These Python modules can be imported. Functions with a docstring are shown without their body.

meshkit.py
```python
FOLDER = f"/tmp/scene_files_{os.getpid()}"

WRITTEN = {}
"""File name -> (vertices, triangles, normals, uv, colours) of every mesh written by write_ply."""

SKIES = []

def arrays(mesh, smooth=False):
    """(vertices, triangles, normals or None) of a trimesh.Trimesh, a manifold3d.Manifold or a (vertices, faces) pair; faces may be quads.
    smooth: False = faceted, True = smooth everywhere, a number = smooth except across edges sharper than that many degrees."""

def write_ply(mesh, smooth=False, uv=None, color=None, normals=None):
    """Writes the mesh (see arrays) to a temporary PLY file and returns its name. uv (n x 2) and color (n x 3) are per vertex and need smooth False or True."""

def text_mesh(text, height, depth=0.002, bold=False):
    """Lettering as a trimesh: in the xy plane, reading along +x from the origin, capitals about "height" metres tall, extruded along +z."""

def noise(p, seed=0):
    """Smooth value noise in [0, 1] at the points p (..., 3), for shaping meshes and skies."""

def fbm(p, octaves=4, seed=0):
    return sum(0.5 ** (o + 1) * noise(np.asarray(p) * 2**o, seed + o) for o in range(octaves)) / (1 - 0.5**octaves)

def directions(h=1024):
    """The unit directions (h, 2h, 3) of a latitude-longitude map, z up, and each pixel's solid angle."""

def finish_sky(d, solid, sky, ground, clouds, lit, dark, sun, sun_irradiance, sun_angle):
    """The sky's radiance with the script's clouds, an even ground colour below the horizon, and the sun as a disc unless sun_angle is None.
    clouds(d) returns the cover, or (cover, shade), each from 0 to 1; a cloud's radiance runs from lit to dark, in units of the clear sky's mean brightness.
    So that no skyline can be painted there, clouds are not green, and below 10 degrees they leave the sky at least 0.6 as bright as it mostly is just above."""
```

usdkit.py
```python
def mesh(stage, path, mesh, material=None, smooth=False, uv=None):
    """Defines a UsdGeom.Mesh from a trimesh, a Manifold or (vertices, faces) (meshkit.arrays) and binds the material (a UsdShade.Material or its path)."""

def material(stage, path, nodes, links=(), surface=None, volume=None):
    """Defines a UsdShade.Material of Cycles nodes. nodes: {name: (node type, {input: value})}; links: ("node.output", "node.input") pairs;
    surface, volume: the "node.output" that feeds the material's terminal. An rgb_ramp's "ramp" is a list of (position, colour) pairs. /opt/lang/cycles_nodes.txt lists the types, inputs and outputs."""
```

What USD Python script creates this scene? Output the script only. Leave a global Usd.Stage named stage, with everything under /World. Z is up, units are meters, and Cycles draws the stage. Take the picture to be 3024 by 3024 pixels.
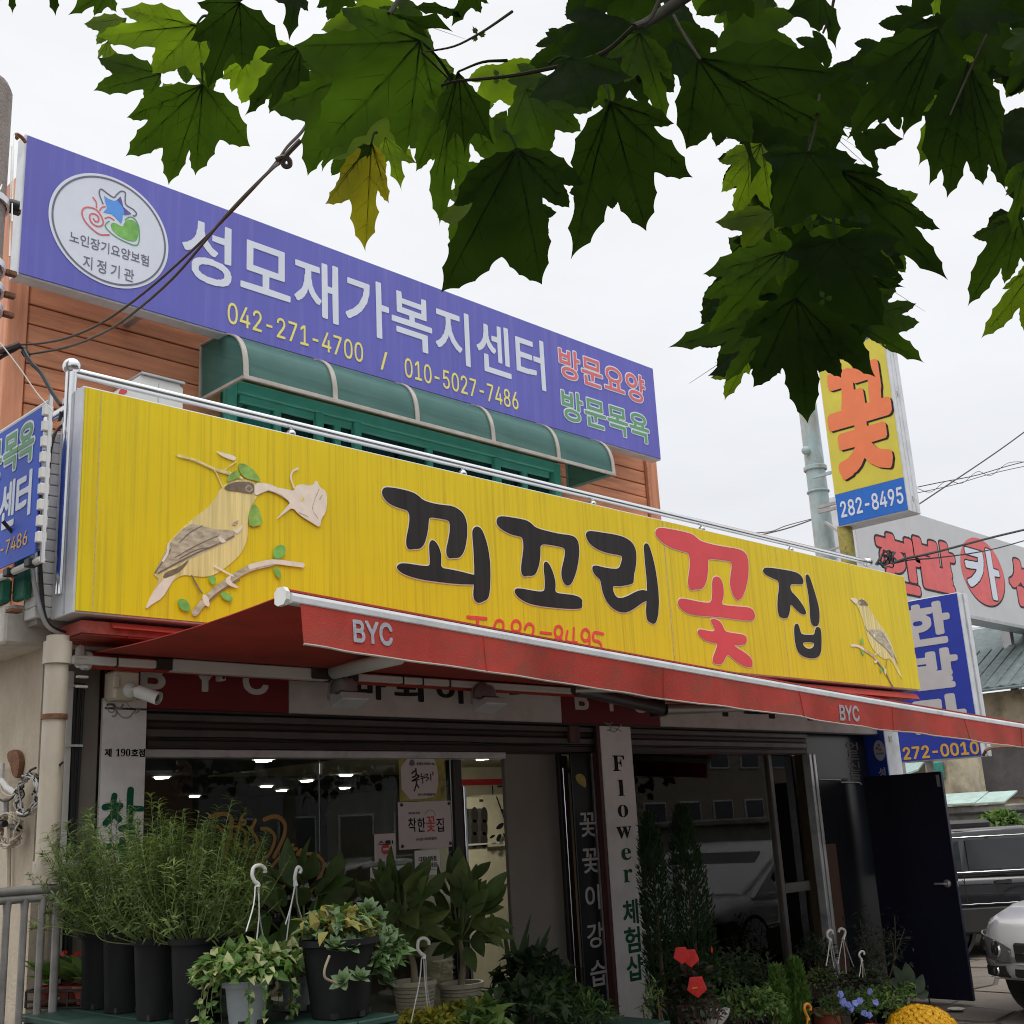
import math, random, glob, functools
import numpy as np, trimesh, usdkit, meshkit
from pxr import Usd, UsdGeom, UsdLux, UsdShade, Gf, Sdf
from shapely.geometry import Polygon, LineString, Point, MultiPolygon
from shapely import affinity, union_all, box as sbox

stage = Usd.Stage.CreateInMemory()
UsdGeom.SetStageUpAxis(stage, UsdGeom.Tokens.z)
UsdGeom.SetStageMetersPerUnit(stage, 1.0)
stage.SetDefaultPrim(UsdGeom.Xform.Define(stage, '/World').GetPrim())
UsdGeom.Scope.Define(stage, '/World/Looks')
rng = np.random.default_rng(7)
random.seed(7)

# ------------------------------------------------------------------ camera
# world: x to the right along the shop front, y into the shop, z up; the photographer stands at the origin
EYE = np.array([0.0, 0.0, 1.75])
FPX = 3461.2                                   # focal length in pixels of the 3024 px photograph
YAW, PITCH, ROLL = np.radians([45.743, 15.083, -3.091])
_f = np.array([math.sin(YAW) * math.cos(PITCH), math.cos(YAW) * math.cos(PITCH), math.sin(PITCH)])
_r0 = np.array([math.cos(YAW), -math.sin(YAW), 0.0]); _u0 = np.cross(_r0, _f)
CR = math.cos(ROLL) * _r0 + math.sin(ROLL) * _u0
CU = -math.sin(ROLL) * _r0 + math.cos(ROLL) * _u0
CF = _f
cam = UsdGeom.Camera.Define(stage, '/World/camera')
m = np.eye(4); m[0, :3], m[1, :3], m[2, :3], m[3, :3] = CR, CU, -CF, EYE
cam.AddTransformOp().Set(Gf.Matrix4d(m.tolist()))
cam.CreateHorizontalApertureAttr(36.0); cam.CreateVerticalApertureAttr(36.0)
cam.CreateFocalLengthAttr(36.0 * FPX / 3024)
cam.CreateClippingRangeAttr(Gf.Vec2f(0.05, 2000))
cam.CreateExposureAttr(0.0)

# ------------------------------------------------------------------ sky and sun: bright even overcast
SUN_AZ, SUN_EL = math.radians(-140), math.radians(68)     # behind the photographer's left shoulder, through cloud
sun_dir = np.array([math.sin(SUN_AZ) * math.cos(SUN_EL), math.cos(SUN_AZ) * math.cos(SUN_EL), math.sin(SUN_EL)])
SKY_STRENGTH, CLOUD = 0.12, 8.2
sky_mat = usdkit.material(stage, '/World/Looks/sky', {
    'sky': ('sky_texture', {'sky_type': 'single_scattering', 'sun_disc': False, 'sun_elevation': SUN_EL, 'sun_rotation': SUN_AZ % (2 * math.pi)}),
    'tc': ('texture_coordinate', {}),
    'sep': ('separate_xyz', {}),
    'up': ('map_range', {'from_min': 0.0, 'from_max': 1.0, 'to_min': 0.0, 'to_max': 1.0, 'clamp': True}),
    'grad': ('rgb_ramp', {'ramp': [(0.0, (.90, .91, .945)), (.3, (.925, .94, .975)), (.62, (1.0, 1.01, 1.03)), (.78, (1.6, 1.61, 1.63)), (1.0, (2.5, 2.5, 2.52))]}),
    'mp': ('mapping', {'scale': (1.6, 1.6, 4.0)}),
    'n': ('noise_texture', {'scale': 1.7, 'detail': 5.0, 'roughness': .55}),
    'nr': ('map_range', {'from_min': .3, 'from_max': .7, 'to_min': CLOUD * .93, 'to_max': CLOUD * 1.05, 'clamp': True}),
    'mul': ('vector_math', {'math_type': 'scale'}),
    'mix': ('mix_color', {'fac': .955}),
    'bg': ('background_shader', {'strength': SKY_STRENGTH})},
    [('tc.generated', 'sep.vector'), ('sep.z', 'up.value'), ('up.result', 'grad.fac'), ('tc.generated', 'mp.vector'), ('mp.vector', 'n.vector'), ('n.fac', 'nr.value'),
     ('grad.color', 'mul.vector1'), ('nr.result', 'mul.scale'), ('sky.color', 'mix.a'), ('mul.vector', 'mix.b'), ('mix.result', 'bg.color')], surface='bg.background')
dome = UsdLux.DomeLight.Define(stage, '/World/sky')
UsdShade.MaterialBindingAPI.Apply(dome.GetPrim()).Bind(sky_mat)
dome.GetPrim().SetCustomDataByKey('kind', 'structure')
sun = UsdLux.DistantLight.Define(stage, '/World/sun')
sun.CreateNormalizeAttr(True); sun.CreateIntensityAttr(0.34); sun.CreateAngleAttr(40.0); sun.CreateColorAttr(Gf.Vec3f(1.0, .97, .92))
zz = sun_dir; xx = np.cross([0, 0, 1.0], zz); xx /= np.linalg.norm(xx); yy = np.cross(zz, xx)
m = np.eye(4); m[0, :3], m[1, :3], m[2, :3] = xx, yy, zz
sun.AddTransformOp().Set(Gf.Matrix4d(m.tolist()))

# ------------------------------------------------------------------ measuring: a pixel of the photograph becomes a point on a plane of the place
def crop(x0, y0, w, s=1932): return lambda x, y: (x0 + x * w / s, y0 + y * w / s)
D = crop(0, 0, 3024)
c1, c2, c3 = crop(0, 0, 1100), crop(1000, 0, 1100), crop(1924, 0, 1100)
c4, c5, c6 = crop(0, 1000, 1100), crop(1000, 1000, 1100), crop(1924, 1000, 1100)
a1, a2, a3, a4 = (crop(x, 1924, 800) for x in (0, 700, 1400, 2224))
b1, b2, b3, b4 = (crop(x, 2424, 800) for x in (0, 700, 1400, 2224))
kA, kB = crop(1100, 1400, 700), crop(1700, 1500, 800)
birdA, birdB, logoE = crop(400, 1300, 620), crop(2450, 1700, 300, 1656), crop(100, 450, 460)

def ray(p): return CF + CR * (p[0] - 1512) / FPX - CU * (p[1] - 1512) / FPX
def ry(p, Y): d = ray(p); return EYE + d * (Y / d[1])
def rx(p, X): d = ray(p); return EYE + d * (X / d[0])
def rz(p, Z): d = ray(p); return EYE + d * ((Z - EYE[2]) / d[2])
def rd(p, dist): d = ray(p); return EYE + d / np.linalg.norm(d) * dist
def proj(P):
    q = np.asarray(P, float) - EYE
    return np.stack([1512 + FPX * (q @ CR) / (q @ CF), 1512 - FPX * (q @ CU) / (q @ CF)], -1)

class Frame:
    """A flat plane of the place with its own axes: U across, V up, N towards the viewer."""
    def __init__(s, o, U=(1, 0, 0), V=(0, 0, 1)):
        s.o, s.U, s.V = (np.asarray(a, float) for a in (o, U, V)); s.N = np.cross(s.U, s.V)
    def uv(s, p):
        d = ray(p); P = EYE + d * (((s.o - EYE) @ s.N) / (d @ s.N))
        return np.array([(P - s.o) @ s.U, (P - s.o) @ s.V])
    def P(s, u, v, n=0.0): return s.o + s.U * u + s.V * v + s.N * n
    def poly(s, pts, cr): return np.array([s.uv(cr(*p)) for p in pts])
    def extrude(s, geom, t, off=0.0):
        """shapely geometry in (u, v) -> solid of thickness t standing off the plane by off"""
        out = []
        for g in getattr(geom, 'geoms', [geom]):
            if g.is_empty or g.geom_type != 'Polygon' or g.area < 1e-9: continue
            e = trimesh.creation.extrude_polygon(g, t, engine='earcut')
            v = e.vertices
            out.append((s.o + v[:, :1] * s.U + v[:, 1:2] * s.V + (v[:, 2:3] + off) * s.N, e.faces))
        return join(out)

def join(parts):
    V, Fc, n = [], [], 0
    for p in parts:
        if p is None: continue
        v, f = (p if isinstance(p, tuple) else (np.asarray(p.vertices), np.asarray(p.faces)))
        if len(v) == 0: continue
        V.append(np.asarray(v, float)); Fc.append(np.asarray(f, int) + n); n += len(v)
    return (np.vstack(V), np.vstack(Fc)) if V else (np.zeros((0, 3)), np.zeros((0, 3), int))

# ------------------------------------------------------------------ naming and scene prims
used, base = {}, {}
def numbered(path):
    k = used.get(path, 0); used[path] = k + 1
    return path if k == 0 else f'{path}_{k:03d}'
def setdata(prim, label=None, cat=None, group=None, kind=None):
    for k, v in (('label', label), ('category', cat), ('group', group), ('kind', kind)):
        if v: prim.SetCustomDataByKey(k, v)
def thing(name, label, cat, loc, group=None, kind=None, rotz=0.0):
    path = numbered('/World/' + name)
    x = UsdGeom.Xform.Define(stage, path); x.AddTranslateOp().Set(Gf.Vec3d(*map(float, loc)))
    if rotz: x.AddRotateZOp().Set(math.degrees(rotz))
    base[path] = (np.asarray(loc, float), rotz)
    setdata(x.GetPrim(), label, cat, group, kind)
    return path
def obj(name, mesh, mat, parent=None, smooth=False, **data):
    """one Mesh prim; vertices are given in world coordinates"""
    v, f = mesh if isinstance(mesh, tuple) else (np.asarray(mesh.vertices), np.asarray(mesh.faces))
    if len(f) == 0: return None
    path = numbered((parent or '/World') + '/' + name)
    loc, rot = base.get(parent, (np.zeros(3), 0.0))
    base[path] = (loc, rot)
    v = np.asarray(v, float) - loc
    if rot:
        c, s = math.cos(-rot), math.sin(-rot); v = v @ np.array([[c, s, 0], [-s, c, 0], [0, 0, 1]])
    p = usdkit.mesh(stage, path, (v, np.asarray(f, int)), M[mat] if isinstance(mat, str) else mat, smooth=smooth)
    setdata(p.GetPrim(), **data)
    return path
def one(name, mesh, mat, label, cat, group=None, kind=None, smooth=False):
    """a thing that is one mesh"""
    return obj(name, mesh, mat, None, smooth, label=label, cat=cat, group=group, kind=kind)
def copy_of(path, loc, label=None, group=None, rotz=0.0, scale=1.0):
    src = stage.GetPrimAtPath(path); was = dict(src.GetCustomData())
    p2 = numbered('/World/' + path.split('/')[-1].rstrip('0123456789').rstrip('_'))
    x = UsdGeom.Xform.Define(stage, p2)
    x.GetPrim().GetReferences().AddInternalReference(Sdf.Path(path))
    x.ClearXformOpOrder()
    x.AddTranslateOp(opSuffix='own').Set(Gf.Vec3d(*map(float, loc)))
    x.AddRotateZOp(opSuffix='own').Set(math.degrees(rotz))
    x.AddScaleOp(opSuffix='own').Set(Gf.Vec3f(scale, scale, scale))
    x.GetPrim().SetInstanceable(True)
    setdata(x.GetPrim(), label or was.get('label'), was.get('category'), group or was.get('group'))
    return p2

# ------------------------------------------------------------------ shapes
def box(x0, x1, y0, y1, z0, z1, bev=0.0):
    c = np.array([(x0 + x1) / 2, (y0 + y1) / 2, (z0 + z1) / 2]); h = np.abs(np.array([x1 - x0, y1 - y0, z1 - z0])) / 2
    return obox(c, h, np.eye(3), bev)
def obox(c, h, R, bev=0.0):
    """box with centre c, half sizes h and axes in the rows of R; bev chamfers its edges"""
    if bev <= 0:
        b = trimesh.creation.box(2 * np.asarray(h)); v, f = b.vertices, b.faces
    else:
        bev = min(bev, .45 * min(h)); pts = []
        for s in np.ndindex(2, 2, 2):
            sg = np.array(s) * 2 - 1
            for k in range(3):
                q = sg * (np.asarray(h) - bev); q = q.astype(float); q[k] = sg[k] * h[k]; pts.append(q)
        hl = trimesh.Trimesh(pts).convex_hull; v, f = hl.vertices, hl.faces
    return (np.asarray(c) + np.asarray(v) @ np.asarray(R), np.asarray(f))
def bar(p, q, w, h, up=(0, 0, 1), bev=0.0):
    """square bar from p to q, w across and h along up"""
    p, q = np.asarray(p, float), np.asarray(q, float); d = q - p; L = np.linalg.norm(d); d /= L
    s = np.cross(d, up); s /= np.linalg.norm(s); t = np.cross(s, d)
    return obox((p + q) / 2, (L / 2, w / 2, h / 2), np.array([d, s, t]), bev)
def tube(pts, r, sides=8, caps=True):
    p = np.asarray(pts, float); n = len(p); r = np.broadcast_to(r, (n,)).astype(float)
    t = np.gradient(p, axis=0); t /= np.linalg.norm(t, axis=1, keepdims=True) + 1e-12
    a = np.cross(t[0], [0, 0, 1.0] if abs(t[0][2]) < .9 else [1.0, 0, 0]); rings = []
    for i in range(n):
        a = a - t[i] * (a @ t[i]); a /= np.linalg.norm(a) + 1e-12; b = np.cross(t[i], a)
        an = np.arange(sides) * 2 * np.pi / sides
        rings.append(p[i] + r[i] * (np.cos(an)[:, None] * a + np.sin(an)[:, None] * b))
    v = np.vstack(rings); f = []
    for i in range(n - 1):
        for j in range(sides):
            k = (j + 1) % sides; A, B, C_, D_ = i * sides + j, i * sides + k, (i + 1) * sides + k, (i + 1) * sides + j
            f += [(A, B, C_), (A, C_, D_)]
    if caps:
        v = np.vstack([v, p[0], p[-1]]); e = (n - 1) * sides
        for j in range(sides):
            k = (j + 1) % sides; f += [(len(v) - 2, k, j), (len(v) - 1, e + j, e + k)]
    return (v, np.array(f))
def lathe(profile, c, sides=20, axis=(0, 0, 1)):
    """profile [(radius, height)...] turned about the axis through c"""
    ax = np.asarray(axis, float); ax /= np.linalg.norm(ax)
    a = np.cross(ax, [1.0, 0, 0] if abs(ax[0]) < .9 else [0, 1.0, 0]); a /= np.linalg.norm(a); b = np.cross(ax, a)
    an = np.arange(sides) * 2 * np.pi / sides; ring = np.cos(an)[:, None] * a + np.sin(an)[:, None] * b
    v = np.vstack([np.asarray(c) + ax * h + max(r, 1e-5) * ring for r, h in profile]); f = []
    for i in range(len(profile) - 1):
        for j in range(sides):
            k = (j + 1) % sides; A, B, C_, D_ = i * sides + j, i * sides + k, (i + 1) * sides + k, (i + 1) * sides + j
            f += [(A, B, C_), (A, C_, D_)]
    return (v, np.array(f))
def ball(c, r, sub=2, sc=(1, 1, 1)):
    s = trimesh.creation.icosphere(sub, 1.0); return (np.asarray(c) + s.vertices * r * np.asarray(sc), s.faces)
def slab(poly, n, t):
    """flat polygon (k,3) in order, thickened by t along n"""
    p = np.asarray(poly, float); n = np.asarray(n, float); k = len(p)
    v = np.vstack([p, p + n * t]); f = [(0, i + 1, i) for i in range(1, k - 1)] + [(k, k + i, k + i + 1) for i in range(1, k - 1)]
    for i in range(k): j = (i + 1) % k; f += [(i, j, k + j), (i, k + j, k + i)]
    return (v, np.array(f))
def smooth_path(pts, n=6):
    """Catmull-Rom through the points"""
    p = np.asarray(pts, float); q = np.vstack([2 * p[0] - p[1], p, 2 * p[-1] - p[-2]]); out = []
    for i in range(1, len(q) - 2):
        for s in np.linspace(0, 1, n, endpoint=False):
            a, b, c, d = q[i - 1:i + 3]
            out.append(.5 * (2 * b + (c - a) * s + (2 * a - 5 * b + 4 * c - d) * s * s + (3 * b - a - 3 * c + d) * s ** 3))
    return np.vstack(out + [p[-1]])
def hang(p, q, sag, n=16):
    t = np.linspace(0, 1, n)[:, None]; v = (1 - t) * np.asarray(p) + t * np.asarray(q); v[:, 2] -= sag * 4 * (t * (1 - t))[:, 0]; return v
def blob(pts, k=2):
    """closed hand-drawn outline, corners rounded"""
    p = np.asarray(pts, float)
    for _ in range(k):
        q = np.roll(p, -1, 0); p = np.stack([.75 * p + .25 * q, .25 * p + .75 * q], 1).reshape(-1, 2)
    return Polygon(p).buffer(0)
def stroke(pts, w, smooth=True):
    p = smooth_path(pts, 5) if smooth and len(pts) > 2 else np.asarray(pts, float)
    return LineString(p).buffer(w / 2)

# ------------------------------------------------------------------ lettering
FONTS = {'cjk': 'Noto Sans CJK Regular.woff2', 'sans': 'Inter.woff2', 'math': 'NotoSansMath-Regular.woff2', 'mono': 'DejaVuSansMono.woff2'}
@functools.lru_cache(None)
def _font(k):
    from PIL import ImageFont
    return ImageFont.truetype(glob.glob('/opt/blender-*/*/datafiles/fonts/' + glob.escape(FONTS[k]))[0], 100)
@functools.lru_cache(None)
def glyphs(text, font='cjk', bold=0.0):
    """lettering as a flat shapely shape, one em = 1"""
    from PIL import Image, ImageDraw
    f = _font(font); x0, y0, x1, y1 = f.getbbox(text, anchor='ls')
    im = Image.new('L', (x1 - x0 + 8, y1 - y0 + 8)); ImageDraw.Draw(im).text((4 - x0, 4 - y0), text, 255, f, anchor='ls')
    on = np.pad(np.asarray(im) > 127, ((0, 0), (1, 1))).astype(np.int8)
    rows, st = np.nonzero(np.diff(on, axis=1) == 1); en = np.nonzero(np.diff(on, axis=1) == -1)[1]
    g = union_all(sbox(st, -rows - 1, en, -rows)).buffer(.7).buffer(-.7).simplify(.7)
    g = affinity.affine_transform(g, [.01, 0, 0, .01, -.04, .01 * (4 - y0)])
    return g.buffer(bold, quad_segs=4).simplify(.004) if bold else g
def fit(g, u0, u1, v0, v1):
    x0, y0, x1, y1 = g.bounds
    return affinity.affine_transform(g, [(u1 - u0) / (x1 - x0), 0, 0, (v1 - v0) / (y1 - y0), u0 - x0 * (u1 - u0) / (x1 - x0), v0 - y0 * (v1 - v0) / (y1 - y0)])
def fitpx(fr, g, L, R, T, B):
    """scale a shape so that its left, right, top and bottom pass through the four measured pixels"""
    return fit(g, fr.uv(L)[0], fr.uv(R)[0], fr.uv(B)[1], fr.uv(T)[1])

# ------------------------------------------------------------------ materials
M = {}
def mat(name, c, r=.6, metal=0.0, var=.12, scale=5.0, stretch=(1, 1, 1), bump=0.0, bscale=60.0, spec=.5, dirt=None, dscale=2.0, damt=.5, dstretch=(1, 1, 1), coat=0.0, emit=None, transl=0.0, tcol=None, rvar=0.0):
    c = np.asarray(c, float)
    nodes = {'g': ('geometry', {}), 'mp': ('mapping', {'scale': stretch}), 'n': ('noise_texture', {'scale': scale, 'detail': 5.0, 'roughness': .6}),
             'nr': ('map_range', {'from_min': .3, 'from_max': .7, 'to_min': 0.0, 'to_max': 1.0, 'clamp': True}),
             'mx': ('mix_color', {'a': tuple(c * (1 - var)), 'b': tuple(np.minimum(c * (1 + var), .95))}),
             'p': ('principled_bsdf', {'roughness': r, 'metallic': metal, 'specular_ior_level': spec, 'coat_weight': coat})}
    links = [('g.position', 'mp.vector'), ('mp.vector', 'n.vector'), ('n.fac', 'nr.value'), ('nr.result', 'mx.fac')]
    col = 'mx.result'
    if dirt is not None:
        nodes |= {'mp2': ('mapping', {'scale': dstretch}), 'n2': ('noise_texture', {'scale': dscale, 'detail': 7.0, 'roughness': .65}),
                  'dr': ('map_range', {'from_min': .48, 'from_max': .72, 'to_min': 0.0, 'to_max': damt, 'clamp': True}), 'mx2': ('mix_color', {'b': tuple(dirt)})}
        links += [('g.position', 'mp2.vector'), ('mp2.vector', 'n2.vector'), ('n2.fac', 'dr.value'), ('dr.result', 'mx2.fac'), (col, 'mx2.a')]; col = 'mx2.result'
    links.append((col, 'p.base_color'))
    if rvar:
        nodes['rr'] = ('map_range', {'from_min': .3, 'from_max': .7, 'to_min': max(r - rvar, .02), 'to_max': min(r + rvar, 1.0), 'clamp': True}); links += [('n.fac', 'rr.value'), ('rr.result', 'p.roughness')]
    if bump:
        nodes |= {'nb': ('noise_texture', {'scale': bscale, 'detail': 4.0}), 'bu': ('bump', {'strength': min(bump, 1.0), 'distance': .01})}
        links += [('mp.vector', 'nb.vector'), ('nb.fac', 'bu.height'), ('bu.normal', 'p.normal')]
    surf = 'p.BSDF'
    if transl:
        nodes |= {'tr': ('translucent_bsdf', {'color': tuple(tcol if tcol is not None else c)}), 'ms': ('mix_closure', {'fac': transl})}
        links += [('p.BSDF', 'ms.closure1'), ('tr.BSDF', 'ms.closure2')]; surf = 'ms.closure'
        if tcol is None: links.append((col, 'tr.color'))
    M[name] = usdkit.material(stage, '/World/Looks/' + name, nodes, links, surface=surf)
def glow(name, c, s):
    M[name] = usdkit.material(stage, '/World/Looks/' + name, {'e': ('emission', {'color': c, 'strength': s})}, [], surface='e.emission')
def glass(name, tint=(.9, .93, .92), ior=1.5, rough=0.0):
    M[name] = usdkit.material(stage, '/World/Looks/' + name, {'f': ('fresnel', {'IOR': ior}), 't': ('transparent_bsdf', {'color': tint}), 'g': ('glossy_bsdf', {'color': (1, 1, 1), 'roughness': rough}), 'm': ('mix_closure', {})},
                              [('f.fac', 'm.fac'), ('t.BSDF', 'm.closure1'), ('g.BSDF', 'm.closure2')], surface='m.closure')
# ------------------------------------------------------------------ the materials of the place
mat('stucco', (.50, .43, .33), .85, var=.1, scale=3, bump=.5, bscale=45, dirt=(.24, .19, .13), dscale=1.7, damt=.7, dstretch=(1, 1, .5))
mat('slab_paint', (.55, .52, .47), .8, var=.1, bump=.3, dirt=(.16, .15, .12), dscale=2.4, damt=.8, dstretch=(1, 1, .6))
mat('white_tile', (.66, .65, .62), .35, var=.06, scale=9, dirt=(.35, .3, .24), dscale=4, damt=.5)
mat('tile_joint', (.3, .28, .25), .9)
mat('red_mosaic', (.36, .07, .05), .5, var=.25, scale=30)
mat('yellow_vinyl', (.68, .535, .004), .5, var=.05, scale=1.4, dirt=(.36, .28, .02), dscale=3.4, damt=.62, dstretch=(15, 15, .22), spec=.3)
mat('blue_vinyl', (.098, .098, .43), .5, var=.10, scale=.9, dirt=(.17, .16, .5), dscale=2.4, damt=.5, dstretch=(9, 9, .3))
mat('print_white', (.62, .66, .74), .5, var=.04)
mat('print_yellow', (.74, .66, .17), .5, var=.04)
mat('print_red', (.62, .13, .14), .5, var=.05)
mat('print_green', (.10, .30, .14), .5, var=.05)
mat('print_grey', (.13, .13, .18), .5, var=.05)
mat('print_skyblue', (.08, .28, .72), .5, var=.08)
mat('print_purple', (.12, .07, .32), .5)
mat('print_leaf', (.16, .42, .08), .5, var=.3, scale=14)
mat('ink_black', (.020, .019, .019), .55, var=.4, scale=1.5, stretch=(14, 14, .3), spec=.2)
mat('ink_red', (.60, .045, .055), .45, var=.1, scale=2)
mat('ink_red_small', (.68, .05, .04), .45)
mat('bird_pale', (.66, .57, .23), .5, var=.30, scale=3, stretch=(12, 12, .4))
mat('bird_grey', (.42, .38, .27), .5, var=.4, scale=16, stretch=(1, 1, 2.5))
mat('bird_white', (.72, .67, .56), .5, var=.10, scale=12)
mat('bird_dark', (.16, .13, .085), .5, var=.35, scale=20)
mat('bird_leaf', (.22, .40, .07), .5, var=.35, scale=16)
mat('aluminium', (.62, .63, .64), .38, metal=.85, var=.08, rvar=.1)
mat('sign_edge', (.60, .62, .64), .45, var=.08, dirt=(.3, .3, .3), dscale=6, damt=.4)
mat('steel', (.72, .73, .74), .16, metal=1.0, var=.05, rvar=.06)
mat('dull_steel', (.42, .42, .42), .45, metal=.6, var=.15)
for k, s in enumerate((.92, 1.0, 1.09)):
    mat(f'plank_{"abc"[k]}', np.array((.60, .245, .125)) * s, .62, var=.26, scale=2.2 + .3 * k, stretch=(.7, 6, 7), bump=.25, bscale=30, dirt=(.30, .10, .05), dscale=2.0 + k * .3, damt=.6, dstretch=(.5, 5, 9))
mat('plank_post', (.58, .24, .13), .6, var=.28, scale=2.5, stretch=(7, 6, .6), bump=.2)
mat('teal_frame', (.19, .64, .52), .45, var=.1, scale=4)
mat('teal_dark', (.06, .30, .25), .5, var=.3)
M['canopy_sheet'] = usdkit.material(stage, '/World/Looks/canopy_clear', {'g': ('geometry', {}), 'n': ('noise_texture', {'scale': 5.0, 'detail': 5.0}), 'm': ('mix_color', {'a': (.06, .15, .14), 'b': (.15, .26, .24)}), 'p': ('principled_bsdf', {'roughness': .3}), 't': ('transparent_bsdf', {'color': (.34, .66, .61)}), 'x': ('mix_closure', {'fac': .66})},
    [('g.position', 'n.vector'), ('n.fac', 'm.fac'), ('m.result', 'p.base_color'), ('p.BSDF', 'x.closure1'), ('t.BSDF', 'x.closure2')], surface='x.closure')
mat('canopy_band', (.42, .38, .34), .5, var=.15, scale=8, dirt=(.25, .2, .15), dscale=9, damt=.5)
mat('white_plastic', (.66, .66, .63), .45, var=.06)
mat('grey_plastic', (.42, .43, .44), .5, var=.08)
mat('cream_plastic', (.56, .50, .40), .5, var=.08, dirt=(.3, .24, .16), dscale=7, damt=.5)
mat('black_rubber', (.012, .012, .013), .5)
mat('brown_cable', (.05, .035, .028), .55)
mat('red_cloth', (.43, .040, .026), .8, var=.16, scale=3.5, transl=.05, tcol=(.40, .03, .02), bump=.25, bscale=120, dirt=(.17, .07, .04), dscale=2.6, damt=.8, dstretch=(1.2, 1.2, 2.0))
mat('red_fascia', (.16, .008, .010), .5, var=.1)
mat('white_fascia', (.60, .56, .54), .5, var=.07, dirt=(.3, .27, .24), dscale=4, damt=.4)
mat('fascia_letter', (.58, .54, .52), .5)
mat('white_board', (.78, .76, .75), .5, var=.04, dirt=(.4, .37, .34), dscale=3, damt=.35)
mat('letter_green', (.012, .10, .055), .6, spec=.1)
mat('letter_dark', (.012, .018, .016), .6, spec=.1)
mat('letter_grey', (.42, .42, .42), .5)
mat('ornament_grey', (.30, .28, .27), .5)
mat('marble', (.17, .155, .135), .35, var=.3, scale=2.4, stretch=(1, 1, .5))
mat('dark_frame', (.035, .030, .028), .5)
mat('shutter', (.13, .12, .115), .45, metal=.5, var=.2, scale=5)
mat('maroon', (.075, .022, .022), .55, var=.1)
mat('black_panel', (.006, .007, .009), .25)
mat('navy_door', (.006, .007, .022), .35, var=.15)
mat('gold', (.36, .20, .055), .35, metal=.25, var=.15)
mat('brown_wood', (.09, .045, .03), .5, var=.3, stretch=(5, 5, .5))
mat('paper', (.62, .55, .55), .6, var=.04)
mat('paper_white', (.72, .72, .72), .6, var=.03)
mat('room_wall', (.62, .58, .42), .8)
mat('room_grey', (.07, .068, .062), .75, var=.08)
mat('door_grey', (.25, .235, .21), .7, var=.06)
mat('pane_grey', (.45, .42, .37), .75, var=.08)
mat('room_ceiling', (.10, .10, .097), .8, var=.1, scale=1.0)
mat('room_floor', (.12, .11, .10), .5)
mat('rust', (.17, .075, .035), .85, var=.4, scale=14, bump=.5)
mat('pipe_cream', (.52, .46, .37), .55, var=.08, dirt=(.3, .24, .17), dscale=5, damt=.5, dstretch=(1, 1, .3))
mat('rail_paint', (.22, .21, .20), .5, var=.2, scale=8, dirt=(.08, .07, .06), dscale=12, damt=.5)
mat('concrete_pole', (.25, .22, .20), .9, var=.2, scale=8, bump=.5, bscale=70, dirt=(.1, .085, .075), dscale=5, damt=.6, dstretch=(1, 1, .4))
mat('tarp_green', (.02, .16, .10), .6, var=.25, scale=6, bump=.3, bscale=30)
mat('blue_banner', (.015, .07, .48), .55, var=.06)
mat('paleblue_pole', (.36, .47, .48), .5, var=.12, scale=5, dirt=(.30, .16, .07), dscale=3.2, damt=.75, dstretch=(1.5, 1.5, .6))
mat('mossy_pole', (.36, .32, .08), .7, var=.3, scale=8, dirt=(.07, .04, .02), dscale=9, damt=.9)
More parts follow.
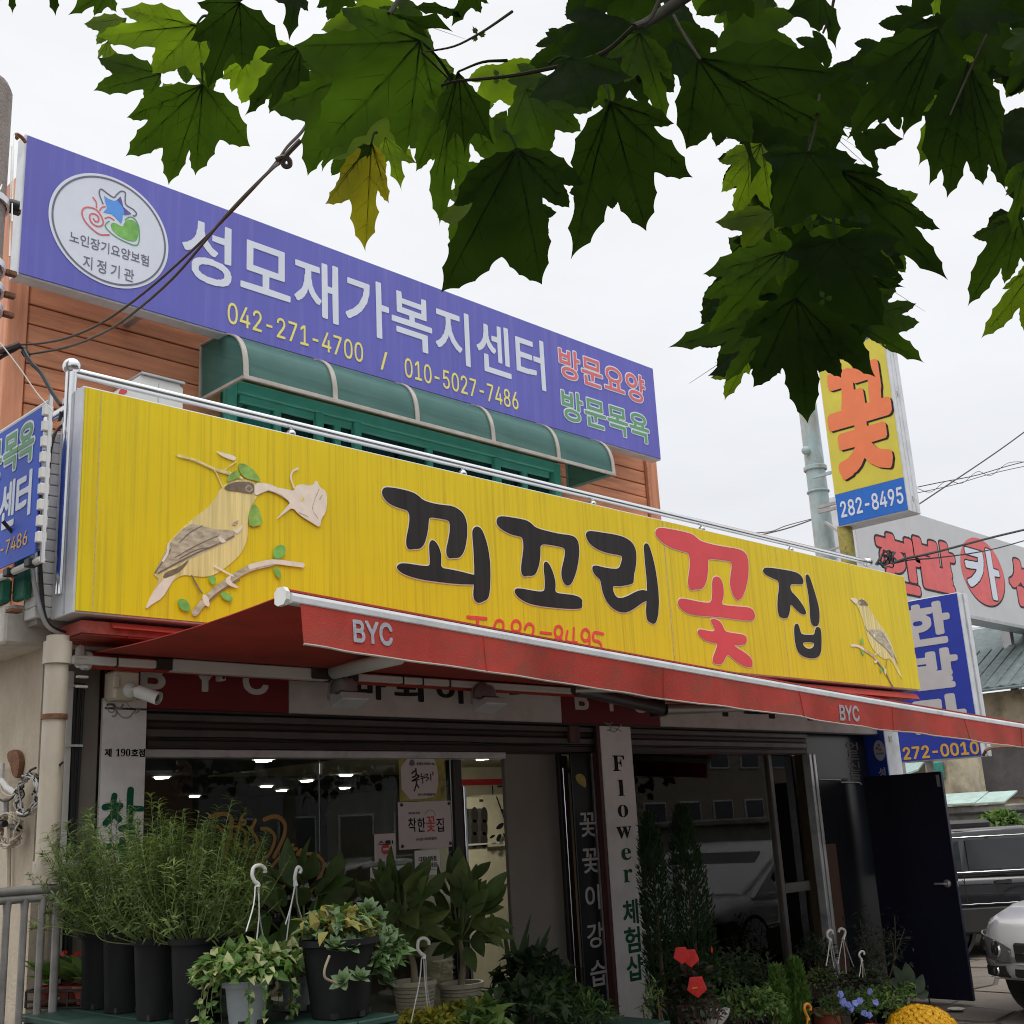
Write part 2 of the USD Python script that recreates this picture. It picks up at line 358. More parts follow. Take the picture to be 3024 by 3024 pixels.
mat('sign_orange', (.74, .19, .07), .5, var=.05)
mat('yellow_panel', (.58, .52, .055), .55, var=.08, scale=3)
mat('sign_blue', (.01, .13, .52), .5, var=.06)
mat('sign_deepblue', (.012, .035, .34), .5, var=.08)
mat('sign_grey', (.52, .52, .53), .55, var=.05, scale=2)
mat('letter_silver', (.50, .49, .50), .5, var=.06)
mat('letter_amber', (.62, .34, .04), .5)
mat('letter_coral', (.66, .10, .10), .5)
glass('shop_glass', (.74, .77, .75), 1.36)
glass('teal_glass', (.62, .90, .86), 1.6)
glow('lamp_glow', (1.0, .95, .80), 14.0)
glow('kitchen_glow', (1.0, .95, .80), 170.0)
mat('old_plaster', (.46, .40, .29), .9, var=.15, scale=2, bump=.4, dirt=(.14, .115, .085), dscale=2.2, damt=.9)
mat('grey_render', (.105, .10, .10), .9, var=.2, scale=2.5, bump=.6, bscale=30, dirt=(.2, .19, .18), dscale=6, damt=.4)
mat('garden_wall', (.24, .235, .22), .9, var=.2, scale=3, bump=.4, dirt=(.06, .055, .05), dscale=4, damt=.8)
mat('mint_paint', (.38, .52, .48), .7, var=.1, dirt=(.3, .33, .3), dscale=8, damt=.7)
mat('roof_tile', (.12, .15, .15), .75, var=.25, scale=7)
mat('asphalt', (.050, .050, .052), .9, var=.25, scale=30, bump=.5)
mat('kerb_stone', (.30, .29, .27), .85, var=.15, scale=12)
for k, s in enumerate((.85, 1.0, 1.15)):
    mat(f'paving_{"abc"[k]}', np.array((.20, .17, .14)) * s, .85, var=.2, scale=5, bump=.4, dirt=(.12, .10, .085), dscale=5, damt=.6)
mat('paving_joint', (.10, .09, .075), .95, var=.3, scale=20)

# ------------------------------------------------------------------ the ground
def sheet(x0, x1, y0, y1, z): return (np.array([[x0, y0, z], [x1, y0, z], [x1, y1, z], [x0, y1, z]]), np.array([[0, 1, 2], [0, 2, 3]]))
obj('ground', sheet(-150, 150, -150, 150, -.13), 'asphalt', None, kind='structure')
pv = thing('pavement', None, None, (0, 0, 0), kind='structure')
obj('bed', box(-60, 60, -1.0, 60, -.4, -.012), 'paving_joint', pv)
for k in range(40):
    obj('kerb', box(-16 + k * 1.0 + .004, -16 + k * 1.0 + .996, -1.2, -1.004, -.4, .0, .02), 'kerb_stone', pv)
# irregular flagstones in the yard at the right and in front of the shop: those near enough to be told apart are stones of their own
from scipy.spatial import Voronoi
pts = rng.uniform([-2, -2], [24, 16], (1500, 2))
for _ in range(2):
    vor = Voronoi(pts); new = pts.copy()
    for i, reg in enumerate(vor.point_region):
        rg = vor.regions[reg]
        if rg and -1 not in rg: new[i] = vor.vertices[rg].mean(0)
    pts = .5 * pts + .5 * new
vor = Voronoi(pts); far, cnt = [], 0
for i, reg in enumerate(vor.point_region):
    rg = vor.regions[reg]
    if not rg or -1 in rg: continue
    g = Polygon(vor.vertices[rg]).buffer(-.022)
    if g.is_empty or g.geom_type != 'Polygon' or g.bounds[1] < -.98 or g.area > 3: continue
    cx, cy = g.centroid.coords[0]
    e = trimesh.creation.extrude_polygon(g.simplify(.01), .05, engine='earcut'); v = e.vertices.copy()
    v[:, 2] += -.05 + rng.uniform(-.006, .006) + (v[:, 0] - cx) * rng.uniform(-.008, .008) + (v[:, 1] - cy) * rng.uniform(-.008, .008)
    px = proj([cx, cy, 0]); inview = (np.array([cx, cy, 0]) - EYE) @ CF > 1 and -100 < px[0] < 3150 and px[1] < 3250
    if inview and cnt < 260:
        obj('flagstone', (v, e.faces), 'paving_' + 'abc'[rng.integers(3)], pv); cnt += 1
    else: far.append((v, e.faces))
obj('flagstones_beyond', join(far), 'paving_b', pv, kind='stuff')

# ------------------------------------------------------------------ the shop building: ground floor, roof slab and parapet
YS = 5.5                                                        # front face of the yellow sign
B = thing('shop_building', 'two storey shop with cream side wall, tiled parapet end and orange plank upper floor', 'building', (2.5, 6.0, 0))
obj('side_wall', box(2.6, 2.8, 5.98, 15.9, 0, 2.78), 'stucco', B)
obj('back_wall', box(2.8, 11.6, 15.7, 15.9, 0, 2.78), 'stucco', B)
obj('end_wall', box(11.4, 11.6, 6.3, 15.69, 0, 2.78), 'stucco', B)
obj('roof_slab', box(2.36, 11.7, 5.9, 16.0, 2.78, 2.98, .012), 'slab_paint', B)
obj('soffit', box(2.6, 11.4, 5.56, 5.896, 2.80, 2.862), 'red_mosaic', B)
obj('parapet', box(2.47, 11.42, 5.782, 5.896, 2.865, 3.86), 'tile_joint', B)
for k in range(17):                                             # white tiles down the parapet's end and front edge
    z = 2.895 + k * .0585
    obj('tile', box(2.448, 2.56, 5.762, 5.89, z, z + .0555, .004), 'white_tile', B)
    if z > 3.0: obj('tile', box(2.448, 2.469, 5.893, 6.0, z, z + .0555, .003), 'white_tile', B)
for k in range(12):                                             # small red tiles on the underside
    for j in range(2): obj('tile', box(2.62 + k * .235, 2.62 + k * .235 + .225, 5.575 + j * .16, 5.72 + j * .16, 2.792, 2.7995), 'red_mosaic', B)
obj('tarp_edge', box(2.335, 2.40, 5.93, 9.5, 2.99, 3.12, .015), 'tarp_green', B)
obj('tarp_fold', box(2.405, 2.444, 5.80, 5.95, 3.0, 3.75, .012), 'tarp_green', B)

# front: piers, lintel, fascia
obj('lintel', box(2.81, 9.98, 6.0, 6.25, 2.28, 2.775), 'maroon', B)
obj('corner_pier', box(2.70, 2.905, 5.955, 6.2, 0, 2.775, .006), 'marble', B)
FS = Frame((0, 5.935, 0))
def span(fr, p, q, cr): a, b = fr.uv(cr[0](*p)), fr.uv(cr[1](*q)); return a[0], b[0]

# upper floor: planks on posts
YW = 7.1
up0, up1 = ry(c1(40, 1500), YW)[0], ry(c5(1665, 900), YW)[0]
obj('upper_core', box(up0 + .03, up1 - .03, YW + .05, 12.5, 2.985, 6.05), 'plank_b', B)
pl0, pl1 = ry(c1(150, 1600), YW)[0], ry(c5(1605, 900), YW)[0]
obj('corner_post', box(up0, pl0 - .01, YW - .02, YW + .2, 2.985, 6.1, .008), 'plank_post', B)
obj('corner_post', box(pl1 + .012, up1, YW - .02, YW + .2, 2.985, 6.1, .008), 'plank_post', B)
obj('post_trim', box(pl1 + .002, pl1 + .03, YW - .035, YW - .021, 2.985, 6.1, .004), 'plank_a', B)
w0, w1 = ry(c4(1160, 260), YW)[0], ry(c5(1130, 660), YW)[0]
wz0, wz1 = 3.45, 5.05
dz = .1375; zl = ry(c1(150, 1575), YW)[2]; zb = zl - 15 * dz
k = 0
while zb + k * dz < 6.0:
    z0, z1 = zb + k * dz + .004, zb + (k + 1) * dz - .004
    runs = [(pl0, pl1)] if z0 > wz1 or z1 < wz0 else [(pl0, w0 - .02), (w1 + .02, pl1)]
    for a, b in runs:
        cuts = [a] + sorted(c for c in ((a + (b - a) * rng.uniform(.35, .65),) if b - a > 3 else ())) + [b]
        for s, e in zip(cuts[:-1], cuts[1:]):
            o = rng.uniform(-.002, .002)
            obj('plank', box(s + .0015, e - .0015, YW + o, YW + .045, z0, z1, .006), 'plank_' + 'abc'[rng.integers(3)], B)
    k += 1

# the teal window of the upper floor
W = obj('window', join([box(w0, w0 + .085, YW - .05, YW + .1, wz0, wz1, .006), box(w1 - .085, w1, YW - .05, YW + .1, wz0, wz1, .006),
                        box(w0 + .086, w1 - .086, YW - .05, YW + .1, wz1 - .09, wz1, .006), box(w0 + .086, w1 - .086, YW - .05, YW + .1, wz0, wz0 + .09, .006)]), 'teal_frame', B)
mull = [ry(c4(1645, 350), YW)[0], ry(c5(85, 480), YW)[0], ry(c5(808, 600), YW)[0]]
for x in mull: obj('mullion', box(x - .035, x + .035, YW - .045, YW + .09, wz0 + .091, wz1 - .091, .006), 'teal_frame', W)
edges = [w0 + .085] + mull + [w1 - .085]
for a, b in zip(edges[:-1], edges[1:]):
    mid = (a + b) / 2
    obj('sash', join([box(mid - .03, mid + .03, YW - .02, YW + .03, wz0 + .1, wz1 - .1, .005), box(a + .04, b - .04, YW - .019, YW + .029, wz1 - .15, wz1 - .092, .005)]), 'teal_frame', W)
    obj('pane', box(a + .036, b - .036, YW + .005, YW + .010, wz0 + .095, wz1 - .152), 'teal_glass', W)
obj('blind', box(w0 + .1, w1 - .1, YW + .040, YW + .048, wz0 + .1, wz1 - .1), 'teal_dark', W)

# ------------------------------------------------------------------ canopy over that window
x0c, x1c = ry(c4(1035, 40), 7.05)[0], ry(c5(1395, 660), 6.55)[0]
zt = ry(c4(1045, 45), 7.05)[2]; ze = ry(c5(1390, 695), 6.48)[2]
def cprof(n=14, d=0.0):
    t = np.linspace(0, np.pi / 2, n)
    return np.stack([7.05 - (.57 + d) * np.sin(t) ** .62, ze + (zt - ze + d) * np.cos(t) ** .75], 1)
def csheet(xa, xb, d0, d1):
    p, q = cprof(d=d0), cprof(d=d1); n = len(p)
    v = np.array([[x, *r] for x in (xa, xb) for pr in (p, q) for r in pr]); f = []
    for i in range(n - 1):
        for a, b in ((0, 2 * n), (n, 3 * n)): f += [(a + i, a + i + 1, b + i + 1), (a + i, b + i + 1, b + i)]
        for a, b in ((0, n), (2 * n, 3 * n)): f += [(a + i, a + i + 1, b + i + 1), (a + i, b + i + 1, b + i)]
    f += [(0, n, 3 * n), (0, 3 * n, 2 * n), (n - 1, 2 * n - 1, 4 * n - 1), (n - 1, 4 * n - 1, 3 * n - 1)]
    return (v, np.array(f))
K = thing('window_canopy', 'barrel shaped teal polycarbonate canopy with pale ribs over the upstairs window', 'canopy', (x0c, 7.05, ze))
ribs = [x0c + .02] + [ry(p, 6.5)[0] for p in (c4(1230, 180), c4(1725, 300), c5(395, 420), c5(790, 530), c5(1128, 615))] + [x1c - .02]
ribs[0] = x0c + .02; ribs = [ribs[0]] + [r for r in ribs[1:-1] if r > x0c + .3] + [ribs[-1]]
for a, b in zip(ribs[:-1], ribs[1:]): obj('sheet', csheet(a + .002, b - .002, 0, .006), 'canopy_sheet', K, smooth=30)
for x in ribs: obj('rib', csheet(x - .02, x + .02, .009, .018), 'canopy_band', K, smooth=30)
obj('front_bar', box(x0c, x1c, 6.458, 6.475, ze - .02, ze + .012, .004), 'canopy_band', K)
for x in (x0c + .01, x1c - .01):
    pr = cprof(12); obj('end_panel', slab([(x, a, b) for a, b in pr] + [(x, 7.045, ze)], (1, 0, 0), .005), 'canopy_sheet', K)
    obj('end_frame', join([bar((x, 6.47, ze), (x, 7.05, ze), .022, .022), bar((x, 7.04, ze), (x, 7.04, zt), .022, .022, up=(0, 1, 0))]), 'canopy_band', K)
# ------------------------------------------------------------------ air conditioner on the terrace
xa0, xa1 = ry(c4(610, 260), 6.75)[0], ry(c4(950, 240), 6.75)[0]; za = ry(c4(800, 205), 6.75)[2]
A_ = thing('air_conditioner', 'pale grey outdoor air conditioner unit behind the yellow sign beside the canopy', 'air conditioner', ((xa0 + xa1) / 2, 6.9, 3.0))
prf = [(xa0, za - .32), (xa0, za - .16), (xa0 + .16, za), (xa1 - .03, za), (xa1, za - .03), (xa1, 3.0), (xa0, 3.0)]
FA = Frame((0, 6.75, 0))
obj('casing', FA.extrude(Polygon(prf), .33, -.33), 'white_plastic', A_)
obj('lid', box(xa0 + .155, xa1 + .01, 6.735, 7.09, za + .002, za + .022, .006), 'grey_plastic', A_)
obj('badge', FA.extrude(blob([FA.uv(c4(*q)) for q in ((612, 285), (625, 258), (655, 262), (660, 282), (630, 290))], 1), .002, .0015), 'ink_red', A_)
obj('seam', box((xa0 + xa1) / 2 + .05, (xa0 + xa1) / 2 + .056, 6.747, 6.75, 3.2, za - .03), 'grey_plastic', A_)

# ------------------------------------------------------------------ the blue roof sign
YB = 6.7; FB = Frame((0, YB, 0))
bx0, bz1 = FB.uv(c1(135, 690)); bz0 = FB.uv(c1(97, 1422))[1]; bx1 = FB.uv(c6(32, 400))[0]
S1 = thing('rooftop_sign', 'long faded blue rooftop signboard with white Korean lettering and round emblem', 'sign', ((bx0 + bx1) / 2, YB + .1, bz0))
obj('cabinet', box(bx0, bx1, YB + .008, YB + .12, bz0, bz1, .004), 'sign_edge', S1)
obj('panel', box(bx0 + .012, bx1 - .012, YB, YB + .0075, bz0 + .012, bz1 - .012), 'blue_vinyl', S1)
for x in np.linspace(bx0 + .9, bx1 - .6, 5): obj('bracket', box(x, x + .05, YB + .122, YW + .05, bz0 + .05, bz0 + .10), 'dull_steel', S1)
for q in ((330, 560), (800, 935)): p = FB.uv(c1(*q)); obj('lug', box(p[0], p[0] + .05, YB + .05, YB + .09, bz1 + .001, bz1 + .02), 'dull_steel', S1)
T1 = .0016
def put(name, fr, g, m_, parent, layer=0, t=T1): return obj(name, fr.extrude(g, t, .0012 + layer * .0019), m_, parent)
put('lettering', FB, fitpx(FB, glyphs('성모재가복지센터', 'cjk', .014), c1(945, 1240), c2(1068, 1900), c1(1010, 1120), c1(1090, 1475)), 'print_white', S1)
ph = lambda s: affinity.scale(glyphs(s, 'sans', .006), .62, 1)
put('phone_number', FB, fitpx(FB, ph('042-271-4700'), c1(1180, 1625), c1(1882, 1835), c1(1205, 1572), c1(1205, 1682)), 'print_yellow', S1)
put('slash', FB, Polygon(FB.poly([(217, 160), (240, 70), (252, 72), (228, 162)], c5)), 'print_yellow', S1)
put('phone_number', FB, fitpx(FB, ph('010-5027-7486'), c5(342, 150), c5(930, 320), c5(360, 103), c5(360, 202)), 'print_yellow', S1)
for s, col, q in (('방문요양', 'print_red', ((1142, 100), (1586, 250), (1170, 50), (1553, 330))), ('방문목욕', 'print_green', ((1155, 310), (1608, 480), (1170, 262), (1600, 545)))):
    g = fitpx(FB, glyphs(s, 'cjk', .012), *(c5(*p) for p in q))
    put('lettering', FB, g.buffer(.012), 'print_white', S1); put('lettering', FB, g, col, S1, 1)
# round emblem
eu0, eu1 = FB.uv(logoE(180, 740))[0], FB.uv(logoE(1667, 1150))[0]; ev1, ev0 = FB.uv(logoE(760, 232))[1], FB.uv(logoE(1090, 1705))[1]
disc = lambda s: affinity.translate(affinity.scale(Point(0, 0).buffer(1, 32), (eu1 - eu0) / 2 * s, (ev1 - ev0) / 2 * s), (eu0 + eu1) / 2, (ev0 + ev1) / 2)
E_ = put('emblem', FB, disc(1), 'print_white', S1)
obj('ring', FB.extrude(disc(.955).difference(disc(.925)), T1, .0031), 'print_grey', E_)
lp = lambda *pts: FB.poly(pts, logoE)
kx = .2381 / FPX * 7.0
def lstroke(pts, w): return LineString(smooth_path([FB.uv(logoE(*p)) for p in pts], 5)).buffer(w * kx / 2)
star = Polygon(lp((868, 540), (925, 580), (990, 605), (1030, 590), (1070, 550), (1090, 600), (1105, 680), (1205, 765), (1100, 778), (1095, 840), (1080, 885), (1000, 800), (955, 765), (858, 745), (905, 690), (880, 610)))
obj('star', FB.extrude(star, T1, .0031), 'print_skyblue', E_)
obj('star_tip', FB.extrude(Polygon(lp((1030, 590), (1070, 550), (1105, 680), (1205, 765), (1125, 778), (1110, 700), (1075, 640))), T1, .005), 'print_purple', E_)
obj('outline', FB.extrude(lstroke([(855, 640), (815, 540), (810, 480), (840, 460), (920, 520), (990, 560), (1030, 520), (1080, 485), (1130, 500), (1130, 570), (1140, 650), (1230, 710), (1270, 760), (1250, 790), (1230, 785)], 19), T1, .0031), 'print_grey', E_)
sp = union_all([lstroke([(735, 825), (765, 860), (800, 850), (795, 800), (750, 765), (700, 770), (690, 820), (730, 890), (800, 920), (855, 890), (845, 820), (790, 730), (720, 690), (640, 685), (600, 720), (600, 790), (650, 880), (730, 960), (820, 1020), (930, 1025)], 22),
                lstroke([(730, 560), (770, 620), (775, 685)], 20), lstroke([(815, 720), (840, 685), (880, 675)], 20), lstroke([(880, 820), (930, 805), (990, 840)], 18)])
obj('spiral', FB.extrude(sp, T1, .0031), 'print_red', E_)
obj('heart', FB.extrude(blob(lp((950, 920), (955, 880), (1000, 875), (1060, 905), (1100, 930), (1120, 870), (1160, 835), (1230, 840), (1280, 890), (1300, 980), (1280, 1080), (1245, 1110), (1150, 1090), (1050, 1040), (980, 980)), 1), T1, .0031), 'print_leaf', E_)
obj('outline', FB.extrude(lstroke([(930, 855), (890, 890), (895, 940), (1000, 1040), (1150, 1120), (1260, 1155), (1300, 1110), (1305, 1000), (1290, 900), (1240, 820), (1180, 805), (1130, 840)], 17), T1, .0031), 'print_green', E_)
obj('lettering', FB.extrude(fitpx(FB, glyphs('노인장기요양보험', 'cjk', .006), logoE(440, 1060), logoE(1422, 1330), logoE(455, 972), logoE(470, 1120)), T1, .0031), 'print_grey', E_)
obj('lettering', FB.extrude(fitpx(FB, glyphs('지 정 기 관', 'cjk', .006), logoE(608, 1340), logoE(1240, 1520), logoE(640, 1278), logoE(690, 1455)), T1, .0031), 'print_grey', E_)

# ------------------------------------------------------------------ the yellow shop sign
FY = Frame((0, YS, 0))
yx0, yz1 = FY.uv(c4(435, 240)); yz0 = FY.uv(c4(380, 1418))[1]; yx1 = FY.uv(c6(1355, 1530))[0]
S2 = thing('flower_shop_sign', 'long yellow signboard with black and red brush lettering and two painted birds', 'sign', ((yx0 + yx1) / 2, YS + .1, yz0))
obj('cabinet', box(yx0, yx1, YS + .008, YS + .25, yz0, yz1, .004), 'sign_edge', S2)
obj('panel', box(yx0 + .01, yx1 - .01, YS, YS + .0075, yz0 + .01, yz1 - .01), 'yellow_vinyl', S2)
for q in ((105, 1500), (700, 1600)): u = FY.uv(c6(*q))[0]; obj('seam', box(u, u + .004, YS - .0012, YS - .0002, yz0 + .012, yz1 - .012), 'bird_grey', S2)
for q in (c5(1735, 1600), c4(500, 900)): u = FY.uv(q)[0]; obj('seam', box(u, u + .003, YS - .0012, YS - .0002, yz0 + .012, yz1 - .012), 'bird_grey', S2)
obj('side_trim', box(yx0 - .003, yx0 - .0005, YS + .10, YS + .112, yz0 + .01, yz1 - .01), 'dull_steel', S2)
kx2 = lambda p, cr, w: None
def outl(pts, cr): return blob(FY.poly(pts, cr), 2)
KKwi = union_all([outl(p, kA) for p in (
    [(70, 160), (85, 112), (130, 106), (240, 125), (330, 150), (375, 180), (405, 210), (470, 235), (560, 252), (640, 258), (700, 285), (745, 330), (768, 400), (770, 480), (762, 560), (745, 630), (715, 675), (690, 685), (660, 683), (620, 690), (600, 660), (597, 610), (615, 540), (628, 460), (628, 400), (612, 375), (540, 362), (457, 350), (455, 400), (448, 470), (425, 560), (400, 598), (370, 612), (330, 610), (300, 618), (278, 600), (270, 560), (275, 510), (295, 420), (300, 340), (285, 298), (240, 285), (170, 262), (110, 225)],
    [(192, 765), (205, 738), (240, 725), (320, 735), (400, 748), (462, 752), (465, 700), (458, 600), (462, 560), (480, 535), (510, 548), (540, 595), (558, 660), (556, 700), (555, 765), (620, 775), (720, 795), (800, 818), (850, 824), (850, 900), (760, 900), (640, 893), (520, 878), (400, 862), (300, 835), (230, 805)],
    [(808, 480), (820, 440), (850, 424), (885, 445), (910, 500), (935, 580), (952, 680), (960, 800), (955, 940), (945, 1000), (930, 1025), (895, 1040), (865, 1053), (838, 1040), (820, 1010), (818, 960), (825, 900), (827, 800), (825, 700), (818, 580)])])
KKo = union_all([outl(p, kA) for p in (
    [(1005, 390), (1015, 355), (1045, 342), (1110, 350), (1200, 365), (1260, 380), (1295, 405), (1330, 440), (1420, 465), (1520, 488), (1610, 498), (1650, 515), (1675, 550), (1682, 610), (1678, 700), (1660, 790), (1640, 850), (1615, 900), (1585, 912), (1560, 895), (1540, 850), (1535, 790), (1550, 730), (1565, 660), (1565, 615), (1550, 598), (1460, 580), (1365, 568), (1366, 640), (1360, 720), (1340, 790), (1320, 822), (1290, 832), (1262, 828), (1240, 838), (1215, 820), (1207, 780), (1212, 720), (1225, 640), (1228, 570), (1220, 520), (1195, 508), (1130, 495), (1060, 460), (1020, 425)],
    [(1153, 955), (1165, 935), (1190, 930), (1260, 942), (1330, 956), (1390, 958), (1402, 935), (1402, 860), (1393, 780), (1393, 730), (1408, 710), (1435, 728), (1465, 790), (1485, 860), (1490, 910), (1485, 950), (1500, 970), (1560, 978), (1630, 985), (1680, 1000), (1708, 1025), (1705, 1055), (1708, 1085), (1690, 1098), (1600, 1100), (1500, 1092), (1390, 1080), (1280, 1060), (1210, 1025), (1170, 990)])])
RI = union_all([outl(p, kB) for p in (
    [(68, 200), (75, 172), (100, 163), (180, 175), (280, 190), (350, 210), (400, 245), (425, 290), (432, 350), (425, 430), (412, 480), (412, 520), (405, 540), (370, 550), (310, 560), (265, 555), (262, 580), (275, 620), (295, 640), (320, 645), (370, 628), (430, 595), (470, 585), (495, 588), (520, 598), (520, 660), (490, 665), (440, 700), (390, 735), (345, 748), (300, 740), (255, 712), (215, 665), (190, 605), (178, 540), (172, 510), (140, 485), (118, 450), (115, 420), (135, 408), (180, 420), (240, 432), (290, 436), (310, 425), (322, 390), (332, 345), (300, 335), (220, 322), (150, 295), (95, 255)],
    [(483, 275), (490, 255), (505, 252), (520, 265), (545, 340), (568, 440), (585, 560), (592, 660), (588, 750), (575, 810), (555, 830), (535, 820), (512, 808), (500, 770), (500, 700), (508, 620), (505, 520), (492, 400)])])
KKot = union_all([outl(p, kB) for p in (
    [(563, 175), (575, 150), (605, 140), (680, 152), (780, 172), (835, 190), (860, 212), (885, 235), (960, 258), (1060, 278), (1150, 290), (1200, 310), (1225, 350), (1233, 420), (1228, 500), (1210, 580), (1185, 640), (1158, 660), (1135, 645), (1110, 600), (1098, 550), (1100, 490), (1110, 430), (1110, 390), (1090, 378), (1020, 370), (940, 358), (942, 420), (938, 490), (925, 540), (905, 572), (880, 582), (850, 580), (828, 592), (808, 575), (798, 540), (802, 480), (812, 420), (812, 360), (800, 318), (760, 310), (680, 285), (620, 250), (580, 212)],
    [(725, 670), (740, 645), (780, 648), (870, 668), (950, 680), (968, 660), (972, 600), (970, 540), (975, 500), (1000, 486), (1030, 500), (1050, 545), (1055, 610), (1048, 650), (1035, 690), (1100, 698), (1200, 706), (1245, 712), (1272, 740), (1278, 780), (1265, 800), (1230, 805), (1150, 795), (1050, 782), (940, 772), (830, 765), (770, 740), (735, 705)],
    [(960, 795), (985, 790), (1020, 803), (1045, 835), (1062, 880), (1100, 890), (1160, 897), (1200, 905), (1218, 925), (1218, 960), (1200, 975), (1160, 978), (1122, 978), (1160, 1005), (1210, 1035), (1255, 1075), (1262, 1132), (1230, 1137), (1170, 1115), (1120, 1075), (1085, 1042), (1068, 1065), (1045, 1110), (1010, 1118), (980, 1105), (972, 1080), (985, 1045), (1005, 990), (1008, 965), (960, 958), (910, 938), (875, 905), (865, 880), (880, 863), (920, 872), (970, 882), (990, 875), (985, 850), (965, 815)])])
JIP = union_all([outl([(1332, 445), (1345, 425), (1400, 428), (1480, 440), (1560, 455), (1600, 475), (1622, 510), (1622, 540), (1605, 547), (1560, 542), (1528, 545), (1530, 590), (1570, 630), (1610, 680), (1640, 735), (1640, 758), (1620, 763), (1590, 745), (1555, 710), (1530, 683), (1525, 740), (1512, 782), (1495, 788), (1460, 783), (1445, 765), (1435, 710), (1438, 640), (1448, 570), (1445, 520), (1410, 505), (1365, 485), (1340, 465)], kB),
                 outl([(1633, 490), (1645, 470), (1665, 485), (1690, 560), (1715, 640), (1735, 720), (1738, 790), (1730, 830), (1718, 845), (1695, 843), (1676, 825), (1668, 770), (1665, 690), (1655, 600)], kB),
                 outl([(1555, 860), (1562, 830), (1578, 822), (1592, 845), (1600, 880), (1610, 902), (1660, 906), (1700, 905), (1705, 870), (1715, 848), (1740, 852), (1750, 890), (1752, 960), (1748, 1030), (1728, 1065), (1690, 1075), (1640, 1068), (1595, 1045), (1570, 1000), (1558, 930)], kB).difference(outl([(1612, 956), (1699, 958), (1697, 985), (1680, 1003), (1650, 1004), (1626, 988)], kB))])
for g, c in ((KKwi, 'ink_black'), (KKo, 'ink_black'), (RI, 'ink_black'), (KKot, 'ink_red'), (JIP, 'ink_black')):
    put('lettering', FY, g.buffer(.007), 'bird_white', S2); put('lettering', FY, g, c, S2, 1)
def ys(pts, cr, w, sm=True):
    q = [FY.uv(cr(*p)) for p in pts]; a = FY.uv(cr(pts[0][0], pts[0][1] + 100)); k_ = abs(a[1] - q[0][1]) / 100
    return LineString(smooth_path(q, 5) if sm and len(q) > 2 else q).buffer(w * k_ / 2)
def ell(cx, cy, rx_, ry_, cr, w): t = np.linspace(0, 2 * np.pi, 20); return ys([(cx + rx_ * np.cos(a), cy + ry_ * np.sin(a)) for a in t], cr, w)
num = union_all([ys([(775, 1165), (925, 1178)], kA, 28), ys([(855, 1175), (850, 1330)], kA, 30), ys([(990, 1250), (1008, 1203), (1035, 1192), (1062, 1210), (1064, 1250), (1040, 1305), (1000, 1360), (1070, 1380)], kA, 24),
    ell(1170, 1240, 36, 46, kA, 24), ell(1170, 1330, 42, 48, kA, 24), ys([(1240, 1260), (1262, 1225), (1290, 1222), (1312, 1255), (1300, 1310), (1255, 1380), (1330, 1400)], kA, 24), ys([(1370, 1290), (1455, 1300)], kA, 22),
    ell(1515, 1285, 30, 46, kA, 24), ell(1512, 1375, 34, 46, kA, 24), ys([(1588, 1280), (1582, 1360), (1665, 1372)], kA, 22), ys([(1640, 1255), (1632, 1430)], kA, 22), ell(1735, 1312, 32, 46, kA, 24), ys([(1768, 1320), (1768, 1380), (1752, 1450)], kA, 24),
    ys([(1878, 1302), (1808, 1292), (1800, 1350), (1848, 1368), (1864, 1420), (1830, 1470)], kA, 24)])
put('phone_number', FY, num, 'ink_red_small', S2)
def pic(shapes, cr, parent):
    for lay, (kind, m_, *a) in enumerate(shapes):
        g = blob(FY.poly(a[0], cr), 1) if kind == 'p' else ys(a[0], cr, a[1])
        obj('paint', FY.extrude(g, T1 * .4, .0030 + lay * .00016), m_, parent)
P1 = put('bird_picture', FY, blob(FY.poly([(775, 455), (830, 400), (900, 370), (980, 358), (1060, 366), (1105, 400), (1130, 500), (1085, 570), (1040, 670), (1030, 770), (1030, 900), (990, 1010), (920, 1100), (820, 1180), (740, 1235), (640, 1262), (520, 1250), (430, 1240), (330, 1300), (245, 1460), (150, 1510), (85, 1565), (100, 1500), (220, 1290), (170, 1243), (165, 1225), (250, 1110), (290, 960), (330, 910), (480, 760), (700, 590), (755, 490)], birdA), 1), 'bird_pale', S2)
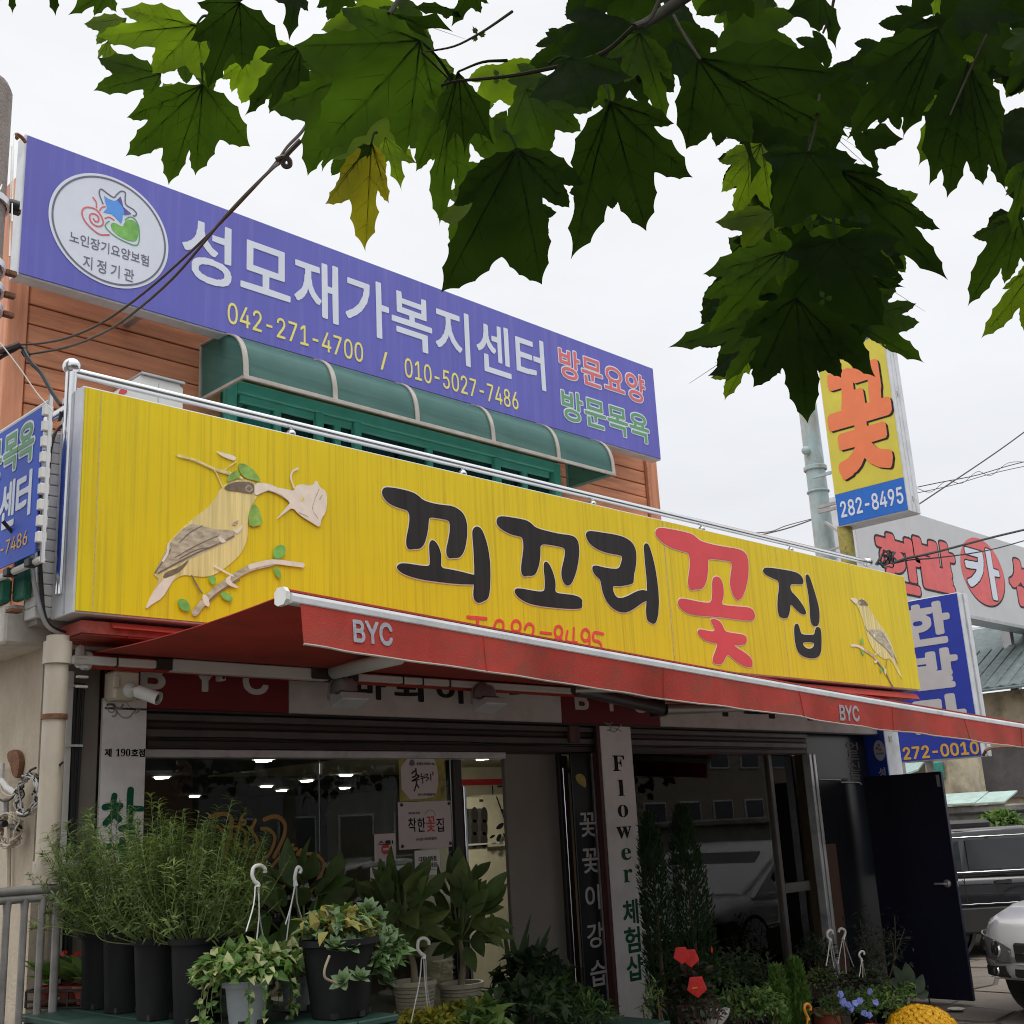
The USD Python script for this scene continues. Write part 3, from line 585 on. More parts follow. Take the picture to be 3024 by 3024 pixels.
pic([('p', 'bird_grey', [(480, 770), (600, 785), (760, 828), (890, 822), (925, 885), (850, 930), (700, 1000), (500, 1090), (330, 1170), (190, 1233), (168, 1220), (255, 1070), (305, 950)]),
     ('p', 'bird_dark', [(400, 1170), (500, 1088), (450, 1170), (380, 1230), (240, 1280), (270, 1215)]),
     ('p', 'bird_white', [(230, 1290), (380, 1235), (330, 1310), (245, 1455), (150, 1510), (88, 1560), (110, 1500)]),
     ('s', 'bird_dark', [(900, 885), (750, 960), (560, 1040), (420, 1110), (210, 1222)], 15), ('s', 'bird_dark', [(610, 788), (500, 850), (400, 945)], 9), ('s', 'bird_dark', [(700, 985), (560, 1010), (400, 1090)], 8), ('s', 'bird_dark', [(760, 880), (640, 930), (500, 1000), (360, 1080)], 7),
     ('s', 'bird_dark', [(320, 1010), (260, 1100), (175, 1222)], 12), ('s', 'bird_white', [(300, 960), (290, 1040), (250, 1110)], 22), ('p', 'bird_white', [(760, 880), (800, 905), (838, 935), (790, 950), (760, 915)]), ('p', 'bird_white', [(895, 825), (930, 835), (985, 770), (970, 830), (925, 870)]), ('p', 'bird_grey', [(885, 765), (950, 730), (930, 780), (890, 788)]),
     ('p', 'bird_dark', [(800, 442), (870, 395), (960, 380), (1060, 387), (1095, 425), (1085, 490), (1020, 490), (930, 470), (860, 467)]), ('s', 'bird_grey', [(1035, 420), (1010, 445), (1040, 475), (1070, 450), (1045, 420)], 12),
     ('p', 'bird_white', [(1092, 395), (1200, 395), (1290, 430), (1320, 452), (1230, 462), (1160, 484), (1110, 512), (1088, 490)]),
     ('s', 'bird_pale', [(385, 142), (550, 190), (720, 265), (850, 300), (975, 352)], 26), ('s', 'bird_grey', [(430, 165), (560, 200), (720, 276), (960, 352)], 8), ('s', 'bird_pale', [(720, 270), (760, 350), (795, 430)], 13), ('s', 'bird_pale', [(820, 270), (870, 235), (920, 200)], 11),
     ('p', 'bird_white', [(728, 98), (800, 118), (918, 148), (915, 195), (840, 172), (778, 142)]),
     ('p', 'bird_leaf', [(935, 215), (1010, 220), (1090, 280), (1160, 388), (1080, 372), (1000, 352), (950, 290)]), ('p', 'bird_leaf', [(832, 392), (850, 320), (940, 270), (965, 345), (900, 368)]), ('p', 'bird_leaf', [(1085, 580), (1130, 630), (1172, 780), (1045, 806), (1030, 720), (1050, 640)]),
     ('p', 'bird_white', [(1200, 458), (1290, 435), (1400, 455), (1450, 470), (1470, 420), (1520, 405), (1620, 425), (1660, 358), (1690, 440), (1747, 465), (1760, 560), (1745, 670), (1705, 720), (1692, 808), (1630, 770), (1500, 690), (1440, 620), (1370, 670), (1278, 742), (1330, 680), (1400, 600), (1420, 575), (1330, 510)]),
     ('s', 'bird_white', [(1452, 440), (1425, 350), (1440, 290), (1490, 262)], 18), ('s', 'bird_grey', [(1682, 455), (1640, 560), (1625, 640), (1672, 722)], 9), ('s', 'bird_grey', [(1500, 670), (1580, 705)], 8), ('s', 'bird_grey', [(1710, 510), (1690, 545)], 12), ('s', 'bird_grey', [(1210, 462), (1320, 500), (1400, 560)], 7), ('p', 'bird_pale', [(1500, 540), (1525, 515), (1550, 545), (1525, 570)]),
     ('s', 'bird_grey', [(540, 1590), (640, 1470), (760, 1360), (900, 1260), (1050, 1180), (1250, 1130)], 62), ('s', 'bird_white', [(1050, 1165), (1250, 1122), (1400, 1135), (1530, 1152)], 46), ('s', 'bird_dark', [(650, 1500), (780, 1385), (950, 1290)], 14),
     ('s', 'bird_dark', [(510, 1250), (560, 1340), (605, 1410)], 16), ('p', 'bird_white', [(600, 1420), (660, 1430), (680, 1540), (625, 1520)]), ('s', 'bird_white', [(720, 1160), (830, 1220), (890, 1250)], 18), ('p', 'bird_white', [(810, 1290), (880, 1230), (860, 1300), (940, 1350), (930, 1365), (850, 1340)]),
     ('p', 'print_leaf', [(1263, 1092), (1255, 1020), (1310, 962), (1370, 975), (1375, 1040), (1330, 1096)]), ('p', 'print_leaf', [(1260, 1168), (1310, 1183), (1337, 1250), (1320, 1282), (1280, 1245)]), ('p', 'print_leaf', [(383, 1463), (450, 1463), (492, 1520), (497, 1578), (420, 1572), (388, 1520)]), ('p', 'print_leaf', [(768, 1400), (840, 1408), (888, 1450), (882, 1492), (800, 1470)]), ('p', 'print_leaf', [(658, 1260), (720, 1248), (737, 1300), (705, 1338), (670, 1300)])], birdA, P1)
P2 = put('bird_picture', FY, blob(FY.poly([(430, 470), (455, 420), (500, 365), (550, 368), (620, 460), (640, 520), (700, 640), (820, 800), (920, 930), (990, 1080), (1050, 1250), (1100, 1370), (1060, 1380), (1110, 1500), (1205, 1705), (1120, 1610), (1030, 1420), (960, 1340), (900, 1370), (800, 1310), (700, 1200), (620, 1030), (570, 870), (550, 760), (500, 620), (460, 520)], birdB), 1), 'bird_pale', S2)
pic([('p', 'bird_grey', [(640, 870), (740, 882), (830, 880), (900, 960), (960, 1080), (1000, 1150), (1050, 1300), (1105, 1372), (1010, 1330), (900, 1180), (780, 1080), (640, 940)]), ('s', 'bird_dark', [(640, 930), (760, 1060), (900, 1180), (1010, 1320)], 16), ('s', 'bird_dark', [(850, 950), (940, 1070)], 10), ('p', 'bird_white', [(700, 960), (740, 950), (740, 1010), (710, 1000)]), ('s', 'bird_white', [(900, 960), (1000, 1140)], 20),
     ('p', 'bird_dark', [(453, 420), (500, 382), (560, 400), (610, 450), (625, 500), (560, 482), (490, 490)]), ('s', 'bird_white', [(485, 425), (475, 445), (490, 455), (495, 435), (485, 425)], 10), ('p', 'bird_white', [(316, 360), (440, 370), (452, 420), (432, 472), (380, 430)]), ('s', 'bird_dark', [(575, 830), (600, 890), (640, 910)], 12), ('s', 'bird_dark', [(1040, 1290), (1100, 1440)], 16),
     ('s', 'bird_white', [(345, 1140), (420, 1138), (500, 1170), (600, 1240)], 42), ('s', 'bird_grey', [(560, 1210), (720, 1330), (850, 1490)], 38), ('s', 'bird_dark', [(780, 1420), (870, 1530), (950, 1670), (1035, 1832)], 30), ('s', 'bird_white', [(815, 1235), (730, 1290)], 18), ('s', 'bird_dark', [(930, 1365), (905, 1520)], 14), ('p', 'bird_white', [(880, 1510), (915, 1520), (905, 1640), (885, 1590)]), ('p', 'bird_white', [(710, 1400), (760, 1370), (770, 1410), (730, 1435)]),
     ('p', 'print_leaf', [(493, 1112), (500, 1040), (520, 1013), (552, 1060), (530, 1118)]), ('p', 'print_leaf', [(493, 1188), (532, 1230), (557, 1312), (520, 1292)]), ('p', 'print_leaf', [(818, 1488), (852, 1530), (837, 1592), (810, 1560)])], birdB, P2)

# ------------------------------------------------------------------ stainless handrail along the parapet
YR = 5.66; FR = Frame((0, YR, 0))
ra, rb_ = ry(c4(372, 160), YR), ry(c6(1120, 1150), YR)
rm_ = [ry(c4(430, 172), YR), ry(c5(0, 517), YR), ry(c6(0, 905), YR), rb_]
zr = float(np.median([p[2] for p in rm_])); x_r0, x_r1 = ra[0], rb_[0]
R_ = thing('handrail', 'polished stainless steel handrail with ball end above the yellow sign', 'handrail', (x_r0, YR, 2.98))
obj('top_rail', tube([(x_r0, YR, zr), (x_r1, YR, zr)], .027, 14), 'steel', R_, smooth=40)
obj('lower_rail', tube([(x_r0, YR + .05, zr - .075), (x_r1, YR + .05, zr - .075)], .014, 10), 'steel', R_, smooth=40)
obj('end_post', tube([(x_r0, YR, 3.0), (x_r0, YR, zr + .0)], .030, 14), 'steel', R_, smooth=40)
obj('end_ball', ball((x_r0, YR, zr + .030), .047, 3), 'steel', R_, smooth=True)
obj('side_rail', tube([(x_r0, YR, zr - .20), (x_r0 - .03, 9.0, zr - .20)], .027, 12), 'steel', R_, smooth=40)
obj('side_post', tube([(x_r0, 6.05, 3.0), (x_r0, 6.05, zr - .2)], .022, 10), 'steel', R_, smooth=40)
for q in (c4(1510, 475), c5(642, 690), c5(1316, 850), c6(260, 980), c6(720, 1088)):
    x = ry(q, YR)[0]
    obj('knob', join([ball((x, YR, zr - .062), .030, 2), tube([(x, YR, zr - .30), (x, YR, zr)], .011, 8)]), 'steel', R_, smooth=40)
obj('end_cap', ball((x_r1, YR, zr), .05, 2), 'steel', R_, smooth=True)
# ------------------------------------------------------------------ fascia strip behind the awning
FS = Frame((0, 5.93, 0))
sz0, sz1 = 2.482, 2.772
def X(p, fr=FS): return fr.uv(p)[0]
strips = [(X(a1(752, 200)), X(a2(370, 280)), 'red_fascia'), (X(a2(370, 280)), X(a3(622, 370)), 'white_fascia'), (X(a3(622, 370)), X(a3(1322, 430)), 'red_fascia'), (X(a3(1322, 430)), 11.36, 'white_fascia')]
G = thing('fascia_sign', 'narrow maroon and white fascia strip with cut off lettering under the red awning', 'sign', (5.0, 5.95, sz0))
for a, b, c in strips: obj('panel', box(a + .002, b - .002, 5.93, 5.955, sz0, sz1, .003), c, G)
obj('trim', box(strips[0][0], 11.36, 5.925, 5.957, sz0 - .012, sz0 - .001), 'dark_frame', G)
byc = glyphs('BYC', 'sans', .035)
def wide(s, gap):                                               # letters set far apart
    out, x = [], 0
    for ch in s:
        g = glyphs(ch, 'sans', .035); x0_, _, x1_, _ = g.bounds; out.append(affinity.translate(g, x - x0_, 0)); x += x1_ - x0_ + gap
    return union_all(out)
lz = FS.uv(a1(1440, 290))[1]
put('lettering', FS, fit(wide('BYC', .62), X(a1(1000, 200)), X(a2(222, 200)) + .0, lz, 2.745), 'fascia_letter', G)
put('lettering', FS, fit(wide('BYC', .62), X(a3(718, 380)), X(a3(1238, 420)), lz, 2.745), 'fascia_letter', G)
lzb = FS.uv(a2(1033, 347))[1]
for ch, l, r in (('마', 845, 1062), ('뫼', 1120, 1330), ('이', 1418, 1612)):
    put('lettering', FS, fit(glyphs(ch, 'cjk', .035), X(a2(l, 250)), X(a2(r, 280)), lzb, 2.755), 'ink_black', G)
w_ = strips[3][0]
for ch, k in (('마', .55), ('뫼', 1.2), ('이', 1.85)): put('lettering', FS, fit(glyphs(ch, 'cjk', .035), w_ + k, w_ + k + .5, lzb, 2.755), 'ink_black', G)

# shutter rails and the dark header above the glass
Zf = lambda p, Y: ry(p, Y)[2]
x_s, x_e = 3.18, 11.38
for i, (z0, z1, y0, m_) in enumerate(((2.425, 2.462, 5.96, 'shutter'), (2.39, 2.418, 5.985, 'dark_frame'), (2.335, 2.378, 5.968, 'shutter'), (2.285, 2.318, 5.985, 'dark_frame'))):
    obj('shutter_rail', box(x_s if i < 3 else x_s + .02, 9.95, y0, 5.999, z0, z1, .004), m_, B)
obj('rail_cable', tube(smooth_path([(x_s + .1 + k * .55, 5.972, 2.325 + .012 * math.sin(k * 2.1)) for k in range(12)], 3), .007, 6), 'black_rubber', B)
header_z = Zf(a2(1000, 712), 6.1)
obj('header', box(3.2, 6.62, 6.03, 6.14, header_z, 2.279), 'maroon', B)
obj('window_head', box(3.2, 6.0, 6.035, 6.12, header_z - .05, header_z - .002, .004), 'aluminium', B)

# ------------------------------------------------------------------ pier boards
FPI = Frame((0, 5.925, 0))
def board(name, x0, x1, z0, z1, label, matn='white_board', y0=5.925, y1=5.953):
    t_ = thing(name, label, 'sign', ((x0 + x1) / 2, y1, z0)); obj('board', box(x0, x1, y0, y1, z0, z1, .004), matn, t_); return t_
pl = board('pier_board', X(a1(738, 400), FPI), X(a1(1050, 400), FPI), .1, FPI.uv(a1(900, 335))[1], 'white pier board with green brush lettering behind the rosemary bushes')
put('lettering', FPI, fitpx(FPI, glyphs('제 ', 'cjk', .03), a1(745, 725), a1(795, 725), a1(770, 692), a1(770, 752)), 'letter_dark', pl)
put('lettering', FPI, fitpx(FPI, glyphs('𝟏𝟗𝟎', 'math'), a1(825, 722), a1(928, 722), a1(870, 693), a1(870, 748)), 'letter_dark', pl)
put('lettering', FPI, fitpx(FPI, glyphs('호점', 'cjk', .03), a1(935, 725), a1(1032, 725), a1(980, 694), a1(980, 752)), 'letter_dark', pl)
def fst(fr, pts, cr, w, sm=True):
    q = [fr.uv(cr(*p)) for p in pts]; k_ = abs(fr.uv(cr(pts[0][0], pts[0][1] + 100))[1] - q[0][1]) / 100
    return LineString(smooth_path(q, 5) if sm and len(q) > 2 else q).buffer(w * k_ / 2)
chak = union_all([fst(FPI, s, a1, w) for s, w in (([(815, 1030), (802, 1095)], 46), ([(745, 1110), (800, 1100), (858, 1100)], 46), ([(848, 1105), (800, 1170), (752, 1225)], 48), ([(805, 1150), (850, 1195)], 46), ([(930, 990), (925, 1090), (925, 1205)], 52), ([(935, 1118), (1010, 1122)], 40), ([(862, 1262), (930, 1250), (940, 1275), (932, 1320)], 46))])
put('lettering', FPI, chak, 'letter_green', pl)
g2 = union_all([fst(FPI, [(740, 1390), (1010, 1400)], a1, 46), fst(FPI, [(870, 1345), (870, 1500), (810, 1600)], a1, 46), fst(FPI, [(870, 1500), (960, 1600)], a1, 46)])
put('lettering', FPI, g2, 'letter_green', pl)
curl = [[(760, 400), (770, 375), (800, 380), (815, 410), (800, 435), (775, 425), (765, 400)], [(765, 380), (810, 378), (830, 400), (860, 402), (875, 380)], [(810, 385), (830, 430), (820, 460), (800, 462)], [(830, 425), (870, 468), (920, 470), (955, 430), (985, 408), (1000, 405)], [(905, 370), (925, 395), (945, 400)], [(965, 440), (990, 425), (998, 412)]]
for w, s in zip((8, 14, 11, 8, 4, 8), curl): obj('ornament', FPI.extrude(fst(FPI, s, a1, w), T1, .0012), 'ornament_grey', pl)
pc = board('pier_board', X(a3(893, 480), FPI), X(a3(1111, 480), FPI), .1, 2.475, 'white centre pier board reading Flower in dark serif letters')
for ch, l, r, t, b, cr in (('𝐅', 987, 1070, 742, 852, a3), ('𝐥', 1027, 1070, 915, 1030, a3), ('𝐨', 1025, 1096, 1093, 1182, a3), ('𝐰', 1015, 1122, 1248, 1333, a3), ('𝐞', 1050, 1118, 195, 280, b3), ('𝐫', 1065, 1128, 345, 437, b3)):
    mx, my = (l + r) / 2, (t + b) / 2
    put('lettering', FPI, fitpx(FPI, glyphs(ch, 'math'), cr(l, my), cr(r, my), cr(mx, t), cr(mx, b)), 'letter_dark' if cr is a3 else 'letter_green', pc)
for ch, l, r, t, b in (('체', 1060, 1170, 560, 740), ('험', 1072, 1185, 755, 942), ('샵', 1088, 1205, 955, 1142)):
    put('lettering', FPI, fitpx(FPI, glyphs(ch, 'cjk', .022), b3(l, (t + b) / 2), b3(r, (t + b) / 2), b3((l + r) / 2, t), b3((l + r) / 2, b)), 'letter_green', pc)
for w, s in ((7, [(930, 510), (955, 520), (985, 508)]), (9, [(950, 512), (975, 535), (970, 560), (950, 560)]), (6, [(960, 560), (1000, 575), (1025, 550), (1050, 520)]), (5, [(1000, 545), (1030, 560), (1052, 570)])): obj('ornament', FPI.extrude(fst(FPI, s, a3, w), T1, .0012), 'ornament_grey', pc)
px0, px1 = X(a3(870, 480), FPI), X(a3(1112, 480), FPI)
obj('centre_pier', box(px0, px1, 5.956, 6.2, 0, 2.275), 'maroon', B)
obj('pier_edge', box(px0 - .0, X(a3(891, 480), FPI), 5.93, 5.954, 0, 2.475), 'maroon', B)
# black glass panel with vertical white letters
FK = Frame((0, 5.99, 0))
kx0, kx1 = X(a3(685, 700), FK), px0 - .012
bp = board('black_panel_sign', kx0, kx1, .05, 2.27, 'black glass panel with white vertical Korean lettering beside the centre pier', 'black_panel', 5.99, 6.01)
for ch, l, r, t, b, cr in (('꽃', 752, 866, 1148, 1322, a3), ('꽃', 770, 885, 195, 372, b3), ('이', 792, 895, 455, 636, b3), ('강', 806, 920, 725, 905, b3), ('습', 828, 942, 992, 1178, b3)):
    put('lettering', FK, fitpx(FK, glyphs(ch, 'cjk', .012), cr(l, (t + b) / 2), cr(r, (t + b) / 2), cr((l + r) / 2, t), cr((l + r) / 2, b)), 'letter_grey', bp)
obj('edge_strip', box(kx1 - .004, kx1 + .004, 5.98, 5.989, .05, 2.27), 'aluminium', bp)
obj('flower_print', FK.extrude(blob(FK.poly([(720, 880), (760, 868), (795, 900), (798, 975), (770, 960), (730, 930)], a3), 1), T1, .0012), 'mossy_pole', bp)
obj('switch_box', box(X(a3(650, 590), FK), X(a3(722, 590), FK), 5.94, 5.985, Zf(a3(690, 650), 5.95), Zf(a3(690, 525), 5.95), .006), 'brown_wood', B)

# ------------------------------------------------------------------ left shop window
YG = 6.08; FG = Frame((0, YG, 0))
gx0, gx1 = 3.19, X(a2(1530, 1000), FG)
wz = header_z - .055
SW = obj('shop_window', join([box(gx1 + .002, gx1 + .075, YG - .03, YG + .06, .12, wz, .005), box(3.185, gx1, YG - .03, YG + .06, .10, .40, .005)]), 'dark_frame', B)
seam = X(a2(592, 1000), FG)
obj('pane', box(gx0, seam - .003, YG, YG + .006, .405, wz), 'shop_glass', SW)
obj('pane', box(seam + .003, gx1, YG, YG + .006, .405, wz), 'shop_glass', SW)
obj('clip', box(seam - .012, seam + .012, YG - .012, YG - .001, wz - .09, wz - .02, .003), 'steel', SW)
# gold scroll decal on the glass
dz_ = crop(600, 2360, 400)
FGd = Frame((0, YG - .001, 0))
gold = union_all([fst(FGd, s, dz_, w) for s, w in (
    ([(95, 250), (220, 215), (330, 215), (400, 280), (400, 400), (360, 620), (310, 850)], 62), ([(130, 390), (220, 400), (285, 520), (290, 700), (260, 850)], 48), ([(600, 200), (545, 250), (510, 360), (470, 500), (440, 640), (520, 700), (515, 800)], 34),
    ([(540, 300), (600, 310), (590, 355), (520, 380), (400, 395), (300, 390)], 36), ([(545, 420), (600, 470), (600, 580), (580, 700)], 40),
    ([(745, 300), (690, 430), (720, 500), (760, 560), (770, 660), (700, 760), (600, 800)], 48), ([(870, 290), (980, 250), (1080, 260), (1160, 350), (1160, 480), (1110, 620), (1010, 820)], 62), ([(830, 420), (930, 430), (1010, 510), (1010, 620), (940, 780), (820, 890), (620, 950)], 52),
    ([(1280, 650), (1180, 740), (1060, 860), (980, 960)], 44), ([(1330, 710), (1240, 730), (1260, 800), (1180, 890), (1260, 930), (1260, 1010), (1160, 1050)], 50), ([(1390, 720), (1345, 790), (1480, 775), (1620, 800), (1715, 900), (1700, 1030), (1630, 1150), (1540, 1310)], 48),
    ([(1660, 1120), (1740, 1140), (1740, 1200), (1660, 1230), (1600, 1260), (1700, 1275), (1710, 1320)], 34), ([(560, 1040), (760, 1060), (900, 1030)], 60), ([(640, 1100), (650, 1180), (560, 1260)], 50), ([(820, 1240), (1000, 1240), (1150, 1250)], 40), ([(340, 930), (250, 1000), (120, 1000)], 50))])
obj('scroll_decal', FGd.extrude(gold, .0015, .0005), 'gold', SW)

# notices behind the glass
pz = crop(1140, 2200, 420)
FN = Frame((0, YG - .010, 0))
def notice(l, r, t, b, cr, label, m_='paper', bev=.003):
    x0_, x1_ = X(l, FN), X(r, FN); z1_, z0_ = FN.uv(t)[1], FN.uv(b)[1]
    t_ = thing('notice', label, 'notice', ((x0_ + x1_) / 2, YG - .006, z0_)); obj('sheet', box(x0_, x1_, YG - .010, YG - .004, z0_, z1_, bev), m_, t_); return t_, x0_, x1_, z0_, z1_
n1, x0_, x1_, z0_, z1_ = notice(pz(180, 400), pz(800, 400), pz(480, 145), pz(480, 760), pz, 'peeling square notice, upper of the two big window notices', 'mossy_pole')
obj('paper', FN.extrude(blob(FN.poly([(195, 160), (625, 158), (665, 215), (690, 300), (712, 480), (690, 640), (640, 720), (215, 748)], pz), 1), .0015, .0003), 'paper', n1)
put('lettering', FN, union_all([fst(FN, s, pz, w) for s, w in (([(345, 385), (400, 350), (395, 420), (355, 440)], 20), ([(400, 320), (410, 400), (440, 430), (350, 490)], 22), ([(360, 490), (440, 470)], 16), ([(415, 480), (400, 560), (380, 625)], 18), ([(410, 530), (440, 580)], 18), ([(480, 390), (470, 430), (520, 420)], 13), ([(470, 460), (530, 440), (495, 455), (495, 520)], 13), ([(530, 400), (560, 400), (545, 440), (575, 450), (540, 490)], 13), ([(600, 395), (605, 475)], 14))]), 'ink_black', n1, 1)
put('lettering', FN, union_all([fst(FN, [(630, 370), (635, 405)], pz, 22)]), 'ink_red', n1, 1)
put('lettering', FN, fitpx(FN, glyphs('플랜트서비스 Re.', 'cjk', .02), pz(410, 255), pz(665, 255), pz(500, 235), pz(500, 278)), 'print_grey', n1, 1)
put('lettering', FN, fitpx(FN, glyphs('한국화훼협회', 'cjk', .02), pz(430, 675), pz(660, 665), pz(520, 655), pz(520, 695)), 'print_grey', n1, 1)
put('badge', FN, blob(FN.poly([(305, 265), (320, 215), (345, 192), (372, 215), (390, 265), (345, 290)], pz), 1), 'print_grey', n1, 1)
n2, *_ = notice(pz(172, 1080), pz(888, 1080), pz(520, 768), pz(520, 1405), pz, 'square pinkish notice with a red flower word, lower of the two big window notices')
for ch, l, r, c in (('착', 298, 408, 'ink_black'), ('한', 425, 530, 'ink_black'), ('꽃', 545, 668, 'ink_red'), ('집', 682, 782, 'ink_black')):
    put('lettering', FN, fitpx(FN, glyphs(ch, 'cjk', .008), pz(l, 1080), pz(r, 1080), pz((l + r) / 2, 990 if ch != '꽃' else 970), pz((l + r) / 2, 1180)), c, n2)
put('lettering', FN, fitpx(FN, glyphs('(사)한국화원협회', 'cjk', .02), pz(408, 1275), pz(682, 1268), pz(550, 1255), pz(550, 1300)), 'print_grey', n2)
put('lettering', FN, fitpx(FN, glyphs('제 190 호점', 'cjk', .02), pz(300, 925), pz(455, 920), pz(380, 908), pz(380, 942)), 'print_grey', n2)
put('arc', FN, fst(FN, [(530, 945), (560, 900), (600, 885), (645, 905), (672, 965)], pz, 9), 'mossy_pole', n2)
for q in ((210, 815), (852, 795), (222, 1378), (873, 1335)): p = FN.uv(pz(*q)); obj('pin', lathe([(.0, .006), (.010, .005), (.012, .0)], FN.P(p[0], p[1], .001), 12, FN.N), 'dark_frame', n2)
n3, *_ = notice(b2(982, 190), b2(1132, 190), b2(1050, 92), b2(1050, 288), b2, 'small rounded notice with a red disc, left of the two big notices', 'paper', .003)
put('lettering', FN, fitpx(FN, glyphs('스톱!', 'cjk', .03), b2(1005, 155), b2(1112, 150), b2(1060, 140), b2(1060, 172)), 'ink_black', n3)
pr_ = FN.uv(b2(1058, 202)); put('disc', FN, Point(pr_).buffer(.033), 'ink_red', n3); put('disc_bar', FN, Point(pr_).buffer(.033).intersection(sbox(pr_[0] - .022, pr_[1] - .007, pr_[0] + .022, pr_[1] + .007)), 'paper', n3, 1)
n4, *_ = notice(b2(1270, 300), b2(1448, 300), b2(1360, 208), b2(1360, 388), b2, 'small white square notice with two rows of black Korean words under the big notices', 'paper_white')
put('lettering', FN, fitpx(FN, glyphs('다자녀가정', 'cjk', .025), b2(1295, 272), b2(1420, 268), b2(1358, 252), b2(1358, 290)), 'ink_black', n4)
put('lettering', FN, fitpx(FN, glyphs('할인', 'cjk', .025), b2(1297, 318), b2(1345, 316), b2(1320, 298), b2(1320, 334)), 'ink_red', n4)
put('lettering', FN, fitpx(FN, glyphs('우대점', 'cjk', .025), b2(1350, 316), b2(1422, 312), b2(1385, 297), b2(1385, 333)), 'print_grey', n4)
put('rule', FN, fst(FN, [(1325, 352), (1420, 345)], b2, 4), 'print_grey', n4)
n5, *_ = notice(b2(953, 370), b2(1215, 370), b2(1080, 325), b2(1080, 450), b2, 'wide low white notice half hidden by the rubber plant leaves', 'paper_white')
put('lettering', FN, fitpx(FN, glyphs('카드 가능', 'cjk', .01), b2(1030, 380), b2(1150, 375), b2(1090, 362), b2(1090, 392)), 'print_grey', n5)

# ------------------------------------------------------------------ the shop's inside
R0 = thing('shop_room', None, None, (6, 8, 0), kind='structure')
CZ = 2.40
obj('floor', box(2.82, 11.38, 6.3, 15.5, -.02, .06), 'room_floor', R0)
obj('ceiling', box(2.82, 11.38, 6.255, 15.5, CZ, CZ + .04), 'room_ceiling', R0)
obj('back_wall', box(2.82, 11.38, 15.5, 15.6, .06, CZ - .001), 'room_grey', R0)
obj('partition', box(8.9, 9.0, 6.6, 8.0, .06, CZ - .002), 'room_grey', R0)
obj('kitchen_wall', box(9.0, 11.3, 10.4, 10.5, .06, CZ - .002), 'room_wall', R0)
lamps = [a1(1155, 893), a1(1388, 1029), a1(1880, 770), a1(1900, 958), a2(210, 958), a2(318, 988), a2(497, 918), a2(777, 877), a2(768, 970), ]
seen = []
for p in lamps:
    q = rz(p, CZ - .012)
    if not (3 < q[0] < 11.3 and 6.4 < q[1] < 15.2) or any(np.hypot(*(q[:2] - s[:2])) < .25 for s in seen): continue
    seen.append(q)
L0 = None
seen.sort(key=lambda q: proj(q)[0])
for kl, q in enumerate(seen):
    if L0 is None:
        L0 = thing('ceiling_lamp', 'first glowing ceiling lamp from the left inside the dark shop', 'lamp', (q[0], q[1], CZ), 'ceiling lamps inside the flower shop')
        obj('ring', lathe([(.078, 0), (.092, -.012), (.095, 0)], q + [0, 0, .011], 20), 'white_plastic', L0); obj('diffuser', lathe([(0, -.032), (.062, -.03), (.076, 0)], q + [0, 0, .011], 20), 'lamp_glow', L0)
    else: copy_of(L0, (q[0], q[1], CZ), ['', 'second', 'third', 'fourth', 'fifth', 'sixth', 'seventh', 'eighth', 'ninth', 'tenth'][kl] + ' glowing ceiling lamp from the left inside the dark shop')
KLp = thing('ceiling_lamp', 'round ceiling lamp over the pale kitchen unit inside the doorway', 'lamp', (7.1, 9.6, CZ))
kq = np.array([*rz(a2(1768, 738), CZ - .02)[:2], CZ - .012]); obj('ring', lathe([(.10, 0), (.12, -.012), (.125, 0)], kq, 20), 'white_plastic', KLp); obj('diffuser', lathe([(0, -.05), (.08, -.046), (.098, -.012), (.098, 0)], kq, 20), 'kitchen_glow', KLp)
obj('kitchen_ceiling', box(6.2, 10.4, 6.7, 10.38, CZ - .009, CZ - .002), 'room_wall', R0)
# kitchen seen through the open door
FKi = lambda Y: Frame((0, Y, 0))
f9 = FKi(9.2)
cab = thing('wall_cabinet', 'cream kitchen wall cabinet with dark red band inside the shop doorway', 'cabinet', (6.9, 9.3, 1.8))
cx0, cx1 = f9.uv(pz(985, 500))[0], f9.uv(pz(1700, 500))[0] + .35
obj('body', box(cx0, cx1, 9.2, 9.55, f9.uv(pz(1300, 690))[1], f9.uv(pz(1300, 250))[1], .006), 'room_wall', cab)
obj('band', box(cx0, cx1, 9.185, 9.198, f9.uv(pz(1300, 545))[1], f9.uv(pz(1300, 465))[1]), 'ink_red', cab)
obj('door_gap', box(f9.uv(pz(1440, 600))[0], f9.uv(pz(1440, 600))[0] + .008, 9.192, 9.199, f9.uv(pz(1300, 685))[1], f9.uv(pz(1300, 550))[1]), 'dark_frame', cab)
obj('handle', box(f9.uv(pz(1505, 570))[0], f9.uv(pz(1640, 570))[0], 9.17, 9.198, f9.uv(pz(1560, 575))[1], f9.uv(pz(1560, 550))[1], .004), 'dark_frame', cab)
f8 = FKi(8.6)
fr_ = thing('display_fridge', 'pale fridge with dark spotted door inside the shop doorway', 'fridge', (6.7, 8.8, .06))
qx0, qx1, qx2 = f8.uv(pz(960, 900))[0], f8.uv(pz(1362, 900))[0], f8.uv(pz(1660, 900))[0]
ftop = f8.uv(pz(1200, 705))[1]
obj('body', box(qx0, qx1, 8.6, 9.15, .06, ftop, .01), 'room_wall', fr_)
obj('side_unit', box(qx1 + .004, qx2 + .2, 8.64, 9.15, .06, ftop + .02, .01), 'room_wall', fr_)
obj('door', box(qx0, qx1 - .02, 8.585, 8.598, f8.uv(pz(1200, 1335))[1], f8.uv(pz(1200, 865))[1]), 'shutter', fr_)
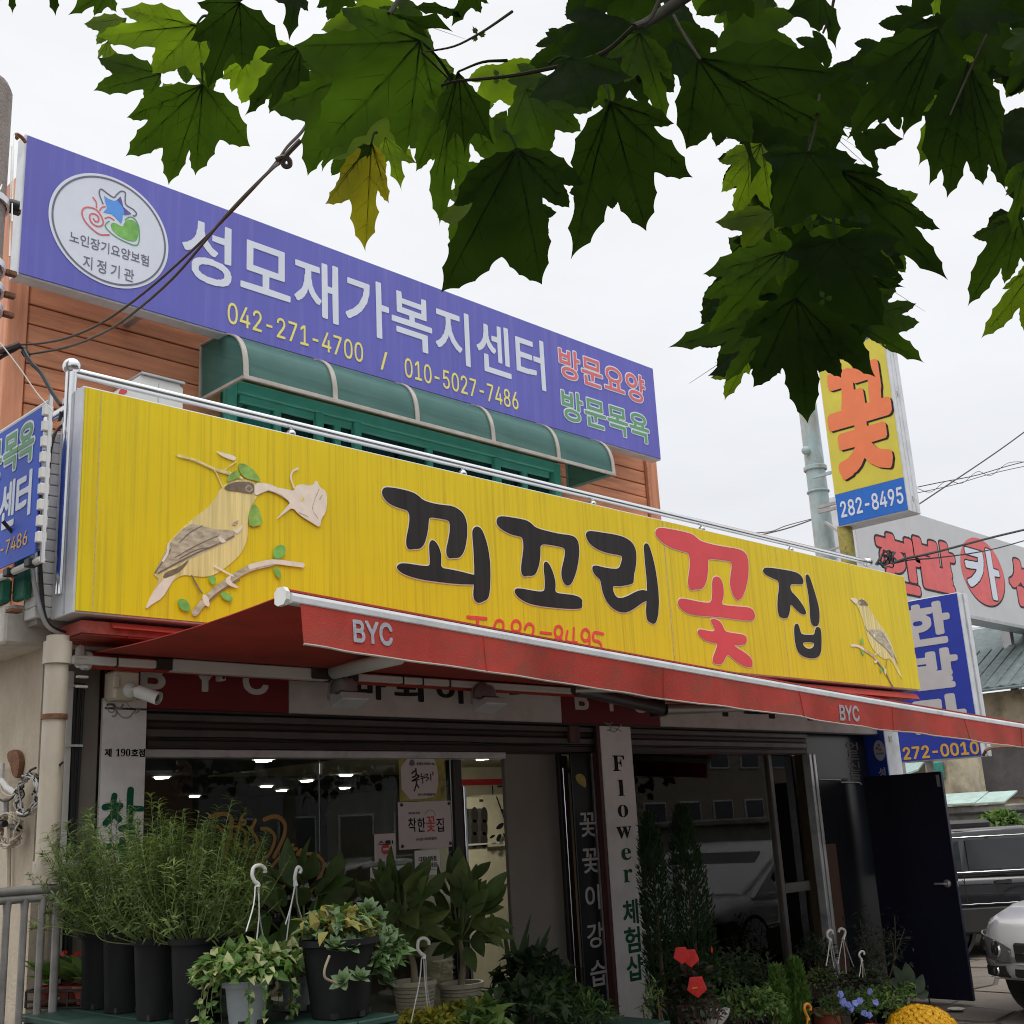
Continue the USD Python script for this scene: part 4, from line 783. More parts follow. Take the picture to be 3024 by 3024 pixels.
for r_ in (950, 1120, 1290):
    for c_ in (1060, 1188, 1318):
        p = f8.uv(pz(c_, r_)); obj('spot', f8.extrude(affinity.scale(Point(p).buffer(1, 6), .045, .075), .003, .0155), 'dark_frame', fr_)
obj('display', box(f8.uv(pz(1265, 755))[0], f8.uv(pz(1315, 755))[0], 8.592, 8.599, f8.uv(pz(1290, 770))[1], f8.uv(pz(1290, 738))[1]), 'dark_frame', fr_)
obj('shelf', box(qx0, qx2 + .2, 8.55, 8.583, f8.uv(pz(1200, 1362))[1], f8.uv(pz(1200, 1340))[1]), 'white_plastic', fr_)
sprig = thing('shop_plant', 'dark leaved sprig silhouetted against the pale kitchen unit', 'plant', (7.0, 8.5, 1.0))
f85 = FKi(8.45)
obj('stem', tube(smooth_path([f85.P(*f85.uv(pz(*q))) for q in ((1500, 700), (1555, 850), (1620, 1050), (1640, 1300), (1640, 1700))], 4), .006, 6), 'letter_dark', sprig)
for pl_ in ([(1545, 858), (1600, 880), (1640, 940), (1570, 920)], [(1480, 1150), (1530, 1070), (1610, 1050), (1570, 1140)], [(1590, 1120), (1640, 1060), (1690, 1120), (1650, 1225)], [(1400, 1275), (1430, 1225), (1490, 1218), (1450, 1265)], [(1490, 1275), (1530, 1210), (1570, 1210), (1550, 1290), (1515, 1320)], [(1580, 1190), (1615, 1215), (1612, 1265)]):
    obj('leaf', f85.extrude(blob(f85.poly(pl_, pz), 2), .004), 'letter_dark', sprig)

# jambs, sliding leaf and chrome strip of the doorway
FD = Frame((0, 6.2, 0))
d0, d1 = X(a3(222, 900), FD), X(a3(590, 900), FD)
dl = thing('sliding_door', 'plain grey sliding door leaf half open behind the plants', 'door', ((d0 + d1) / 2, 6.2, .06))
obj('leaf_panel', box(d0, d1, 6.2, 6.24, .07, FD.uv(a3(400, 716))[1], .005), 'door_grey', dl)
obj('edge_strip', box(d1 + .002, d1 + .035, 6.17, 6.245, .07, FD.uv(a3(400, 720))[1], .004), 'dark_frame', dl)
obj('chrome_strip', box(d1 + .036, d1 + .05, 6.165, 6.2, .07, FD.uv(a3(600, 830))[1], .003), 'steel', dl)
obj('chrome_jamb', box(gx1 + .077, gx1 + .10, YG - .04, YG + .0, .12, Zf(a2(1575, 960), YG), .003), 'steel', B)
obj('door_head', box(gx1 + .08, kx0, 6.10, 6.3, FD.uv(a3(400, 712))[1] + .004, header_z - .003), 'maroon', B)
obj('dark_jamb', box(d1 + .06, px0, 6.25, 6.6, .06, 2.27), 'dark_frame', B)

# ------------------------------------------------------------------ right shop window and entrance
YG2 = 6.10; FG2 = Frame((0, YG2, 0))
rx0, rx1 = px1 + .004, ry(a4(365, 600), 6.0)[0]
wt = Zf(a3(1400, 640), YG2)
SW2 = obj('shop_window', join([box(rx0, rx1 - .04, YG2 - .03, YG2 + .05, wt, wt + .06, .005), box(rx0, rx1 - .04, YG2 - .03, YG2 + .05, .1, .35, .005), box(rx0, rx0 + .03, YG2 - .03, YG2 + .05, .351, wt - .001, .004)]), 'dark_frame', B)
obj('head_band', box(rx0, rx1 - .05, 6.02, 6.06, wt + .065, wt + .13, .004), 'aluminium', B)
for k in range(22): obj('tile', box(rx0 + .01 + k * .16, rx0 + .16 + k * .16, 6.0, 6.03, wt + .137, wt + .2, .004), 'marble', B)
mid2 = X(a4(115, 900), FG2)
obj('pane', box(rx0 + .032, mid2 - .04, YG2, YG2 + .006, .355, wt - .004), 'shop_glass', SW2)
obj('pane', box(mid2 + .04, rx1 - .05, YG2, YG2 + .006, .355, wt - .004), 'shop_glass', SW2)
obj('mullion', box(mid2 - .028, mid2 + .028, YG2 - .03, YG2 + .05, .351, wt - .001, .005), 'shutter', SW2)
obj('sash_rail', box(mid2 + .042, rx1 - .06, YG2 - .02, YG2 - .002, Zf(b4(350, 500), YG2), Zf(b4(350, 430), YG2), .004), 'shutter', SW2)
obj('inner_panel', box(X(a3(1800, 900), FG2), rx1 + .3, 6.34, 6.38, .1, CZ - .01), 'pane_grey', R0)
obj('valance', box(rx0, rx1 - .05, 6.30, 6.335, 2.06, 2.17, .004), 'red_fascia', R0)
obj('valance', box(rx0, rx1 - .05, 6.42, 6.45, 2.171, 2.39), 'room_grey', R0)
obj('door_post', join([box(rx1 - .02, rx1 + .025, 5.96, 6.04, 0, 2.28, .004), box(rx1 + .035, rx1 + .075, 5.95, 6.04, 0, 2.28, .004)]), 'aluminium', B)
obj('wood_jamb', box(rx1 + .08, rx1 + .34, 6.0, 6.06, 0, 1.45, .005), 'brown_wood', B)
obj('entrance_glass', box(rx1 + .08, 11.2, 6.065, 6.08, .03, 2.76), 'black_panel', B)
FE = Frame((0, 6.063, 0))
for ch, t, b in (('어', 645, 700), ('르', 705, 770), ('신', 785, 850), ('들', 860, 920)): put('lettering', FE, fitpx(FE, glyphs(ch, 'cjk', .01), a4(665 + (t - 645) * .11, (t + b) / 2), a4(745 + (t - 645) * .11, (t + b) / 2), a4(705, t), a4(705, b)), 'shutter', B)
obj('door_closer', tube([FE.P(*FE.uv(a4(445, 915)), .03), FE.P(*FE.uv(a4(605, 915)), .03), FE.P(*FE.uv(a4(610, 935)), .03), FE.P(*FE.uv(a4(740, 935)), .03), FE.P(*FE.uv(a4(755, 950)), .03)], .006, 6), 'dull_steel', B)
# the open navy door
hinge, free = np.array([10.93, 5.97]), rz(b4(1580, 1285), .03)[:2]
dt = rx(a4(1335, 855), free[0])[2]
DR = thing('open_door', 'dark navy door standing open at the right end of the shop', 'door', (hinge[0], hinge[1], .03))
obj('leaf_panel', bar((hinge[0], hinge[1], (dt + .03) / 2), (free[0], free[1], (dt + .03) / 2), .045, dt - .03, bev=.004), 'navy_door', DR)
FDr = Frame((free[0] - .024, 0, 0), (0, -1, 0))
hp = FDr.uv(b4(1385, 447)); hP = FDr.P(*hp)
obj('rose', lathe([(.0, .026), (.022, .026), (.034, .014), (.037, 0)], hP, 16, FDr.N), 'dull_steel', DR, smooth=40)
obj('handle', tube([hP + FDr.N * .02, hP + FDr.N * .055, hP + FDr.N * .055 + [0, .10, 0]], .010, 10), 'dull_steel', DR, smooth=40)
obj('hinge', box(free[0] - .03, free[0] - .023, free[1] + .02, free[1] + .05, dt - .14, dt - .03, .002), 'dull_steel', DR)
obj('lock_plate', box(free[0] - .012, free[0] + .012, free[1] - .003, free[1] + .004, hp[1] - .03, hp[1] + .02), 'steel', DR)

# ------------------------------------------------------------------ the red awning
AW = thing('awning', 'long faded red folding awning with valance reading BYC', 'awning', (7, 5.8, 2.7))
PL, PR = ry(D(548, 1118), 3.92), ry(a4(1932, 515), 4.22)
PE = PR + (PR - PL) * .055
wx0, wx1, wzz = 2.78, PE[0] - .02, 2.745
na = 40
def barp(t): return PL + (PE - PL) * t + np.array([0, 0, -.015 * math.sin(math.pi * t)])
rows = []
for j, s in enumerate(np.linspace(0, 1, 9)):
    for t in np.linspace(0, 1, na):
        wall = np.array([wx0 + (wx1 - wx0) * t, 5.86, wzz]); p = wall * (1 - s) + barp(t) * s
        p[2] += -.035 * math.sin(math.pi * s) * (1 - .5 * t) + .006 * math.sin(t * 55 + s * 3) * s * (1 - s) * 4
        rows.append(p)
rows = np.array(rows).reshape(9, na, 3)
def thick(grid, t):
    g = np.asarray(grid); a, b = g.shape[:2]
    du = np.gradient(g, axis=1); dv = np.gradient(g, axis=0); nn = np.cross(du, dv); nn /= np.linalg.norm(nn, axis=2, keepdims=True) + 1e-12
    v = np.vstack([g.reshape(-1, 3), (g + nn * t).reshape(-1, 3)]); f = []; o = a * b
    for i in range(a - 1):
        for j in range(b - 1):
            A_, B_, C_, D_ = i * b + j, i * b + j + 1, (i + 1) * b + j + 1, (i + 1) * b + j
            f += [(A_, C_, B_), (A_, D_, C_), (o + A_, o + B_, o + C_), (o + A_, o + C_, o + D_)]
    rim = [(0, j, 0, j + 1) for j in range(b - 1)] + [(a - 1, j + 1, a - 1, j) for j in range(b - 1)] + [(i + 1, 0, i, 0) for i in range(a - 1)] + [(i, b - 1, i + 1, b - 1) for i in range(a - 1)]
    for i, j, k_, l in rim: A_, B_ = i * b + j, k_ * b + l; f += [(A_, B_, o + B_), (A_, o + B_, o + A_)]
    return (v, np.array(f))
obj('canopy', thick(rows, -.004), 'red_cloth', AW, smooth=50)
unit3 = lambda v: np.asarray(v) / np.linalg.norm(v)
dirb = (PE - PL) / np.linalg.norm(PE - PL); outb = np.cross(dirb, [0, 0, 1.0]); outb /= np.linalg.norm(outb)
if outb[1] > 0: outb = -outb
pb = np.array([barp(t) for t in np.linspace(-.002, 1, 30)])
def strip_bar(pts, prof):                                       # profile (out, up) swept along the bar
    v, f, n = [], [], len(prof)
    for p in pts:
        for o_, z_ in prof: v.append(p + outb * o_ + np.array([0, 0, z_]))
    for i in range(len(pts) - 1):
        for j in range(n): k_ = (j + 1) % n; f += [(i * n + j, (i + 1) * n + j, (i + 1) * n + k_), (i * n + j, (i + 1) * n + k_, i * n + k_)]
    e = (len(pts) - 1) * n
    for j in range(1, n - 1): f += [(0, j, j + 1), (e, e + j + 1, e + j)]
    return (np.array(v), np.array(f))
obj('front_bar', strip_bar(pb, [(0, -.05), (.032, -.05), (.038, -.044), (.039, -.022), (.032, -.008), (0, -.002), (-.03, -.006), (-.03, -.045)]), 'sign_edge', AW)
obj('bar_lip', strip_bar(pb, [(-.01, .0), (.02, -.001), (.02, .008), (-.01, .010)]), 'red_cloth', AW)
cap = barp(-.004)
obj('end_cap', slab([cap + outb * o_ + np.array([0, 0, z_]) for o_, z_ in ((-.035, -.05), (-.015, -.062), (.025, -.060), (.042, -.04), (.042, -.008), (.025, .012), (-.015, .014), (-.035, -.004))], dirb, -.02), 'white_plastic', AW)
# valance, with seams and waves
nv = 160; vg = np.zeros((6, nv, 3)); VH = .165
for j, t in enumerate(np.linspace(.003, 1, nv)):
    b_ = barp(t) + outb * .030 + np.array([0, 0, -.048]); xx_ = t * 8
    for i, s in enumerate(np.linspace(0, 1, 6)):
        wv = .010 * math.sin(xx_ * 2.3) + .006 * math.sin(xx_ * 7.1 + 1) + .004 * math.sin(xx_ * 15 + 2) + .016 * math.exp(-((xx_ - .12) / .10) ** 2)
        vg[i, j] = b_ + outb * (.004 + wv * s * 1.3) + np.array([0, 0, -VH * s * (1 + .018 * math.sin(xx_ * 3.1) + .01 * math.sin(xx_ * 8))])
VAL = obj('valance', thick(vg, .0025), 'red_cloth', AW, smooth=50)
hem = vg[-1] + np.array([0, 0, -.002]); obj('hem', tube(hem, .005, 6), 'canopy_band', AW)
FV = Frame(barp(0) + outb * .046, unit3(dirb * [1, 1, 0]), np.array([0, 0, 1.0]))
def on_valance(g, t=.002):                                      # lettering laid on the waving cloth
    e = FV.extrude(g, t, 0); v = e[0].copy()
    for k_, p in enumerate(v):
        u = (p - barp(0)) @ dirb / np.linalg.norm(PE - PL); jj = np.clip(u, .003, 1) * (nv - 1); s = np.clip((barp(np.clip(u, 0, 1))[2] - .048 - p[2]) / VH, 0, 1) * 5
        j0, i0 = int(min(jj, nv - 2)), int(min(s, 4)); a_, b_ = jj - j0, s - i0
        w = vg[i0, j0] * (1 - a_) * (1 - b_) + vg[i0, j0 + 1] * a_ * (1 - b_) + vg[i0 + 1, j0] * (1 - a_) * b_ + vg[i0 + 1, j0 + 1] * a_ * b_
        d_ = (w - p) @ outb; v[k_] = p + outb * (d_ + .004 + ((p - FV.o) @ FV.N > t / 2) * .0)
    return (v, e[1])
for l, r, t, b in (((c5, 78, 1505), (c5, 285, 1540), (c5, 110, 1455), (c5, 110, 1578)), ((a4, 630, 440), (a4, 765, 450), (a4, 650, 378), (a4, 650, 492))):
    g = fitpx(FV, glyphs('BYC', 'sans', .03), *(q[0](q[1], q[2]) for q in (l, r, t, b)))
    obj('lettering', on_valance(g), 'print_white', AW)
for t in (.13, .30, .475, .63, .78, .93):
    j = int(t * (nv - 1)); obj('seam', tube(vg[:, j] + outb * .004, .0028, 5), 'red_cloth', AW)
# roller, square beam, brackets and folding arms
obj('roller', tube([(2.74, 5.80, 2.70), (11.3, 5.80, 2.70)], .042, 16), 'red_cloth', AW, smooth=40)
zbm = Zf(a1(1600, 125), 5.76)
cutx = [ry(q, 5.76)[0] for q in (a1(520, 85), a1(822, 95), a1(828, 95), a1(1105, 105), a1(1215, 115), a2(630, 140), a2(850, 200), a2(1170, 195), a2(1176, 195), a2(1310, 200), a2(1316, 200), a2(1502, 205), a2(1508, 205))]
beams = [(cutx[0], cutx[1]), (cutx[2], cutx[3]), (cutx[4], cutx[5]), (cutx[6], cutx[7]), (cutx[8], cutx[9]), (cutx[10], cutx[11]), (cutx[12], cutx[12] + 1.4), (cutx[12] + 1.42, 11.2)]
for a, b in beams:
    h_ = .034 if a == cutx[4] else .022
    obj('beam', box(a, b, 5.76 - h_, 5.76 + h_, zbm - h_, zbm + h_, .005), 'white_plastic', AW)
for k in range(len(beams) - 1): obj('clamp', box(beams[k][1] + .0005, beams[k + 1][0] - .0005, 5.735, 5.785, zbm - .026, zbm + .03), 'dark_frame', AW)
bx_ = 2.71
obj('wall_bracket', join([bar((bx_, 5.80, 2.77), (bx_ - .02, 5.76, zbm - .03), .03, .05, up=(0, 1, 0), bev=.006)] + [box(bx_ - .04, bx_ + .02, 5.73, 5.75, zz_, zz_ + .012, .003) for zz_ in (2.55, 2.6, 2.65, 2.7)]), 'white_plastic', AW)
obj('bracket_disc', lathe([(0, .03), (.05, .03), (.05, 0), (0, 0)], (bx_ + .02, 5.80, 2.70), 16, (1, 0, 0)), 'sign_edge', AW)
sh1 = ry(a2(690, 145), 5.72); el1 = np.array([sh1[0] + 1.35, 5.05, 2.63]); ba1 = barp((sh1[0] + .5 - PL[0]) / (PE[0] - PL[0]))
obj('arm', tube([sh1, ry(a2(1155, 45), 4.3)], [.045, .034], 12), 'white_plastic', AW, smooth=40)
obj('arm_joint', box(sh1[0] - .16, sh1[0] - .01, 5.70, 5.80, zbm - .03, zbm + .11, .008), 'dark_frame', AW)
sh2, el2 = ry(a3(1325, 405), 5.70), ry(a3(725, 275), 5.0)
obj('arm', tube([sh2, el2], [.05, .036], 12), 'dark_frame', AW, smooth=40)
obj('forearm', tube([el2, barp((el2[0] + .9 - PL[0]) / (PE[0] - PL[0])) - [0, 0, .03]], .022, 8), 'dull_steel', AW, smooth=40)
obj('arm_joint', box(sh2[0] - .02, sh2[0] + .07, 5.69, 5.80, sh2[2] - .06, sh2[2] + .08, .008), 'dark_frame', AW)
obj('arm', tube([ry(a3(1345, 410), 5.68) + [.05, 0, 0], ry(a3(1932, 400), 5.3)], [.045, .03], 10), 'dull_steel', AW, smooth=40)
sl = ry(a4(935, 322), 5.8)
obj('side_bracket', box(sl[0] - .03, sl[0] + .12, 5.76, 5.86, sl[2] - .05, sl[2] + .03, .006), 'white_plastic', AW)
obj('wall_flap', slab([(2.75, 5.56, 2.862), (11.40, 5.53, 2.85), (11.40, 5.50, 2.795), (2.75, 5.53, 2.83)], (0, -1, 0), .004), 'red_cloth', AW)

# ------------------------------------------------------------------ lamps, camera and boxes under the awning
def floodlight(p, w, h, label):
    c = np.asarray(p); t_ = thing('floodlight', label, 'floodlight', c)
    prof = [(0, 0, .02, 0), ]
    obj('housing', join([lathe([(.0, h * .52), (w * .28, h * .50), (w * .40, h * .34), (w * .42, h * .1)], c + [0, 0, -h * .2], 16)]), 'dull_steel', t_, smooth=40)
    obj('visor', obox(c + [0.0, -.05, -h * .36], (w * .5, .07, h * .13), np.array([[1, 0, 0], [0, .94, -.34], [0, .34, .94]]), .008), 'sign_edge', t_)
    obj('yoke', tube(smooth_path([c + [-w * .5, .02, -h * .3], c + [-w * .42, .02, h * .18], c + [0, .02, h * .42], c + [w * .42, .02, h * .18], c + [w * .48, .02, -h * .2]], 5), .008, 6), 'dull_steel', t_)
    obj('lens', obox(c + [0, -.06, -h * .18], (w * .36, .012, h * .1), np.eye(3), .004), 'dark_frame', t_)
floodlight(ry(a2(762, 270), 5.72), .20, .20, 'grey floodlight bracket lamp beside the left awning arm')
floodlight(ry(a2(1762, 310), 5.72), .20, .20, 'grey floodlight hanging in front of the white fascia, right of the black letters')
q0, q1 = ry(a1(815, 340), 5.8), ry(a1(1000, 140), 5.8)
jb = thing('junction_box', 'cream plastic junction box on the maroon fascia behind the security camera', 'box', ((q0[0] + q1[0]) / 2, 5.88, q0[2]))
obj('box_body', box(q0[0], q1[0], 5.80, 5.925, q0[2], q1[2], .012), 'cream_plastic', jb)
obj('latch', box(q0[0] - .012, q0[0] + .02, 5.785, 5.80, q0[2] + .06, q0[2] + .12, .004), 'cream_plastic', jb)
cm = ry(a1(932, 275), 5.79)
sc_ = thing('security_camera', 'white bullet security camera on a round mount under the awning', 'camera', cm)
obj('mount', lathe([(0, .03), (.018, .03), (.04, .012), (.042, 0)], cm + [0, .008, 0], 18, (0, -1, 0)), 'white_plastic', sc_, smooth=40)
ce, cf = ry(a1(985, 285), 5.70), ry(a1(1100, 325), 5.62)
obj('neck', tube([cm + [0, -.02, 0], cm + [.02, -.06, 0], ce], .012, 8), 'white_plastic', sc_)
ax = (cf - ce) / np.linalg.norm(cf - ce)
obj('barrel', lathe([(0, -.01), (.026, -.01), (.03, .0), (.03, .11), (.027, .115), (0, .115)], ce, 18, ax), 'white_plastic', sc_, smooth=40)
obj('hood', lathe([(.032, .0), (.034, .0), (.034, .13), (.032, .13)], ce, 18, ax), 'white_plastic', sc_, smooth=40)
obj('lens', lathe([(0, .117), (.02, .117), (.02, .1155)], ce, 14, ax), 'dark_frame', sc_)
for q, w, lab in ((a1(1560, 195), .03, 'tiny square sensor box on the maroon fascia'), (a3(272, 288), .045, 'small black cable clip box on the white fascia right of the floodlight')):
    p = ry(q, 5.92); t_ = thing('sensor', lab, 'sensor', p); obj('box_body', box(p[0] - w * .6, p[0] + w * .6, 5.87, 5.927, p[2] - w * .5, p[2] + w * .5, .004), 'white_plastic' if w < .04 else 'dark_frame', t_); obj('eye', lathe([(0, .006), (.009, .005), (.01, 0)], (p[0], 5.869, p[2]), 10, (0, -1, 0)), 'dark_frame', t_)
# ------------------------------------------------------------------ right of the shop: poles and signs
def side_frame(X_): return Frame((X_, 0, 0), (0, -1, 0))
def vbar(x, y, r, z0, z1, n=14): return tube([(x, y, z0), (x, y, z1)], r, n)
def place(p, Y): return ry(p, Y)
PX = 12.3
b_ = rx(c6(890, 1000), PX); yb_ = b_[1] + .0
hw = .5 * abs(rx(c6(825, 1000), PX)[1] - rx(c6(905, 1000), PX)[1]) * .72
PP = thing('sign_pole', 'pale blue steel sign pole with rust streaks and a slanted brace behind the yellow sign', 'pole', (PX, yb_, 0))
obj('pole', tube([(PX, yb_, 0), (PX, yb_, 4.2), (PX, yb_, 7.6)], [.135, .125, .105], 18), 'paleblue_pole', PP, smooth=40)
obj('collar', lathe([(.127, 0), (.14, .01), (.14, .05), (.127, .06)], (PX, yb_, rx(c6(840, 690), PX)[2]), 18), 'paleblue_pole', PP, smooth=40)
obj('collar', lathe([(.128, 0), (.136, .008), (.136, .02), (.128, .028)], (PX, yb_, rx(c6(850, 805), PX)[2]), 18), 'paleblue_pole', PP, smooth=40)
bt, bb = rx(c6(800, 580), PX - .16), rx(c6(752, 1060), PX - .16)
dn = (bb - bt) / np.linalg.norm(bb - bt)
obj('brace', tube([bt + [0, 0, .0], bt, bb, bb + dn * 1.2], .05, 12), 'paleblue_pole', PP, smooth=40)
obj('brace_end', ball(bt, .052, 2), 'paleblue_pole', PP, smooth=True)
# the tall yellow flower sign
KX = 12.0; FKk = side_frame(KX)
ku0, ku1 = FKk.uv(c6(968, 978))[0], FKk.uv(c6(1335, 888))[0]; kz0 = FKk.uv(c6(1150, 935))[1]
ktop = kz0 + (ku1 - ku0) * 2.72
KS = thing('vertical_sign', 'tall yellow projecting sign with one big orange Korean letter and blue phone band', 'sign', (KX + .1, -(ku0 + ku1) / 2, kz0))
def sbox_(x0, x1, u0, u1, z0, z1, bev=0): return box(x0, x1, -u1, -u0, z0, z1, bev)
dpt = abs(ry(c6(1400, 900), -ku1)[0] - ry(c6(1338, 885), -ku1)[0])
obj('cabinet', sbox_(KX + .008, KX + dpt, ku0, ku1, kz0, ktop, .006), 'sign_edge', KS)
for s in (.33, .62): obj('side_rib', box(KX + dpt * s, KX + dpt * s + .012, -ku1 - .006, -ku1 - .0005, kz0 + .02, ktop - .02), 'sign_edge', KS)
zband = FKk.uv(c6(1130, 765))[1]
obj('panel', sbox_(KX, KX + .0075, ku0 + .012, ku1 - .012, zband + .002, ktop - .012), 'yellow_panel', KS)
obj('phone_panel', sbox_(KX, KX + .0075, ku0 + .012, ku1 - .012, kz0 + .012, zband), 'sign_blue', KS)
kg = fitpx(FKk, glyphs('꽃', 'cjk', .045), c6(910, 400), c6(1283, 600), c6(1195, 92), c6(985, 738))
put('letter_shadow', FKk, affinity.translate(kg, .022, -.022), 'ink_black', KS)
put('lettering', FKk, kg, 'sign_orange', KS, 1)
put('phone_number', FKk, fitpx(FKk, glyphs('282-8495', 'sans', .02), c6(980, 885), c6(1303, 800), c6(1010, 838), c6(1010, 925)), 'print_white', KS)
tb = FKk.uv(c3(1085, 1770)); put('blue_badge', FKk, sbox(ku0 + .03, tb[1] + .0, tb[0] + .10, tb[1] + .42), 'sign_blue', KS)
put('badge_mark', FKk, blob(FKk.poly([(1045, 1725), (1055, 1712), (1068, 1725), (1062, 1745)], c3), 1), 'print_white', KS, 1)
for q, w in (((900, 695), .03), ((915, 855), .03), ((920, 880), .03)):
    p = FKk.uv(c6(*q)); obj('bracket', bar((KX + .06, yb_ - .1, p[1]), (KX + .06, -ku0 + .001, p[1]), .03, .035), 'paleblue_pole' if q[1] < 800 else 'dull_steel', KS)
for q in ((1275, 285), (1355, 830)): p = ry(c6(*q), -ku1); obj('latch', box(p[0] - .012, p[0] + .012, -ku1 - .008, -ku1 - .001, p[2] - .03, p[2] + .03, .002), 'dull_steel', KS)
# a second, shorter mossy pole under it
mp = rx(c6(1010, 1050), 12.1)
MP = thing('rusty_pole', 'yellow green rusting pole under the tall yellow sign', 'pole', (12.1, mp[1], 0))
obj('pole', vbar(12.1, mp[1], .085, 0, kz0 + .02, 14), 'mossy_pole', MP, smooth=40)
obj('stay', bar((12.1, mp[1] + .05, mp[2] + .1), (12.2, yb_ - .1, rx(c6(905, 950), 12.2)[2]), .025, .025), 'dull_steel', MP)
obj('stay', bar((12.1, mp[1] + .05, mp[2] - .05), (12.2, yb_ - .1, rx(c6(930, 1095), 12.2)[2] + .0), .02, .02), 'dull_steel', MP)

# wide grey sign on the building beyond
GYs = 8.0; FGs = Frame((0, GYs, 0))
g0, gzb = FGs.uv(c6(1055, 985))[0], FGs.uv(c6(1640, 1440))[1]; gzt = FGs.uv(c6(1400, 912))[1]
GS = thing('grey_signboard', 'wide pale grey signboard with coral Korean letters edged in black', 'sign', (g0 + 3.4, GYs + .1, gzb))
obj('cabinet', box(g0, g0 + 7.2, GYs + .008, GYs + .4, gzb, gzt, .01), 'sign_edge', GS)
obj('panel', box(g0 + .02, g0 + 7.18, GYs, GYs + .0075, gzb + .03, gzt - .02), 'sign_grey', GS)
obj('lower_trim', box(g0, g0 + 7.2, GYs - .02, GYs + .006, gzb - .03, gzb + .026), 'dull_steel', GS)
for x in (1.2, 6.0): obj('support', box(g0 + x, g0 + x + .15, GYs + .402, GYs + .55, 0, gzt - .3), 'dull_steel', GS)
for ch, l, r, t, b in (('한', (1178, 1180), (1412, 1290), (1300, 1030), (1390, 1335)), ('밭', (1368, 1150), (1585, 1230), (1500, 1052), (1500, 1312))):
    g = fitpx(FGs, glyphs(ch, 'cjk', .05), c6(*l), c6(*r), c6(*t), c6(*b)); put('lettering', FGs, g.buffer(.035), 'ink_black', GS); put('lettering', FGs, g, 'letter_coral', GS, 1)
e0, e1 = FGs.uv(c6(1605, 1180)), FGs.uv(c6(1830, 1260)); ez1, ez0 = FGs.uv(c6(1690, 1035))[1], FGs.uv(c6(1740, 1382))[1]
el = affinity.translate(affinity.scale(Point(0, 0).buffer(1, 24), (e1[0] - e0[0]) / 2, (ez1 - ez0) / 2), (e0[0] + e1[0]) / 2, (ez0 + ez1) / 2)
put('disc', FGs, affinity.translate(el, .02, -.03), 'ink_black', GS); put('disc', FGs, el, 'letter_coral', GS, 1)
g = fitpx(FGs, glyphs('카', 'cjk', .03), c6(1625, 1180), c6(1805, 1240), c6(1720, 1085), c6(1760, 1352)); put('lettering', FGs, g.buffer(.025), 'ink_black', GS, 2); put('lettering', FGs, g, 'print_white', GS, 3)
u_ = e1[0] + .22; hgt = ez1 - ez0
for ch, k in (('센', 0), ('타', 1)):
    g = fit(glyphs(ch, 'cjk', .05), u_ + k * 1.75, u_ + k * 1.75 + 1.55, ez0 + .12, ez1 - .12); put('lettering', FGs, g.buffer(.035), 'ink_black', GS); put('lettering', FGs, g, 'letter_coral', GS, 1)

# deep blue vertical sign below it
VX = 14.0; FVs = side_frame(VX)
vu1 = FVs.uv(c6(1585, 1315))[0]; vz1 = FVs.uv(c6(1585, 1315))[1]; vz0 = FVs.uv(a4(1650, 745))[1]; vu0 = FVs.uv(a4(1050, 800))[0]
VS = thing('blue_vertical_sign', 'deep blue projecting sign with grey Korean letters and amber phone number', 'sign', (VX + .1, -(vu0 + vu1) / 2, vz0))
dv_ = abs(ry(c6(1640, 1330), -vu1)[0] - ry(c6(1588, 1318), -vu1)[0])
obj('cabinet', sbox_(VX + .008, VX + dv_, vu0, vu1, vz0, vz1, .006), 'sign_edge', VS)
obj('panel', sbox_(VX, VX + .0075, vu0 + .01, vu1 - .01, vz0 + .01, vz1 - .01), 'sign_deepblue', VS)
obj('edge_profile', box(VX + dv_ * .45, VX + dv_ * .7, -vu1 - .02, -vu1 - .001, vz0, vz1, .004), 'aluminium', VS)
for ch, l, r, t, b in (('한', (1290, 1450), (1547, 1440), (1480, 1360), (1450, 1590)), ('밭', (1330, 1700), (1590, 1665), (1530, 1600), (1450, 1822)), ('카', (1345, 1950), (1630, 1900), (1560, 1838), (1500, 2080))):
    put('lettering', FVs, fitpx(FVs, glyphs(ch, 'cjk', .045), c6(*l), c6(*r), c6(*t), c6(*b)), 'letter_silver', VS)
put('phone_number', FVs, fitpx(FVs, glyphs('272-0010', 'sans', .03), a4(1070, 730), a4(1610, 680), a4(1110, 680), a4(1110, 772)), 'letter_amber', VS)
obj('post', tube([(VX + .15, -vu0 - .3, 0), (VX + .15, -vu0 - .3, vz1 - .3)], .05, 10), 'dull_steel', VS)
obj('conduit', tube(smooth_path([ry(a4(1640, 740), -vu1 - .04), ry(a4(1690, 690), -vu1 - .1), ry(a4(1860, 678), 6.4)], 5), .018, 6), 'rust', VS)

